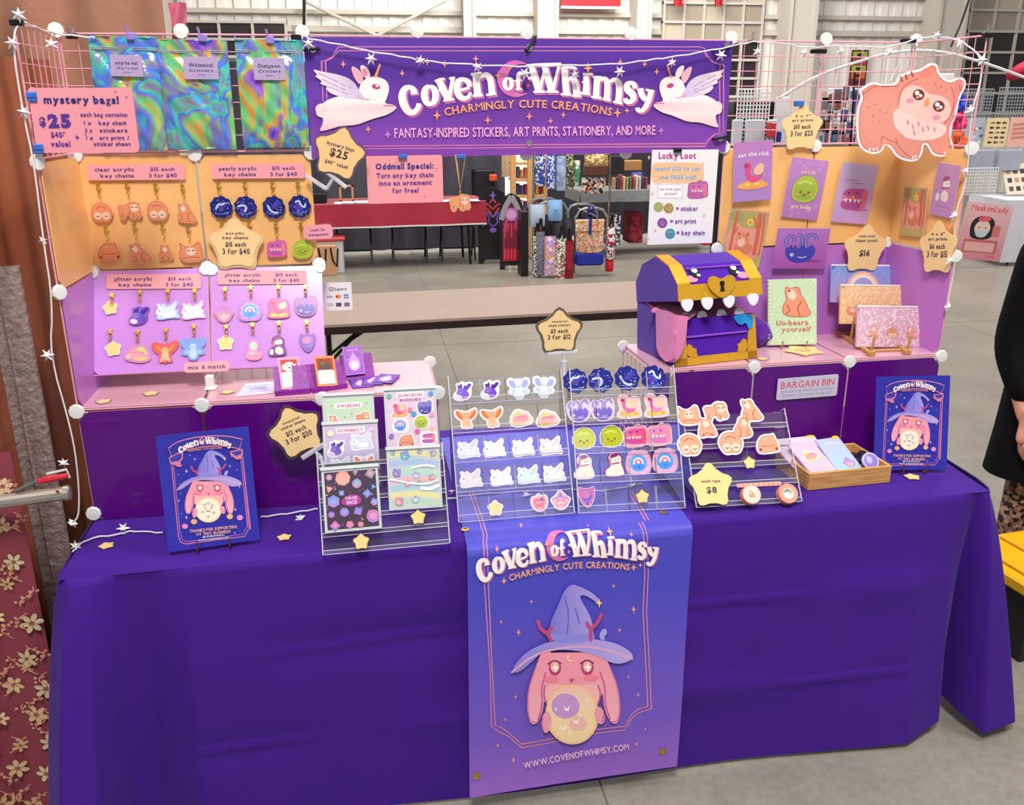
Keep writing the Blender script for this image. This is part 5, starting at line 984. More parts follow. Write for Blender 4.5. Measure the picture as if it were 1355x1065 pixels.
build('lilac_line',G().tube([(.045,.016,.092),(w_-.035,.016,.092)],.0035,6),LV,ch,Mx)
def tng(o_):
    def f(u,v):
        a0=.0+.02*v; a1=.150-.03*max(0,v-.3)**1.5; rr=math.sqrt(max(0,1-max(0,(v-.72)/.28)**2)); m=(a0+a1)/2; A=m+(u-.5)*(a1-a0)*rr; b=.172-.160*v+(.01*math.sin(u*PI) if v<.1 else 0)
        if A<.108: return (-.010-o_,.105-A,b)
        return (-.010-o_+(A-.108)*.95,-.012-o_*1.0,b)
    return f
g=G().grid(tng(.007),24,16); g.grid(tng(0),24,16); build('tongue',g,FK,ch,Mx,smooth=True)
g=G().prism([(-.024,.12),(.035,-.004),(.12,.07),(.05,.2)],0,.006,lambda a,b,c:(a,b,.156+b*.05+c)); build('tongue_root',g,FK,ch,Mx)
build('blue_drip',G().prism(chaikin([(w_-.085,.150),(w_-.01,.152),(w_-.012,.105),(w_-.028,.098),(w_-.038,.125),(w_-.055,.115),(w_-.072,.125)],2),.004,.009,fb),K('blue_felt','#1f8fd8',.8),ch,Mx)
# big felt die behind the chest
c=at(1003,432,y=-.02); c.z=SZ+.052; g=G(); n=[];r=.05; ph=(1+5**.5)/2; k=r/math.sqrt(1+ph*ph)
vv=[(0,1,ph),(0,-1,ph),(0,1,-ph),(0,-1,-ph),(1,ph,0),(-1,ph,0),(1,-ph,0),(-1,-ph,0),(ph,0,1),(-ph,0,1),(ph,0,-1),(-ph,0,-1)]; fs=[(0,1,8),(0,8,4),(0,4,5),(0,5,9),(0,9,1),(1,6,8),(8,6,10),(8,10,4),(4,10,2),(4,2,5),(5,2,11),(5,11,9),(9,11,7),(9,7,1),(1,7,6),(3,6,7),(3,7,11),(3,11,2),(3,2,10),(3,10,6)]
Wd=Matrix.Translation(c)@Matrix.Rotation(.35,4,'Z')@Matrix.Rotation(.25,4,'X'); g.add([tuple(q*k for q in p) for p in vv],fs); o=thing('twenty_sided_die','purple felt twenty sided die beside the treasure chest monster','die',Wd); build('die_body',g,K('die_felt','#5a1a9c',.9,sheen=.3),o,Wd)
a=Art(z=.0007,S=lambda x,y,z:(x,-r*.93-z+abs(y)*.12,y)); a.text('8',.012,.022,.014,'#e8dcf8','c',.0); a.text('2',.004,.0,.016,'#e8dcf8','c',.0); a.text('17',.014,-.028,.015,'#e8dcf8','c',.0)
build('numerals',a,'P',o,Wd)
# ------------------------------------------------------------------ notebook, pouches and easels on the right shelf
pq=[(1016,456.5),(1080.6,455.5),(1078.6,368),(1014,370)]; PLN=lineplane(at(1016,458,z=SZ+.012),at(1081,457,z=SZ+.012),14); F=Frame(PLN,pq)
o=thing('notebook','pale green spiral notebook with a tawny bear on its leafy cover','notebook',F.M()); w,h=F.w,F.h; build('cover',G().col('#c3dcb4').prism(rrect(-w/2,0,w/2,h,.003),-.010,0),'P',o,F.M())
a=Art(z=.0003); rnd=random.Random(9); a.dz=1e-6
for i in range(170): x,y=rnd.uniform(-.45,.47)*w,rnd.uniform(.02,.98)*h; a.ell(x,y,.0035,.0018,'#e2edd6',rnd.random()*3,6)
a.dz=3e-5; sprite(a,'sit',w*.06,h*.66,w*.34,fill='#e59474',line='#b86a50')
a.text('Un-beara',0,h*.30,h*.075,'#c87a68','c',.04,w=w*.66); a.text('yourself',w*.08,h*.20,h*.075,'#c87a68','c',.04,w=w*.60); build('print',a,'P',o,F.M())
for i in range(17): y=.008+i*(h-.016)/16; g=G().tube([(-w/2+.003,y,.001),(-w/2-.002,y,.003),(-w/2-.005,y,-.004),(-w/2-.002,y,-.011),(-w/2+.003,y,-.010)],.0010,5); build('spiral_ring',g,K('rose_gold','#d89a90',.3,.7),o,F.M())
def hook_easel(label,xs,py,pl,mat,zt,group,h=.03):
    """small wire easel: two hooks in front of a standing sheet, legs behind it"""
    ps=[hit(x,py,pl) for x in xs]; o=thing('wire_easel',label,'easel',(sum((p.x for p in ps))/2,ps[0].y,zt),group); n=pl[1] if pl[1].y<0 else -pl[1]; nf=V((n.x,n.y,0)).normalized()
    for p in ps:
        b0=V((p.x,p.y,zt+.003)); g=G().tube([b0+nf*.016+V((0,0,h*.8)),b0+nf*.018+V((0,0,h*.3)),b0+nf*.014+V((0,0,.002)),b0-nf*.06+V((0,0,.002))],.0022,6); g.ball(b0+nf*.016+V((0,0,h*.8)),.003,6); build('hook',g,mat,o)
        g=G().tube([b0-nf*.016+V((0,0,.002)),b0-nf*.05+V((0,0,.12))],.002,6); build('strut',g,mat,o)
    a0,a1=[V((p.x,p.y,zt+.005))-nf*.05 for p in ps]; build('crossbar',G().tube([a0,a1],.002,6),mat,o); return o
hook_easel('small gold easel holding the green notebook',(1033,1065),457,PLN,GOLD,SZ+.006,None,.026)
def pouch(label,quad,base,tilt,c0,c1,fn,z0):
    pl=lineplane(at(*quad[0],y=base[0]),at(*quad[1],y=base[1]),tilt); F=Frame(pl,quad); o=thing('zipper_pouch',label,'pouch',F.M(),'zipper pouches on the wooden easel'); w,h=F.w,F.h
    pf=lambda u,v:.004+.004*math.sin(PI*u)*math.sin(PI*v)
    g=G(); g.grid(lambda u,v:((u-.5)*w,v*h,pf(u,v)),10,8,lambda u,v:mix(c0,c1,v)); g.grid(lambda u,v:((u-.5)*w,v*h,-pf(u,v)),10,8,lambda u,v:mix(c0,c1,v)); g.col(mix(c0,c1,.5)); g.rbox((-w/2,0,-.004),(w/2,h,.004),.002); build('pouch_body',g,'P',o,F.M())
    build('zip',G().tube([(-w/2+.002,h+.002,0),(w/2-.002,h+.002,0)],.004,6),K('zip_white','#ece8ec',.5),o,F.M()); a=Art(z=.0004,S=lambda x,y,z:(x,y,z+pf(x/w+.5,y/h)),maxlen=.02); fn(a,w,h); build('print',a,'P',o,F.M()); return pl
def leafy(a,w,h,c,n=230):
    dz=a.dz; a.dz=1e-6
    rnd=random.Random(c)
    for i in range(n): a.ell(rnd.uniform(-.48,.48)*w,rnd.uniform(.03,.97)*h,.0045,.0026,c,rnd.random()*3,6)
    a.dz=dz
def pf1(a,w,h):
    for r_,c in((.36,'#f0b498'),(.32,'#f6d0bc'),(.28,'#f4ece0'),(.24,'#a8a4e0')): a.poly([(w*r_*math.cos(t)*.72,h*.36+w*r_*math.sin(t)*.72) for t in [PI*i/16 for i in range(17)]],c)
    for x in(-.2,-.08,.06,.18): a.ell(w*x,h*.37,w*.09,h*.07,'#e8e4f4')
    for x,y in((-.38,.8),(-.3,.62),(.05,.9),(.35,.82),(.42,.6)): a.spark(w*x,h*y,.003,'#f4f4ff')
def pf2(a,w,h): leafy(a,w,h,'#f9e0bc'); sprite(a,'sprawl',-w*.32,h*.36,w*.09); sprite(a,'walk',w*.02,h*.34,w*.09); sprite(a,'sit',w*.32,h*.36,w*.09)
def pf3(a,w,h): leafy(a,w,h,'#f6e0ea',300); sprite(a,'up',-w*.27,h*.38,w*.085,fill='#eab0a0',line='#c07a68'); sprite(a,'face',0,h*.34,w*.085,fill='#e0a080',line='#b87860'); sprite(a,'sit',w*.27,h*.38,w*.09,fill='#e8a890',line='#c07a68')
pl1=pouch('blue zipper pouch with a rainbow, rearmost on the wooden easel',[(1098,400.4),(1181,400),(1180,353),(1097,351.5)],(.045,.05),14,'#b49ad4','#7f9be0',pf1,SZ+.012)
pl2=pouch('orange zipper pouch with bears, middle one on the wooden easel',[(1110.3,428.6),(1197.2,428.6),(1196.6,379.5),(1109.6,378)],(-.02,-.015),14,'#eec08c','#f2c498',pf2,SZ+.012)
pl3=pouch('pink zipper pouch with three bears, front one on the wooden easel',[(1131.4,458.5),(1224.4,459.6),(1219.4,406.5),(1129.3,407)],(-.118,-.11),14,'#dcaec4','#dfb2c6',pf3,SZ+.012)
WOOD=K('beech_wood','#c8935a',.5,var=.15,scale=25)
p0=at(1101,436,z=SZ+.01);p1=at(1154,470,z=SZ+.01);p2=at(1160,436,z=SZ+.01);p3=at(1201,468,z=SZ+.01)
es=thing('wooden_easel','light wooden three tier easel under the zipper pouches','easel',tuple((p1+p3)/2))
for a0,a1 in((p0,p1),(p2,p3)):
    d=(a1-a0).normalized(); n=V((-d.y,d.x,0))*.006; g=G(); g.hexa([tuple(v+V((0,0,z))) for z in(-.003,.008) for v in(a0-n,a1-n,a1+n,a0+n)]); build('rail',g,WOOD,es)
    for t in(.0,.5,1):
        p=a0.lerp(a1,t*.97)+V((0,0,.0)); top=p+V((.003,-.004,.055 if t==1 else (.14 if t==0 else .085))); build('peg',G().tube([p-V((0,.0,0)),top],.0045,6),WOOD,es)
        if t==1: build('foot_block',G().rbox((p.x-.011,p.y-.010,p.z-.003),(p.x+.011,p.y+.010,p.z+.012),.002),WOOD,es)
for t in(.15,.85):
    a0=p0.lerp(p1,t);a1=p2.lerp(p3,t); build('cross_rail',G().tube([a0,a1],.005,6),WOOD,es)
def flatstar(px,py,rpx,z,lab,group='small yellow stars lying on the displays',rot=.3,txt=False):
    c=at(px,py,z=z); e=at(px+rpx,py,z=z); r=(e-c).length; W0=Matrix.Translation(c)@Matrix.Rotation(rot,4,'Z'); g=G().col('#6a4a48').prism(starp(r,.62),0,.0008); g.col('#f4cf8e').prism(starp(r*.9,.62),.0008,.0015)
    o=build('paper_star',g,'P',None,W0); tag(o,lab,'star cut-out',group)
    return c,r
for px,py,r,z,l,ro in((141,722,12.5,TZ+.002,'small yellow star lying at the left front corner of the purple tablecloth',.5),(376,711,12,TZ+.002,'small yellow star on the cloth between the left poster and the clear stand',.1),(1207,631,13,TZ+.002,'small yellow star on the cloth before the right poster',1.0),(137,531.5,12,SZ+.007,'small yellow star at the left corner of the left shelf',.4),(199.6,521,12.5,SZ+.007,'small yellow star in the middle of the left shelf',.2),(301,519,11,SZ+.007,'small yellow star on the left shelf beside the white leaflet',.8),(1009,475,9,SZ+.007,'tiny yellow star on the right shelf beside the notebook',.3)): flatstar(px,py,r,z,l,rot=ro)
c=at(1063,464,z=SZ+.0085); W0=Matrix.Translation(c)@Matrix.Rotation(.25,4,'Z'); o=thing('star_sign','yellow star price sign lying flat on the right shelf before the notebook','price sign',W0); build('sheet',G().col('#f4cf8e').prism(starp(.068,.62),0,.002),'P',o,W0); a=Art(z=.0022); a.line([(-.025,.008),(.025,.010)],.004,'#8a6a50'); a.line([(-.02,-.010),(.02,-.009)],.006,'#8a6a50'); build('print',a,'P',o,W0)
# ------------------------------------------------------------------ clear racks
def rack(label,quad,tilt,tiers,cols,z0=TZ+.002,group=None,lip=.022,name='acrylic_rack',back=True,holes=False,deep=.0):
    bl,br,tr,tl=quad; pl=lineplane(at(*bl,z=z0),at(*br,z=z0),tilt); F=Frame(pl,quad); o=thing(name,label,'display rack',F.M(),group); w,h=F.w,F.h; hw=w/2; t=.002
    up=V((0,0,1)); Wi=F.M().inverted(); hz=F.u.z*h
    # side panels reach from the slope back and down to the table
    dv=Wi.to_3x3()@V((0,0,-1)); bk=Wi.to_3x3()@V((-F.n.x,-F.n.y,0)).normalized()
    for sx in(-1,1):
        A=V((0,0,.026)); pts=[V((0,0,.026)),V((0,h,.022)),V((0,h,.0))+dv*0,V((0,h,0))+dv*hz*.995+bk*.0,V((0,0,0))]
        P3=[(p.y,p.z) for p in pts]; x0=sx*hw; g=G(); g.mi=0
        n=len(P3); g.prism(P3,x0-t/2,x0+t/2,lambda a,b,c:(c,a,b)); build('side_panel',g,ACR,o,F.M())
        g=G(); g.tube([(x0,P3[0][0],P3[0][1]),(x0,P3[1][0],P3[1][1]),(x0,P3[2][0],P3[2][1])],.0016,5); build('panel_edge',g,ACE,o,F.M())
    th=h/tiers
    for i in range(tiers):
        y=i*th
        if back: build('back_plate',G().box((-hw,y+.002,0),(hw,y+th*.9,t)),ACR,o,F.M())
        build('ledge',G().box((-hw,y,0),(hw,y+t,lip)),ACR,o,F.M()); build('lip',G().box((-hw,y,lip),(hw,y+th*.22,lip+t)),ACR,o,F.M())
        build('lip_edge',G().box((-hw,y+th*.22-.0007,lip),(hw,y+th*.22+.0009,lip+t)),ACE,o,F.M()); build('ledge_edge',G().box((-hw,y-.0008,lip-.001),(hw,y+.0008,lip+t)),ACE,o,F.M())
        for c in range(1,cols): x=-hw+w*c/cols+.006*math.sin(i*3+c*2); build('divider',G().box((x,y,t),(x+.0012,y+th*.8,lip*.9)),ACE if (c+i)%2 else ACR,o,F.M())
    if holes:
        for i in range(tiers*2):
            y=h*(i+.5)/(tiers*2); build('screw',G().lathe((hw+.001,y,.012),[(.003,0),(.003,.002),(.001,.0025)],8,(1,0,0)),K('nickel_dull','#c8c8d0',.4,.6),o,F.M())
    return pl,F
plA,FA=rack('clear acrylic sticker rack with winged rabbit stickers, left of the joined pair',[(607,690),(757,680),(745,489),(596,500)],27,5,4,group='clear sticker racks in the middle')
plB,FB=rack('clear acrylic sticker rack with dark blue starry stickers, right of the joined pair',[(760,680),(906,671),(878,486),(748,488)],27,5,4,group='clear sticker racks in the middle')
plC,FC=rack('clear acrylic rack with tawny bear stickers and washi tape rolls',[(915,675),(1058,664),(1014,545),(884,548)],36,5,1,holes=True)
plD,FD=rack('clear acrylic rack carrying four sticker sheets beside the left poster',[(426,733),(596,718),(584,585),(424,598)],24,6,1,holes=True)
def stk(k,key,px,py,r,pl,label,group,border=.12,bcol='#fbf9fd',rot=0,out=.008,**kw): return place_sticker(k,key,px,py,r,pl,'sticker',label,'sticker',group,border,bcol,rot,out,**kw)
gp='creature stickers in the left clear rack'; n2=('first','second'); 
for i,(x,y) in enumerate(((612.6,518.3),(649,516.4))): stk('bat','sbat%d'%i,x,y,13,plA,'violet bat winged fox sticker, %s from the left in the top tier'%n2[i],gp,p='#7a4fc8' if not i else '#5a26b0')
for i,(x,y) in enumerate(((686,515),(719.2,513.2))): stk('moth','smoth',x,y,14,plA,'pale blue moth sticker in the top tier, %s of the two'%('left' if not i else 'right'),gp,rot=.0 if not i else -.1,fill='#dfe4fa')
for i,(x,y) in enumerate(((616.6,555.3),(650.9,554))): stk('fox','sfox',x,y,14.5,plA,'orange butterfly eared fox sticker in the second tier, %s of the two'%('left' if not i else 'right'),gp,rot=.0 if not i else .06,fill='#f9c8b0')
for i,(x,y) in enumerate(((688.5,553.4),(724,554))): stk('cater','scat',x,y,15,plA,'pink and green caterpillar sticker in the second tier, %s of the two'%('left' if not i else 'right'),gp,fill='#f4d8c8')
bl_=('pale blue','bright white','white and cream','ivory pink'); b4=('pale pink','plain white','mint tinted','pale grey blue')
for r_,ys,nm in((0,((620,596),(654,595),(692.3,593.8),(728.6,592)),bl_),(1,((623.3,635),(663.4,632.7),(699,630),(733,627.7)),b4)):
    for i,(x,y) in enumerate(ys): stk('bunny','sb%d%d'%(r_,i),x,y,14.5,plA,'%s winged rabbit sticker in the %s tier of the left rack'%(nm[i],('third','fourth')[r_]),gp,fill=(('#dfe4f8','#ffffff','#fbfaf6','#f2ecea'),('#f2e6f0','#ffffff','#dcebf0','#e4eaf2'))[r_][i],c=(('#e2e6fa','#ffffff','#fffdf8','#f6e8e4'),('#f6e0ea','#ffffff','#d4ecec','#e8eef4'))[r_][i],l='#b8b8d0')
stk('star','sstar',655,672.8,11,plA,'cream glow star sticker in the lowest tier of the left rack',gp,c='#f6dca0'); stk('apple','sapple',713.6,665,12,plA,'red round creature sticker with a pale bow in the lowest tier',gp,fill='#f6c0c8'); stk('gem','sgem',741,661.6,13,plA,'pink dice creature sticker in a witch hat in the lowest tier',gp,fill='#f0b8cc')
gp='creature stickers in the right clear rack'
for i,(x,y) in enumerate(((760.7,505),(794,503.8),(828.5,501.3),(863.6,500.7))): stk('galaxy','sgal%d'%i,x,y,17.5,plB,'dark blue starry sticker with %s in the top tier'%GK[i],gp,.02,'#1c2488',fill='#161e80',gk=i)
two=lambda i:'left' if not i else 'right'
for i,(x,y) in enumerate(((765,544),(796.5,542.7))): stk('hydra','shyd%d'%i,x,y,15.5,plB,'lilac many armed creature sticker, %s of the two'%two(i),gp,.1,'#efdcf2',fill='#e6d0ee',c='#8f7ad4',d='#6a58c0')
for i,(x,y) in enumerate(((831,539),(866.7,537.7))): stk('drake','sdrk%d'%i,x,y,16,plB,'pink dragon on gold sticker, %s of the two'%two(i),gp,.1,'#fbe0e4',fill='#f8ccd4',c='#ee6a9c' if not i else '#ee88b8')
for i,(x,y) in enumerate(((771.4,580.4),(807.8,577.9))): stk('slime','sslm%d'%i,x,y,16,plB,'%s slime sticker with a smiling face'%('pale green' if not i else 'bright lime green'),gp,.08,'#eef0c8',fill='#c6cf5a' if not i else '#b4bf1c',c='#cfd878' if not i else '#c0cc28',d='#b4bf58' if not i else '#a4b010')
for i,(x,y) in enumerate(((839.7,577.2),(871,575.4))): stk('chest','scst%d'%i,x,y,16,plB,'%s treasure chest monster sticker'%('crimson and pink' if not i else 'soft pink'),gp,.08,'#f8c8d4',fill='#f2a0b4',c='#d8509c' if not i else '#e084c4',g='#e8486a' if not i else '#f08ca4')
for i,(x,y) in enumerate(((773,617.6),(813.4,615))): stk('dog','sdog%d'%i,x,y,16,plB,'white dog sticker in a %s witch hat'%('faded lilac' if not i else 'magenta'),gp,.08,'#f6eef4' if not i else '#8a2c86',fill='#f6ead8',h='#b884c0' if not i else '#a02c8c')
for i,(x,y) in enumerate(((843.5,612.6),(878.6,610))): stk('rainb','srnb',x,y,16.5,plB,'blue rainbow critter sticker with a pink fringe, %s of the two'%two(i),gp,.06,'#f2c4dc',fill='#eeb4d8')
stk('owlhead','spot',775.8,657.8,14,plB,'pink and blue potion sticker in the lowest tier of the right rack',gp,.06,'#f4d4e4',fill='#d87cb8'); 
def blankstar(px,py,r,pl,lab,out=.026): return place_sticker('star','bstar',px,py,r,pl,'paper_star',lab,'star cut-out','small yellow stars standing on the clear racks',.10,'#6a5450',0,out,mat='P',c='#f5d38e')
blankstar(846.6,657.8,10,plB,'small yellow star on the lowest tier of the right sticker rack'); blankstar(986.9,615.4,9,plC,'small yellow star on the rack of tawny bear stickers'); blankstar(552.5,684,11,plD,'small yellow star under the holographic sticker sheet'); blankstar(478,716,12,plD,'small yellow star under the black dice sticker sheet')
gp='tawny bear stickers in the right clear rack'
for i,(k,x,y,r,l,ro) in enumerate((('sprawl',906.8,553.8,15.5,'tawny sprawling bear sticker with raised ears, top tier beside the starry rack',0),('walk',942.8,549.5,17,'tawny walking owl bear sticker in the top tier',0),('sit',987,546.5,16,'tawny sitting bear sticker looking up, end of the top tier',0),('up',930,570.6,15,'tawny upright bear sticker facing the front, second tier',0),('sit',977,569,15.5,'tawny seated bear sticker with a small tail, second tier',-.1),('face',908,593,17,'tawny round sleeping face sticker nearest the starry rack',0),('face',961.6,590.5,17.5,'tawny round sleeping face sticker in the middle of the third tier',0),('dome',1009.7,590.5,16,'tawny dome shaped bear sticker at the end of the third tier',0))):
    stk(k,'c'+k+('f' if k=='sit' and ro else ''),x,y,r*.93,plC,l,gp,.14,'#fbf8f6',ro,out=.03,fill='#eea68a',line='#b8674a',flip=bool(ro))
starsign('big yellow star price sign for washi tape on the rack of bear stickers',943.5,643,31.5,(plC[0]+(plC[1] if plC[1].y<0 else -plC[1])*.034,plC[1]),.03,[('washi tape',0,.12,.12,.75),('$8',0,-.28,.24,.40)],col='#f5d28e')
nC=plC[1] if plC[1].y<0 else -plC[1]
g=G().col('#f3b7a4'); F=Frame((plC[0]+nC*.03,nC),[(975,645),(1034,642),(1034,637),(975,640)]); g.prism(rrect(-F.w/2,0,F.w/2,F.h,.004),0,.0008); o=thing('washi_strip','strip of tawny pink washi tape stretched between the two rolls','washi tape',F.M()); build('strip',g,'P',o,F.M()); a=Art(z=.001)
for i in range(9): sprite(a,'dome',(-.45+.11*i)*F.w,F.h*.5,.004,fill='#e08a78',line='#c0604a')
build('print',a,'P',o,F.M())
for px,py,l,art in((994,654.5,'washi tape roll with a printed label, left of the two rolls',1),(1042.5,653,'open washi tape roll showing its white core',0)):
    c=hit(px,py,(plC[0]+nC*.038,nC)); c2=c; ax=nC; o=thing('washi_roll',l,'washi tape',Matrix.Translation(c),'washi tape rolls')
    W1=Matrix.Translation(c); g=G(); 
    if art: g.lathe((0,0,0),[(.026,-.016),(.026,.004),(.0,.0045)],28,ax)
    else:
        e=ax.orthogonal().normalized(); g2=ax.cross(e); vs=[];fs=[]; n=28
        for r_,z in((.015,.004),(.027,.004),(.027,-.016),(.015,-.016)):
            for k in range(n): t=2*PI*k/n; vs.append(ax*z+(e*math.cos(t)+g2*math.sin(t))*r_)
        for i in range(4):
            for k in range(n): fs.append((i*n+k,i*n+(k+1)%n,((i+1)%4)*n+(k+1)%n,((i+1)%4)*n+k))
        g.add(vs,fs)
    build('tape',g,K('washi_tape','#ea9c86',.6,var=.25,scale=120),o,W1)
    r=V((0,0,1)).cross(ax).normalized(); u=ax.cross(r); Wl=Matrix(((r.x,u.x,ax.x,c.x),(r.y,u.y,ax.y,c.y),(r.z,u.z,ax.z,c.z),(0,0,0,1)))
    if art:
        a=Art(z=.005); a.ell(0,0,.0235,.0235,'#f6e6d4',n=24); sprite(a,'sit',0,.001,.011,fill='#e8a080'); 
        for k in range(12): t=2*PI*k/12; a.ell(.018*math.cos(t),.018*math.sin(t),.0022,.0012,'#b86a4c',t,6)
        build('printed_label',a,'P',o,Wl)
    else: g=G().lathe((0,0,0),[(.0152,-.015),(.0152,.0045),(.0135,.0045),(.0135,-.012)],24,(0,0,1)); build('core',g,WHITE,o,Wl)
# ------------------------------------------------------------------ sticker sheets
nD=plD[1] if plD[1].y<0 else -plD[1]
def ssheet(label,quad,off,draw,c0,c1,frame='#c9ced6'):
    F=Frame((plD[0]+nD*off,nD),quad); o=thing('sticker_sheet',label,'sticker sheet',F.M(),'sticker sheets in the clear rack'); w,h=F.w,F.h
    build('backing',G().col(frame).box((-w/2,0,0),(w/2,h,.0015)),'P',o,F.M()); a=Art(z=.0017); m=.006
    a.put([(-w/2+m,m),(w/2-m,m),(w/2-m,h-m*1.6),(-w/2+m,h-m*1.6)],[(0,1,2,3)],lambda x,y:mix(c0,c1,y/h)); draw(a,w,h); build('print',a,'P',o,F.M())
    build('sleeve',G().box((-w/2-.002,-.002,.004),(w/2+.002,h+.004,.0044)),VINYL,o,F.M())
    g=G().box((-w/2-.002,h-.004,.0044),(w/2+.002,h+.004,.006)); build('sleeve_flap',g,K('sleeve_flap','#d4d9de',.3),o,F.M())
def hd(a,t,w,h,y=.86,c='#c8487c'): a.poly(rrect(-w*.27,h*(y-.015),w*.27,h*(y+.07),.004),'#f8f4f8'); a.text(t,0,h*y,h*.045,c,'c',.04,w=w*.46)
def s1(a,w,h): hd(a,'OWLBEARS',w,h,.80); sprite(a,'sit',-w*.3,h*.60,w*.14,border=.12); sprite(a,'walk',w*.27,h*.63,w*.15,border=.12); sprite(a,'up',0,h*.50,w*.13,border=.12); sprite(a,'face',-w*.25,h*.3,w*.14,border=.12); sprite(a,'dome',w*.25,h*.3,w*.14,border=.12); [a.spark(w*x,h*y,.003,'#8a6a50') for x,y in((-.33,.83),(.35,.85),(-.08,.66),(.05,.7))]
def s2(a,w,h): hd(a,'DOWNERFLY',w,h); sprite(a,'bat',-w*.27,h*.63,w*.16,border=.12,p='#5a2cb0'); sprite(a,'bunny',w*.2,h*.70,w*.2,border=.12,fill='#cfdcf6',c='#dce6fa',flip=0) if 0 else sprite(a,'bunny',w*.2,h*.70,w*.2,border=.12,fill='#cfdcf6'); sprite(a,'bunny',-w*.2,h*.36,w*.19,border=.12,fill='#e8dcf0'); sprite(a,'fox',w*.22,h*.38,w*.18,border=.12); sprite(a,'moth',0,h*.15,w*.15,border=.1); a.ell(-w*.36,h*.85,w*.06,w*.06,'#f0ecc8'); a.ell(w*.38,h*.88,w*.04,w*.04,'#f4d0e4')
def s3(a,w,h):
    rnd=random.Random(3)
    for i in range(46): a.spark(rnd.uniform(-.45,.45)*w,rnd.uniform(.05,.92)*h,rnd.choice((.0015,.002,.004)),rnd.choice(('#f4c860','#b060c0','#e08ac0')))
    for x,y,s,n,c0,c1 in((-.37,.86,.06,6,'#e88aa0','#9a9ac8'),(-.13,.83,.135,8,'#f0a090','#e8b4a0'),(.10,.92,.055,4,'#a09ab0','#8a86a0'),(.36,.87,.10,4,'#c09ab0','#9a8aa8'),(-.38,.68,.075,3,'#f09080','#e8a898'),(.11,.73,.085,9,'#6fb0e0','#e08ab0'),(.40,.66,.055,3,'#5aa8e8','#5aa8e8'),(-.17,.60,.06,4,'#7fa0e0','#9a8ad0'),(-.32,.48,.115,6,'#6a9ae8','#c87ad0'),(.28,.56,.085,4,'#6a9ae8','#a07ad8'),(.40,.42,.075,5,'#6a9af0','#e07ab8'),(-.37,.28,.06,8,'#8a70e0','#d070c8'),(-.14,.30,.085,7,'#7f90e8','#c070d0'),(.10,.30,.09,4,'#6a78e0','#c07ad8'),(.36,.20,.12,9,'#e07ab8','#b080d8'),(-.32,.10,.095,4,'#f06aa8','#7a80e0'),(-.06,.10,.075,5,'#f07098','#c080c0'),(.13,.09,.055,8,'#e0709a','#d080a0')):
        p=[(x*w+s*w*math.cos(2*PI*k/n+x*5),y*h+s*w*math.sin(2*PI*k/n+x*5)) for k in range(n)]; a.poly(p,lambda X,Y:mix(c1,c0,max(0,min(1,.5+(Y-y*h)/(2*s*w))))); a.poly([(x*w+(q[0]-x*w)*.5,y*h+(q[1]-y*h)*.5) for q in p],mix(c0,'#ffffff',.15))
    a.poly(chaikin([(-.18*w,.50*h),(0,.58*h),(.17*w,.52*h),(.17*w,.42*h),(0,.37*h),(-.18*w,.42*h)],2),'#b02c98'); a.text('MAGIC',0,h*.49,h*.05,'#f4d0f0','c',.04,w=w*.22); a.text('DICE',0,h*.42,h*.05,'#f4d0f0','c',.04,w=w*.18)
def s4(a,w,h): hd(a,'DUNGEON',w,h,.88); a.text('BUDDIES',0,h*.82,h*.035,'#a83890','c',.04,w=w*.4); sprite(a,'drake',-w*.22,h*.70,w*.16,border=.1,bcol='#ffffff',fill='#f4a0b0'); sprite(a,'hydra',w*.27,h*.72,w*.15,border=.12,fill='#8a80d8'); sprite(a,'rainb',-w*.22,h*.49,w*.15,border=.1); sprite(a,'slime',w*.18,h*.52,w*.15,border=.12); sprite(a,'dome',0-w*.12,h*.28,w*.16,border=.12); sprite(a,'chest',w*.3,h*.30,w*.15,border=.12); sprite(a,'face',-w*.2,h*.12,w*.12,border=.1); [a.ell(w*x,h*y,w*.05,w*.05,c) for x,y,c in((-.4,.9,'#5fb8a0'),(.4,.91,'#4a9ae0'),(.05,.64,'#3aa0c8'),(-.02,.7,'#e87aa0'),(.4,.62,'#f0a0b8'),(.38,.42,'#f0b8a0'),(.1,.4,'#d060a8'),(-.4,.35,'#8a6ac8'))]
def s5(a,w,h):
    for i,(c,y) in enumerate((('#b8d4c0',.1),('#e6dca0',.22),('#a8c8dc',.34),('#e0b8c4',.46),('#b8dcc8',.6),('#a8c0e0',.74),('#dcd8a8',.88))): a.line([(-w*.46,h*y),(0,h*(y+.04)),(w*.46,h*(y-.05))],h*.09,c,1)
    for x,y,s,c,k in((-.38,.92,.06,'#60a898','gem'),(-.15,.88,.11,'#4aa0b8','gem'),(.12,.92,.06,'#a08a90','gem'),(.37,.88,.08,'#a8a098','gem'),(-.32,.60,.10,'#8a5cc8','gem'),(.03,.55,.08,'#b8c8dc','gem'),(.32,.50,.07,'#e09a88','gem'),(-.13,.42,.07,'#e88a80','gem'),(.08,.42,.06,'#8cc890','gem'),(-.3,.14,.1,'#e8909a','gem'),(0,.16,.08,'#b0d0e0','gem')):
        sprite(a,'gem',x*w,y*h,s*w,rot=x*3,fill=c,c=c)
    a.line([(-w*.45,h*.5),(-w*.1,h*.42),(w*.2,h*.38),(w*.46,h*.44)],.004,'#fbfcff',1); a.line([(w*.1,h*.33),(w*.3,h*.3),(w*.46,h*.36)],.008,'#fbfcff',1); a.line([(-w*.05,h*.66),(w*.2,h*.7),(w*.4,h*.66)],.005,'#f4f8ff',1)
ssheet('pale green sticker sheet of tawny owl bears, rearmost beside the star sign',[(431,612),(499,608),(495,519),(427,523)],-.045,s1,'#cfe0c4','#c2dcc0')
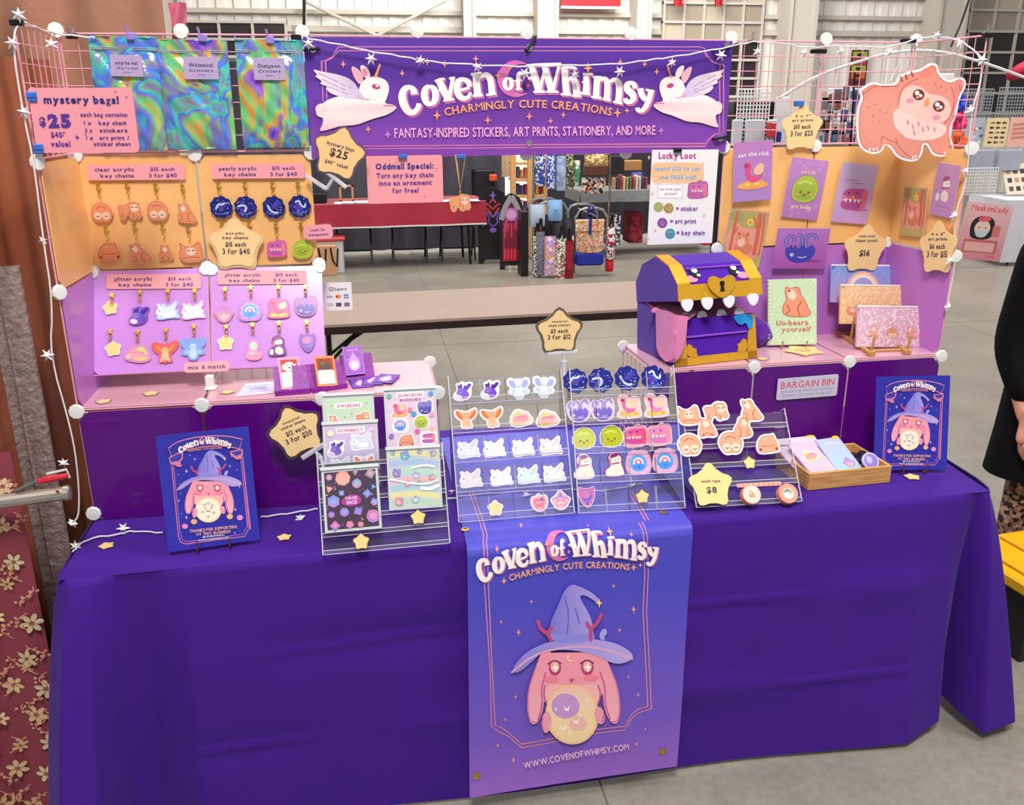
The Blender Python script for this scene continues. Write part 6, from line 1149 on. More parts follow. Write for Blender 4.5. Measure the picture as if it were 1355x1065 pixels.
ssheet('pink to blue sticker sheet of winged creatures behind the black dice sheet',[(431,652),(504,648),(502,556),(429.5,561)],-.012,s2,'#a9b8e2','#d9b6dc')
ssheet('tall pale pink sticker sheet of dungeon creatures, rear right in the rack',[(513,612),(582,607),(577.5,512),(508.5,515)],-.045,s4,'#e6cde0','#e2c6de')
ssheet('black sticker sheet of pink and blue dice reading magic dice',[(431,706),(505,698),(503.5,615),(428,620)],.032,s3,'#2a1034','#3a1046',frame='#ccd6da')
ssheet('holographic rainbow sticker sheet of dice, front right in the rack',[(515,675),(586,671),(582.5,589),(513,594)],.03,s5,'#c8d8c8','#b8c8d8')
# ------------------------------------------------------------------ cards on the left shelf
GLIT,nt,b=_base('magenta_glitter'); N=nt.nodes;L=nt.links; tc=N.new('ShaderNodeTexCoord'); vo=N.new('ShaderNodeTexVoronoi'); vo.inputs['Scale'].default_value=420; L.new(tc.outputs['Object'],vo.inputs[0]); cr=N.new('ShaderNodeValToRGB'); cr.color_ramp.elements[0].color=rgb('#6a0c7c')+(1,); cr.color_ramp.elements[1].color=rgb('#b040c4')+(1,); e=cr.color_ramp.elements.new(.9); e.color=rgb('#9a1ca8')+(1,); sp=N.new('ShaderNodeSeparateColor'); L.new(vo.outputs['Color'],sp.inputs[0]); L.new(sp.outputs[0],cr.inputs[0]); L.new(cr.outputs[0],b.inputs['Base Color']); b.inputs['Roughness'].default_value=.5; b.inputs['Metallic'].default_value=0
for x0,x1,y0,y1,l in((364,411,523,519,'magenta glitter card holder under the white dog card'),(413,459,519,512,'magenta glitter card holder under the orange framed card')):
    a0=at(x0,y0,z=SZ+.007);a1=at(x1,y1,z=SZ+.007); e=(a1-a0).normalized(); n=V((-e.y,e.x,0)); Wk=Matrix(((e.x,n.x,0,a0.x),(e.y,n.y,0,a0.y),(0,0,1,a0.z),(0,0,0,1))); w=(a1-a0).length; o=thing('card_holder',l,'card holder',Wk,'glitter card holders')
    build('back_rest',G().prism([(0,0),(.075,0),(.075,.05),(.045,.065)],.0,w,lambda a,b,c:(c,a,b)),GLIT,o,Wk); build('lip',G().box((0,-.008,0),(w,-.001,.012)),GLIT,o,Wk)
a0=at(461,503,z=SZ+.007); g=G(); o=thing('card_holder','magenta glitter block behind the upright violet card','card holder',Matrix.Translation(a0),'glitter card holders'); Wk=Matrix.Translation(a0)@Matrix.Rotation(.15,4,'Z'); build('block',G().prism([(0,0),(.09,0),(.09,.05),(.05,.06)],-.01,.075,lambda a,b,c:(c,a,b)),GLIT,o,Wk)
def card(label,quad,y,fn,c,tilt=33,name='trading_card'):
    pl=lineplane(at(*quad[0],y=y[0]),at(*quad[1],y=y[1]),tilt); F=Frame(pl,quad); return sheet(name,label,'card',F,rectp(F,.003),c,.001,art=fn,group='cards standing on the left shelf')
def lines(a,w,h):
    a.rect(-w*.4,h*.08,w*.4,h*.5,'#f6f4f4'); a.poly(rrect(-w*.36,h*.45,w*.36,h*.53,.001),'#e8e0e8')
    for i in range(5):
        a.line([(-w*.34,h*(.40-.06*i)),(-w*.06,h*(.40-.06*i))],.0009,'#9a96a4'); a.line([(w*.02,h*(.40-.06*i)),(w*.32,h*(.40-.06*i))],.0009,'#9a96a4')
def k1(a,w,h): a.rect(-w*.38,h*.52,w*.38,h*.92,'#c04a48'); a.ell(0,h*.68,w*.26,h*.17,'#ece8e2'); a.ell(-w*.26,h*.68,w*.08,h*.1,'#d8d2ca'); a.ell(w*.26,h*.68,w*.08,h*.1,'#d8d2ca'); a.ell(0,h*.64,w*.13,h*.08,'#f6f4f0'); a.ell(0,h*.66,w*.05,h*.03,'#1c1a20',n=8); a.ell(-w*.12,h*.74,w*.03,h*.02,'#1c1a20',n=8); a.ell(w*.12,h*.74,w*.03,h*.02,'#1c1a20',n=8); a.ell(0,h*.565,w*.1,h*.02,'#88b8d8'); lines(a,w,h)
def k2(a,w,h): a.rect(-w*.4,h*.52,w*.4,h*.92,'#a03c20'); a.ell(0,h*.66,w*.3,h*.13,'#5c4a44'); a.ell(-w*.1,h*.76,w*.14,h*.09,'#6c5a52'); a.poly([(-w*.2,h*.8),(-w*.14,h*.9),(-w*.08,h*.82)],'#4a3a38'); a.ell(-w*.14,h*.77,w*.02,h*.015,'#d8c070',n=6); lines(a,w,h)
def k3(a,w,h):
    a.poly(rrect(-w*.43,h*.05,w*.43,h*.95,.002),'#9a5cc0'); a.text('coven of',0,h*.84,h*.05,'#f0d8f4','c',.03,w=w*.5); a.ell(0,h*.36,w*.30,h*.22,'#d89cdc'); a.ell(0,h*.33,w*.2,h*.15,'#f0d4e8'); a.poly([(-w*.2,h*.56),(w*.2,h*.56),(0,h*.80)],'#c49ae4'); a.line([(-w*.32,h*.54),(w*.32,h*.54)],h*.03,'#c49ae4')
    for i in range(10): a.spark(random.uniform(-.38,.38)*w,random.uniform(.1,.9)*h,.0015,'#f0c8f0')
card('white dog card in a pink frame on the glitter holder',[(372.3,515.6),(401.8,513.8),(399,471.7),(370.4,473)],(-.277,-.254),k1,'#f2a4c4'); card('card of a dark animal in an orange frame on the glitter holder',[(420.8,511.6),(447,510),(446,470.4),(418.4,471.4)],(-.272,-.252),k2,'#e8905c')
card('upright violet card of the rabbit witch',[(459,497),(483,494.4),(479.3,456.6),(451.6,459.4)],(-.175,-.168),k3,'#a86acc')
for i,(px,py,r) in enumerate(((478,507,.15),(494,503.5,-.1),(511,501,-.35))):
    c=at(px,py,z=SZ+.0075+i*.0012); W0=Matrix.Translation(c)@Matrix.Rotation(r,4,'Z'); o=thing('trading_card','violet card lying flat in a fan on the shelf, %s'%('half hidden under the others','middle one of the fan','top one at the open end')[i],'card',W0,'violet cards lying in a fan'); build('sheet',G().col('#5a2c94').prism(rrect(-.03,-.042,.03,.042,.003),0,.001),'P',o,W0); a=Art(z=.0011)
    a.poly(rrect(-.026,-.038,.026,.038,.002),'#7a44b0'); a.ell(0,-.005,.017,.02,'#d8a8e4'); a.ell(0,-.007,.011,.013,'#f0d4ee'); a.poly([(-.012,.014),(.012,.014),(0,.032)],'#c49ae4'); build('print',a,'P',o,W0)
c=[at(*p,z=SZ+.007) for p in((312,525),(362,520),(365,505),(325,508))]; g=G().col('#e4d4f2'); g.hexa([tuple(v+V((0,0,z))) for z in(0,.001) for v in c]); o=thing('leaflet','pale lilac leaflet lying on the left shelf beside the glitter holder','leaflet',tuple((c[0]+c[1]+c[2]+c[3])/4)); build('sheet',g,'P',o)
cc_=(c[0]+c[1]+c[2]+c[3])/4; Wl=Matrix.Translation(cc_+V((0,0,.0012)))@Matrix.Rotation(math.atan2(c[1].y-c[0].y,c[1].x-c[0].x),4,'Z'); a=Art(); a.line([(-.035,.026),(.035,.027)],.006,'#8a94dc'); a.poly(rrect(-.022,-.012,.024,.014,.004),'#a8b8ec'); a.line([(-.03,-.028),(.03,-.027)],.003,'#9a8ad0'); build('print',a,'P',o,Wl)
# ------------------------------------------------------------------ posters on small easels
P1=[(222,731),(345,713),(330,564),(209,576)]; PLP1=lineplane(at(222,731,z=TZ+.012),at(345,713,z=TZ+.012),12); FP1=Frame(PLP1,P1)
P2=[(1155.6,622),(1251.5,620.6),(1241.6,496.5),(1143,498.6)]; PLP2=lineplane(at(1155.6,622,z=TZ+.012),at(1251.5,620.6,z=TZ+.012),12); FP2=Frame(PLP2,P2)
def poster_art(F):
    w,h=F.w,F.h; a=Art(z=.0035); kx=w/FP1.w; ky=h/FP1.h; base=crop(FP1,80,460,4.096)
    T=lambda x,y:(base(x,y)[0]*kx,base(x,y)[1]*ky); a.T=T
    a.line([(600,600),(640,1020),(652,1052),(680,1062),(1000,1020),(1015,985),(1027,980),(985,570)],5,'#d27aa8'); a.line([(610,605),(650,1010),(662,1040),(690,1050),(990,1008),(1005,975),(1015,970),(975,575)],3,'#d27aa8')
    for i,(x,y,r) in enumerate(((702,582,6),(728,602,9),(683,668,12),(638,686,6),(918,640,8),(957,660,5),(970,750,10),(652,787,5),(642,828,9),(656,898,5),(683,918,12),(948,875,11),(945,1000,7),(720,540,5),(645,740,4))): a.spark(x,y,r,'#cfc4f4')
    with a.sub(445.7,294.6,.848,0,False,.792): witch(a,True)
    for x,y,c in((675,965,'#e07ac0'),(724,940,'#f0a868'),(918,912,'#f0b070'),(972,918,'#e48ad0')): a.ell(x,y,17,15,c); a.ell(x,y,11,10,mix(c,'#ffffff',.2)); a.ell(x-4,y-2,2,2,'#6a3a60',n=5); a.ell(x+4,y-2,2,2,'#6a3a60',n=5)
    a.poly([(588,600),(602,575),(665,560),(665,600),(650,620),(660,640),(640,645),(612,630),(600,635),(592,615)],'#d27aa8'); a.poly([(594,602),(606,582),(658,570),(658,598),(640,612),(600,618)],'#3a3aa8'); a.poly([(918,560),(985,545),(990,575),(980,600),(955,605),(935,590),(925,590)],'#d27aa8'); a.poly([(925,565),(978,553),(982,573),(950,585)],'#3a3aa8')
    top=[(585,540),(630,505),(720,482),(800,473),(880,472),(940,480),(985,492)]; bot=[(972,550),(930,540),(850,532),(780,537),(700,552),(640,570),(602,592)]
    a.poly(smoothline(top)+smoothline(bot),'#d27aa8'); a.poly([(x,y+6) for x,y in smoothline(top)[1:-1]]+[(x,y-6) for x,y in smoothline(bot)[1:-1]],'#2c2f98')
    def TT(x,y): X=640+(x-185)/2282*285; u=(X-780)/150; return T(X,462+u*u*14-(X-780)*.09+y*.135)
    a.T=TT; title(a,True); a.T=T
    a.text('CHARMINGLY CUTE CREATIONS',785,549,9,'#e8a070','c',.02,w=180,up=-1,arc=lambda x:((x-785)/150)**2*8-(x-785)*.10)
    sl=lambda x:-(x-830)*.10
    a.text('THANKS FOR SUPPORTING',830,985,16,'#f4b090','c',.03,w=255,up=-1,arc=sl); a.text('MY TINY BUSINESS!',830,1006,15,'#f4b090','c',.03,w=185,up=-1,arc=sl); a.text('@COVENOFWHIMSY',832,1019,9,'#f4f0fa','c',.02,w=118,up=-1,arc=sl); a.text('WWW.COVENOFWHIMSY.COM',832,1036,9,'#f4f0fa','c',.02,w=165,up=-1,arc=sl)
    return a
for F,l in((FP1,'blue rabbit witch poster standing before the left purple boxes'),(FP2,'blue rabbit witch poster standing at the right end of the table')):
    o=thing('standing_poster',l,'poster',F.M(),'blue rabbit witch posters'); w,h=F.w,F.h; g=G(); g.cc=rgb('#2a2fb4'); g.prism(rrect(-w/2,0,w/2,h,.004),0,.003); 
    for i,(x,y,z) in enumerate(g.v): t=y/h; g.c[i]=mix('#3a34b8','#2326a0',abs(t-.4)*1.4)
    build('foam_board',g,'P',o,F.M()); build('print',poster_art(F),'P',o,F.M())
BRO=K('bronze_wire','#7a4a34',.4,.5)
hook_easel('small bronze easel holding the left rabbit witch poster',(261,304),718,PLP1,BRO,TZ,'bronze easels under the posters',.036); hook_easel('small bronze easel holding the right rabbit witch poster',(1192,1223),620,PLP2,BRO,TZ,'bronze easels under the posters',.036)
# ------------------------------------------------------------------ blue runner banner over the table edge
FE=-.585
def HS(x,v,off):
    """x world, v: height below the edge, then way back over the top"""
    sk=.012+off
    if v<TZ-.02:
        t=(TZ-v)/.7; y=-.598+.0365*(x-1.2)*1+ -.085*t-.007*math.sin(v*7+x*4)*t; return (x+.0*t,y-sk-.008,v)
    a=(v-(TZ-.02))/.04
    y0=-.598+.0365*(x-1.2)-.008
    if a<1: q=a*PI/2; return (x,y0-sk+(.02)*(1-math.cos(q))+sk*(1-math.cos(q)),TZ-.02+(.022+off)*math.sin(q)+.002*a)
    return (x,y0+.02+(v-(TZ+.02)),TZ+.004+off+.0008*math.sin(x*50)*math.sin(v*30))
def HX(u,v):
    t=max(0,min(1,(TZ-v)/.68)); return (.952*(1-t)+.936*t)*(1-u)+(1.543*(1-t)+1.508*t)*u
V0,V1=.055,1.50
g=G(); hc=lambda u,v:(lambda z: mix(mix('#9a66cc','#7a58c8',max(0,min(1,(z-.05)/.15))),'#4a48c4',max(0,min(1,(z-.18)/.4))))(V0+(V1-V0)*v)
def vv_(u,v): z=V0+(V1-V0)*v; return HS(HX(u,z),z+(u-.5)*.012*max(0,(TZ-z)),0)
g.grid(vv_,40,300,hc); g.grid(lambda u,v:tuple(V(vv_(u,v))+V((0,.002,-.0015))),40,120,hc)
rb_=thing('runner_banner','blue to violet fabric banner of the rabbit witch hanging down the front of the table','banner',(1.24,-.64,TZ)); build('fabric',g,Mprint('satin',.55,.1,.4),rb_,smooth=True)
def px2hv(px,py):
    p=at(px,py,z=TZ+.004)
    if p.y>-.585+.0365*(p.x-1.2): return (p.x,TZ+.02+(p.y+.578+.008-.0365*(p.x-1.2)))
    p=at(px,py,y=-.655); return (p.x,p.z)
a=Art(z=.0014,dz=.00005,S=lambda x,v,z:HS(x,v,z),maxlen=.02); NB_=lambda f:setattr(a,'T',f)
HB=lambda x,y:px2hv(590+x/2.568,650+y/2.568)
a.T=HB; lc='#d98aa8'
for d in(0,12):
    a.line([(78+d,0),(110+d,90),(128+d,150),(135+d*.9,200),(134+d*1.1,330),(148+d*.6,600),(150+d,776-d*.5),(172+d,790-d),(205,805-d),(235,830-d),(250,842-d*.9),(330,830-d),(420,812-d),(500,798-d),(600,788-d),(622,752-d),(645,735-d),(690-d,722-d*.6),(690-d,650),(688-d,420),(700-d,300),(702-d,130),(690-d,100),(630-d,0)],3.4,lc,0)
    
for x,y,r in((255,118,10),(482,117,6),(180,216,12),(293,208,8),(648,174,9),(293,383,8),(578,337,8),(188,446,8),(247,479,12),(644,412,13),(593,476,9),(232,681,8),(647,678,9),(197,753,8),(616,622,7),(170,834,8),(222,880,11),(636,832,9),(668,785,6)): a.spark(x,y,r,'#f4a08c')
def THB(x,y): # wordmark of the top sign placed on the runner
    t=(x-185)/2282; X=105+t*630; yy=215+(y-430)*.275; return HB(X,yy+ (55-190*t*(1) if 0 else 0)+ (.0)+ (30*(1-t)-0)-12+ 0)
def THB(x,y):
    t=(x-185)/2282; X=105+t*632; return HB(X, 205+(y-300)*.282+ (22-44*t))
a.T=THB; title(a); tagline(a); a.T=HB
witch(a)
a.text('WWW.COVENOFWHIMSY.COM',432,868,20,'#f6c6d4','c',.012,w=352,up=-1,arc=lambda x:-(x-432)*.165+((x-432)/176)**2*4)
build('print',a,'P',rb_)
for x,y in((66,132),(740,74),(97,928),(724,855)):
    q=HB(x,y); p=V(HS(q[0],q[1],.001)); n=V((0,-1,0)) if q[1]<TZ else V((0,0,1)); build('grommet',G().lathe(p,[(.0105,0),(.0105,.002),(.005,.0026),(.005,.0003)],14,n),K('brass','#c9a866',.3,.9),rb_)
# ------------------------------------------------------------------ bamboo tray of bargains
Wt=Matrix.Translation(V((1.938,-.447,TZ+.001)))@Matrix.Rotation(math.radians(3.5),4,'Z'); tr=thing('bamboo_tray','bamboo tray of bargain packs before the purple boxes','tray',Wt); BAM,nt,b=_base('bamboo'); N=nt.nodes;L=nt.links; tc=N.new('ShaderNodeTexCoord'); mp=N.new('ShaderNodeMapping'); mp.inputs['Scale'].default_value=(6,6,140); L.new(tc.outputs['Object'],mp.inputs[0]); no=N.new('ShaderNodeTexNoise'); no.inputs['Scale'].default_value=1.5; L.new(mp.outputs[0],no.inputs[0]); cr=N.new('ShaderNodeValToRGB'); cr.color_ramp.elements[0].color=rgb('#c88c44')+(1,); cr.color_ramp.elements[1].color=rgb('#e6b470')+(1,); cr.color_ramp.elements[0].position=.35; cr.color_ramp.elements[1].position=.65; L.new(no.outputs[0],cr.inputs[0]); L.new(cr.outputs[0],b.inputs['Base Color']); b.inputs['Roughness'].default_value=.45
tw,td,thh=.262,.19,.052
for a0,a1 in(((0,0,0),(tw,.008,thh)),((0,td-.008,0),(tw,td,thh)),((0,.008,0),(.008,td-.008,thh)),((tw-.008,.008,0),(tw,td-.008,thh))): build('side',G().rbox(a0,a1,.0015),BAM,tr,Wt)
build('bottom',G().box((.008,.008,.002),(tw-.008,td-.008,.007)),BAM,tr,Wt)
def pack(label,cx,cy,cz,w,h,rz,tilt,c0,c1,fn=None,t=.006,cat='pack'):
    W0=Wt@Matrix.Translation(V((cx,cy,cz)))@Matrix.Rotation(rz,4,'Z')@Matrix.Rotation(math.radians(tilt),4,'X'); o=thing('paper_pack',label,cat,W0,'packs in the bamboo tray'); g=G(); g.rbox((-w/2,0,-t),(w/2,h,0),.001)
    for i,(x,y,z) in enumerate(g.v): g.c[i]=mix(c0,c1,y/h)
    build('sheets',g,'P',o,W0); a=Art(z=.0003)
    if fn: fn(a,w,h)
    else: a.poly(rrect(-w*.4,h*.1,w*.4,h*.9,.003),mix(c1,'#ffffff',.2))
    build('print',a,'P',o,W0)
def q1(a,w,h): sprite(a,'cater',0,h*.6,w*.36,fill='#dfe8dc'); a.line([(-w*.4,h*.2),(w*.4,h*.2)],.002,'#e8c8dc')
def q2(a,w,h): a.line([(-w*.3,h*.8),(0,h*.86),(w*.3,h*.8)],.005,'#c8d8f4',1); sprite(a,'gem',w*.15,h*.22,w*.26,fill='#b880d0'); a.poly(chaikin([(w*.2,h*.92),(w*.48,h*.96),(w*.46,h*1.03),(w*.22,h*1.03)],1),'#f4c820')
def q3(a,w,h): a.poly(chaikin([(w*.25,h*.93),(w*.48,h*.95),(w*.46,h*1.02),(w*.26,h*1.01)],1),'#f4c820')
pack('pale lilac pack at the back of the bamboo tray with a yellow tab',.075,.10,.030,.13,.12,.03,24,'#d8c0dc','#e0d0e4',q3)
pack('pale pink pack leaning at the tray side under the pink sheet',.05,.06,.026,.09,.12,.28,24,'#e4b8cc','#dcc0d8')
pack('pink sheet with a pale green caterpillar in the bamboo tray',.075,.030,.030,.092,.13,.22,26,'#eac0d2','#d8bcdc',q1)
pack('light blue pack with a yellow tab in the bamboo tray',.158,.040,.032,.085,.13,.12,26,'#a8ccf0','#b8b8e4',q2)
g=G(); Wb=Wt@Matrix.Translation(V((.222,.10,.03)))
for i in range(9): t=i*.7; g.ball((.022*math.cos(t),.022*math.sin(t)*.8,.012+.006*math.sin(i*2)),.013,8,(1.2,1,.8))
o=build('hair_scrunchie',g,K('navy_cloth','#16143c',.8),None,Wb,smooth=True); tag(o,'dark navy gathered cloth band at the right end of the bamboo tray','hair band')
Wb=Wt@Matrix.Translation(V((.222,.045,.052)))@Matrix.Rotation(.9,4,'X'); o=thing('round_badge','round violet badge in a clear pack at the front right of the bamboo tray','badge',Wb); build('rim',G().lathe((0,0,0),[(.026,-.004),(.026,.002),(.001,.003)],20),K('badge_rim','#c8c0ec',.3),o,Wb); a=Art(z=.0032); a.ell(0,0,.021,.021,'#8a7ad0',n=20); a.ell(-.005,.004,.010,.012,'#b8b0ec'); build('print',a,'P',o,Wb)
# ------------------------------------------------------------------ string lights
LW=K('light_wire','#e6e2e6',.5); LS=K('light_star','#f2f0f4',.35)
def starmesh():
    g=G(); p=[((.0135 if i%2==0 else .0055)*math.cos(PI/2+PI*i/6),(.0135 if i%2==0 else .0055)*math.sin(PI/2+PI*i/6)) for i in range(12)]; n=len(p)
    vs=[(x,y,0) for x,y in p]+[(0,0,.008),(0,0,-.008)]; fs=[(i,(i+1)%n,n) for i in range(n)]+[((i+1)%n,i,n+1) for i in range(n)]; g.add(vs,fs); me=D.meshes.new('star_bulb'); me.from_pydata(vs,[],fs); me.materials.append(LS); return me
STM=starmesh()
def lights(label,paths,stars):
    P0=at(*paths[0][0][:2],y=paths[0][0][2]); o=thing('string_lights',label,'string lights',tuple(P0))
    for pth in paths:
        pts=smoothline([tuple(at(a,b,y=c)) for a,b,c in pth],2); tw=[V(p)+V((.0,0,.0014*math.sin(i*2.1))) for i,p in enumerate(pts)]; build('wire',G().tube(tw,.0022,5),LW,o)
    for i,(px,py,y,s) in enumerate(stars):
        c=at(px,py,y=y); link('star_bulb',STM,o,Matrix.Translation(c)@Matrix.Rotation(i*1.3,4,'Y')@Matrix.Rotation(PI/2-.2*(i%3),4,'X')@Matrix.Rotation(i*.7,4,'Z')@Matrix.Diagonal((s,s,s,1)))
lights('white star string lights winding down the left edge of the pink grid',[[(126,50,-.03),(75,45,-.04),(50,38,-.15),(25,25,-.32),(16,57,-.33),(30,147,-.33),(45,215,-.33),(57,316,-.33),(70,400,-.33),(66,470,-.33),(92,560,-.33),(102,612,-.33),(106,680,-.33),(95,695,-.34)]],[(25,20,-.33,1.3),(16,57,-.34,1.2),(68,58,-.2,1.2),(32,148,-.34,1.2),(57,318,-.3,.9),(73,316,-.2,1),(63,470,-.34,1.3),(84,612,-.34,1.1),(96,692,-.35,1.1)])
y_=TZ+.006
def tb(px,py): p=at(px,py,z=TZ+.006); return (px,py,p.y)
lights('white star string lights lying across the purple tablecloth',[[tb(96,730),tb(115,712),tb(160,707),tb(172,702),tb(215,705)],[tb(345,684),tb(385,679),tb(420,673)],[tb(592,660),tb(618,655),tb(690,650),tb(760,648),tb(800,650),tb(850,640)]],[(*tb(100,722),1.2),(*tb(163,699),1.3),(*tb(397,685),1.1),(*tb(600,650),1.1),(*tb(697,655),1.1),(*tb(836,643),1.1)])
yb=lambda x:.0+.0684*max(0,(x-403)/562)-.045
Bp=[(403,46),(407,51),(451,59),(488,68),(536,75),(560,81),(631,86),(692,88),(740,86.5),(821,85),(860,79),(886,76),(950,65),(996,55)]
yr=lambda x:.0+.068-.045+.035*((x-967)/245)
lights('white star string lights draped in a shallow curve over the long purple sign',[[(a,b,yb(a)) for a,b in Bp]],[(a,b,yb(a)-.004,s) for a,b,s in((408,58,1.2),(491,78,1.3),(556,80,1.1),(632,89,1.1),(695,98,1.4),(761,99,1.2),(820,95,1.3),(889,83,1.1),(954,73,1.3))])
lights('white star string lights along the top of the right pink grid',[[(996,55,yr(996)),(1040,57,yr(1040)),(1064,64,yr(1064)),(1110,60,yr(1110)),(1176,64,yr(1176)),(1215,50,.04)],[(1215,50,.03),(1243,49,-.02),(1270,52,-.1),(1300,75,-.19),(1298,110,-.2),(1285,146,-.21),(1280,240,-.21),(1262,286,-.21),(1265,345,-.21),(1254,400,-.21)]],[(1002,69,yr(1002)-.01,1.2),(1063,70,yr(1063)-.01,1.2),(1112,67,yr(1110)-.01,1),(1176,69,yr(1176)-.01,1.2),(1240,47,-.03,1.1),(1270,58,-.12,1.3),(1299,79,-.2,1.4),(1283,146,-.22,1.3),(1277,226,-.22,.9),(1262,285,-.22,1.1),(1256,345,-.22,1.1),(1254,405,-.22,1.1)])
BK=K('black_steel','#121214',.4); CHR=K('chrome','#d0d0d6',.2,1)
for px,py,y,l in((22,29,-.31,'front top corner of the left wing'),(95,47,-.01,'top edge beside the holographic pouches'),(392,49,-.01,'top edge at the left end of the long purple sign'),(996,56,.06,'top edge right of the long purple sign'),(1307,46,-.2,'front top corner of the right wing')):
    c=at(px,py,y=y); g=G().rbox((c.x-.014,c.y-.008,c.z-.008),(c.x+.014,c.y+.008,c.z+.006),.002); o=thing('binder_clip','black binder clip on the %s'%l,'clip',tuple(c),'black binder clips on the grids'); build('body',g,BK,o); build('handle',G().tube([c+V((-.006,-.006,.006)),c+V((-.007,-.012,.028)),c+V((-.001,-.012,.028)),c+V((-.002,-.006,.006))],.0012,5),CHR,o); build('handle',G().tube([c+V((.006,.006,.006)),c+V((.007,.01,.028)),c+V((.001,.01,.028)),c+V((.002,.006,.006))],.0012,5),CHR,o)
for px,py,y,l in((1083,68,.05,'second bare square'),(1202,54,.08,'corner of the right wing')):
    c=at(px,py,y=y); tag(build('strap',G().rbox((c.x-.025,c.y-.006,c.z-.006),(c.x+.025,c.y+.006,c.z+.006),.002),BK),'black strap around the top wire at the %s on the right'%l,'strap')
# ------------------------------------------------------------------ drapes and fabrics at the left
def drape(name,label,cat,path,z0,z1,mat,amp=.03,fr=9,n=120,thick=.004,ph=0,sm=True,vcol=None,kind=None):
    """hanging cloth along a plan path with vertical folds"""
    pts=smoothline(path,2); L=[0]
    for i in range(1,len(pts)): L.append(L[-1]+math.dist(pts[i],pts[i-1]))
    def pos(u):
        d=u*L[-1]; i=max(j for j in range(len(pts)-1) if L[j]<=d+1e-9); t=(d-L[i])/max(1e-6,L[i+1]-L[i]); a,b=pts[i],pts[i+1]; e=V((b[0]-a[0],b[1]-a[1])).normalized(); return a[0]+(b[0]-a[0])*t,a[1]+(b[1]-a[1])*t,-e.y,e.x,d
    def f(o):
        def q(u,v):
            x,y,nx,ny,d=pos(u); w=amp*(math.sin(d*fr*2*PI+ph+.5*math.sin(v*3+d*5))+.45*math.sin(d*fr*4.7+v*1.5+ph*2)+.2*math.sin(d*fr*11))*(.55+.45*(1-v)); w+=o; return (x+nx*w,y+ny*w,z0+(z1-z0)*v)
        return q
    g=G(); g.grid(f(0),n,14); g.grid(f(thick),n,14); o=build(name,g,mat,smooth=sm); tag(o,label,cat,None,kind); return o
VEL=M('dusty_velvet','#a8765e',.7,var=.22,scale=4,sheen=.35,bump=.35,bscale=25); VEL2=M('brown_satin','#a05c40',.5,var=.3,scale=5,bump=.3,bscale=12)
drape('velvet_curtain','dusty pink velvet curtain hanging behind the left grid fixture','curtain',[(.205,.34),(.0,.36),(-.3,.34),(-.75,.36)],.02,2.35,VEL,.022,6,ph=1)
drape('velvet_curtain','dusty pink velvet curtain at the far left edge of the picture, nearest the camera','curtain',[(-.15,-.03),(-.30,-.10),(-.5,-.12),(-.9,-.2)],.75,2.35,VEL,.02,6,ph=2)
drape('satin_curtain','brown satin cloth hanging beside the left end of the table','curtain',[(-.10,.22),(-.13,0),(-.17,-.2),(-.24,-.3),(-.5,-.34)],.02,1.9,VEL2,.014,8,ph=.4)
LACE=M('silver_lace','#9a8580',.4,.3,var=.5,scale=45,bump=.8,bscale=60)
drape('lace_fabric','silvery embossed fabric hanging between the brown satin and the floral cloth','fabric',[(-.075,-.31),(-.10,-.335),(-.125,-.31),(-.15,-.33)],.02,1.42,LACE,.006,22,60)
# floral cloth
FLm,nt,b=_base('floral_cloth'); N=nt.nodes;L=nt.links; tc=N.new('ShaderNodeTexCoord'); sp=N.new('ShaderNodeMapping'); sp.inputs['Rotation'].default_value=(PI/2,0,0); L.new(tc.outputs['Object'],sp.inputs[0])
b.inputs['Base Color'].default_value=rgb('#8a3848')+(1,); b.inputs['Roughness'].default_value=.75
fo=drape('floral_cloth','burgundy cloth with golden flowers hanging at the lower left edge','fabric',[(-.095,-.50),(-.2,-.52),(-.35,-.50),(-.8,-.52)],.01,1.02,FLm,.010,5,90,.003)
W0=WM[fo.name]
def FLS(x,v,z):
    # same fold line as the cloth
    u=max(0,min(1,(-.095-x)/.705)); d=u*.707; w=.010*(math.sin(d*5*2*PI+.5*math.sin(v*3+d*5))+.45*math.sin(d*5*4.7+v*1.5)+.2*math.sin(d*55))*(.55+.45*(1-v)); return (x,-.512-abs(w)*1.0-.006-z*20,.01+1.01*v)
a=Art(z=.00001,dz=1e-8,S=FLS); rnd=random.Random(12)
def flower(x,v,r):
    c=rnd.choice(('#d9b98c','#e6c9a0','#c9a878','#d0c09a')); k=rnd.random()*3
    for j in range(6): t=k+2*PI*j/6; a.ell(x+math.cos(t)*r*.6,v+math.sin(t)*r*.6,r*.42,r*.24,c,t,8)
    a.ell(x,v,r*.25,r*.25,'#a0504a',n=8)
for i in range(60):
    x=-.10-rnd.random()*.30; v=rnd.random()*.97+.01; p=[(x+.02*math.sin(k*1.1+i),v+.012*k) for k in range(5)]; a.line(p,.0022,'#d9a684',1)
    for q in p[1:4]: a.ell(q[0]+.008,q[1],.006,.0035,'#c98a70',.6,6); a.ell(q[0]-.008,q[1],.004,.004,'#d9a684',0,6)
for i in range(11):
    for j in range(4): flower(-.115-j*.075-.03*(i%2)+rnd.uniform(-.01,.01),.04+i*.088+rnd.uniform(-.02,.02),rnd.uniform(.018,.030))
build('flower_print',a,'P',fo)
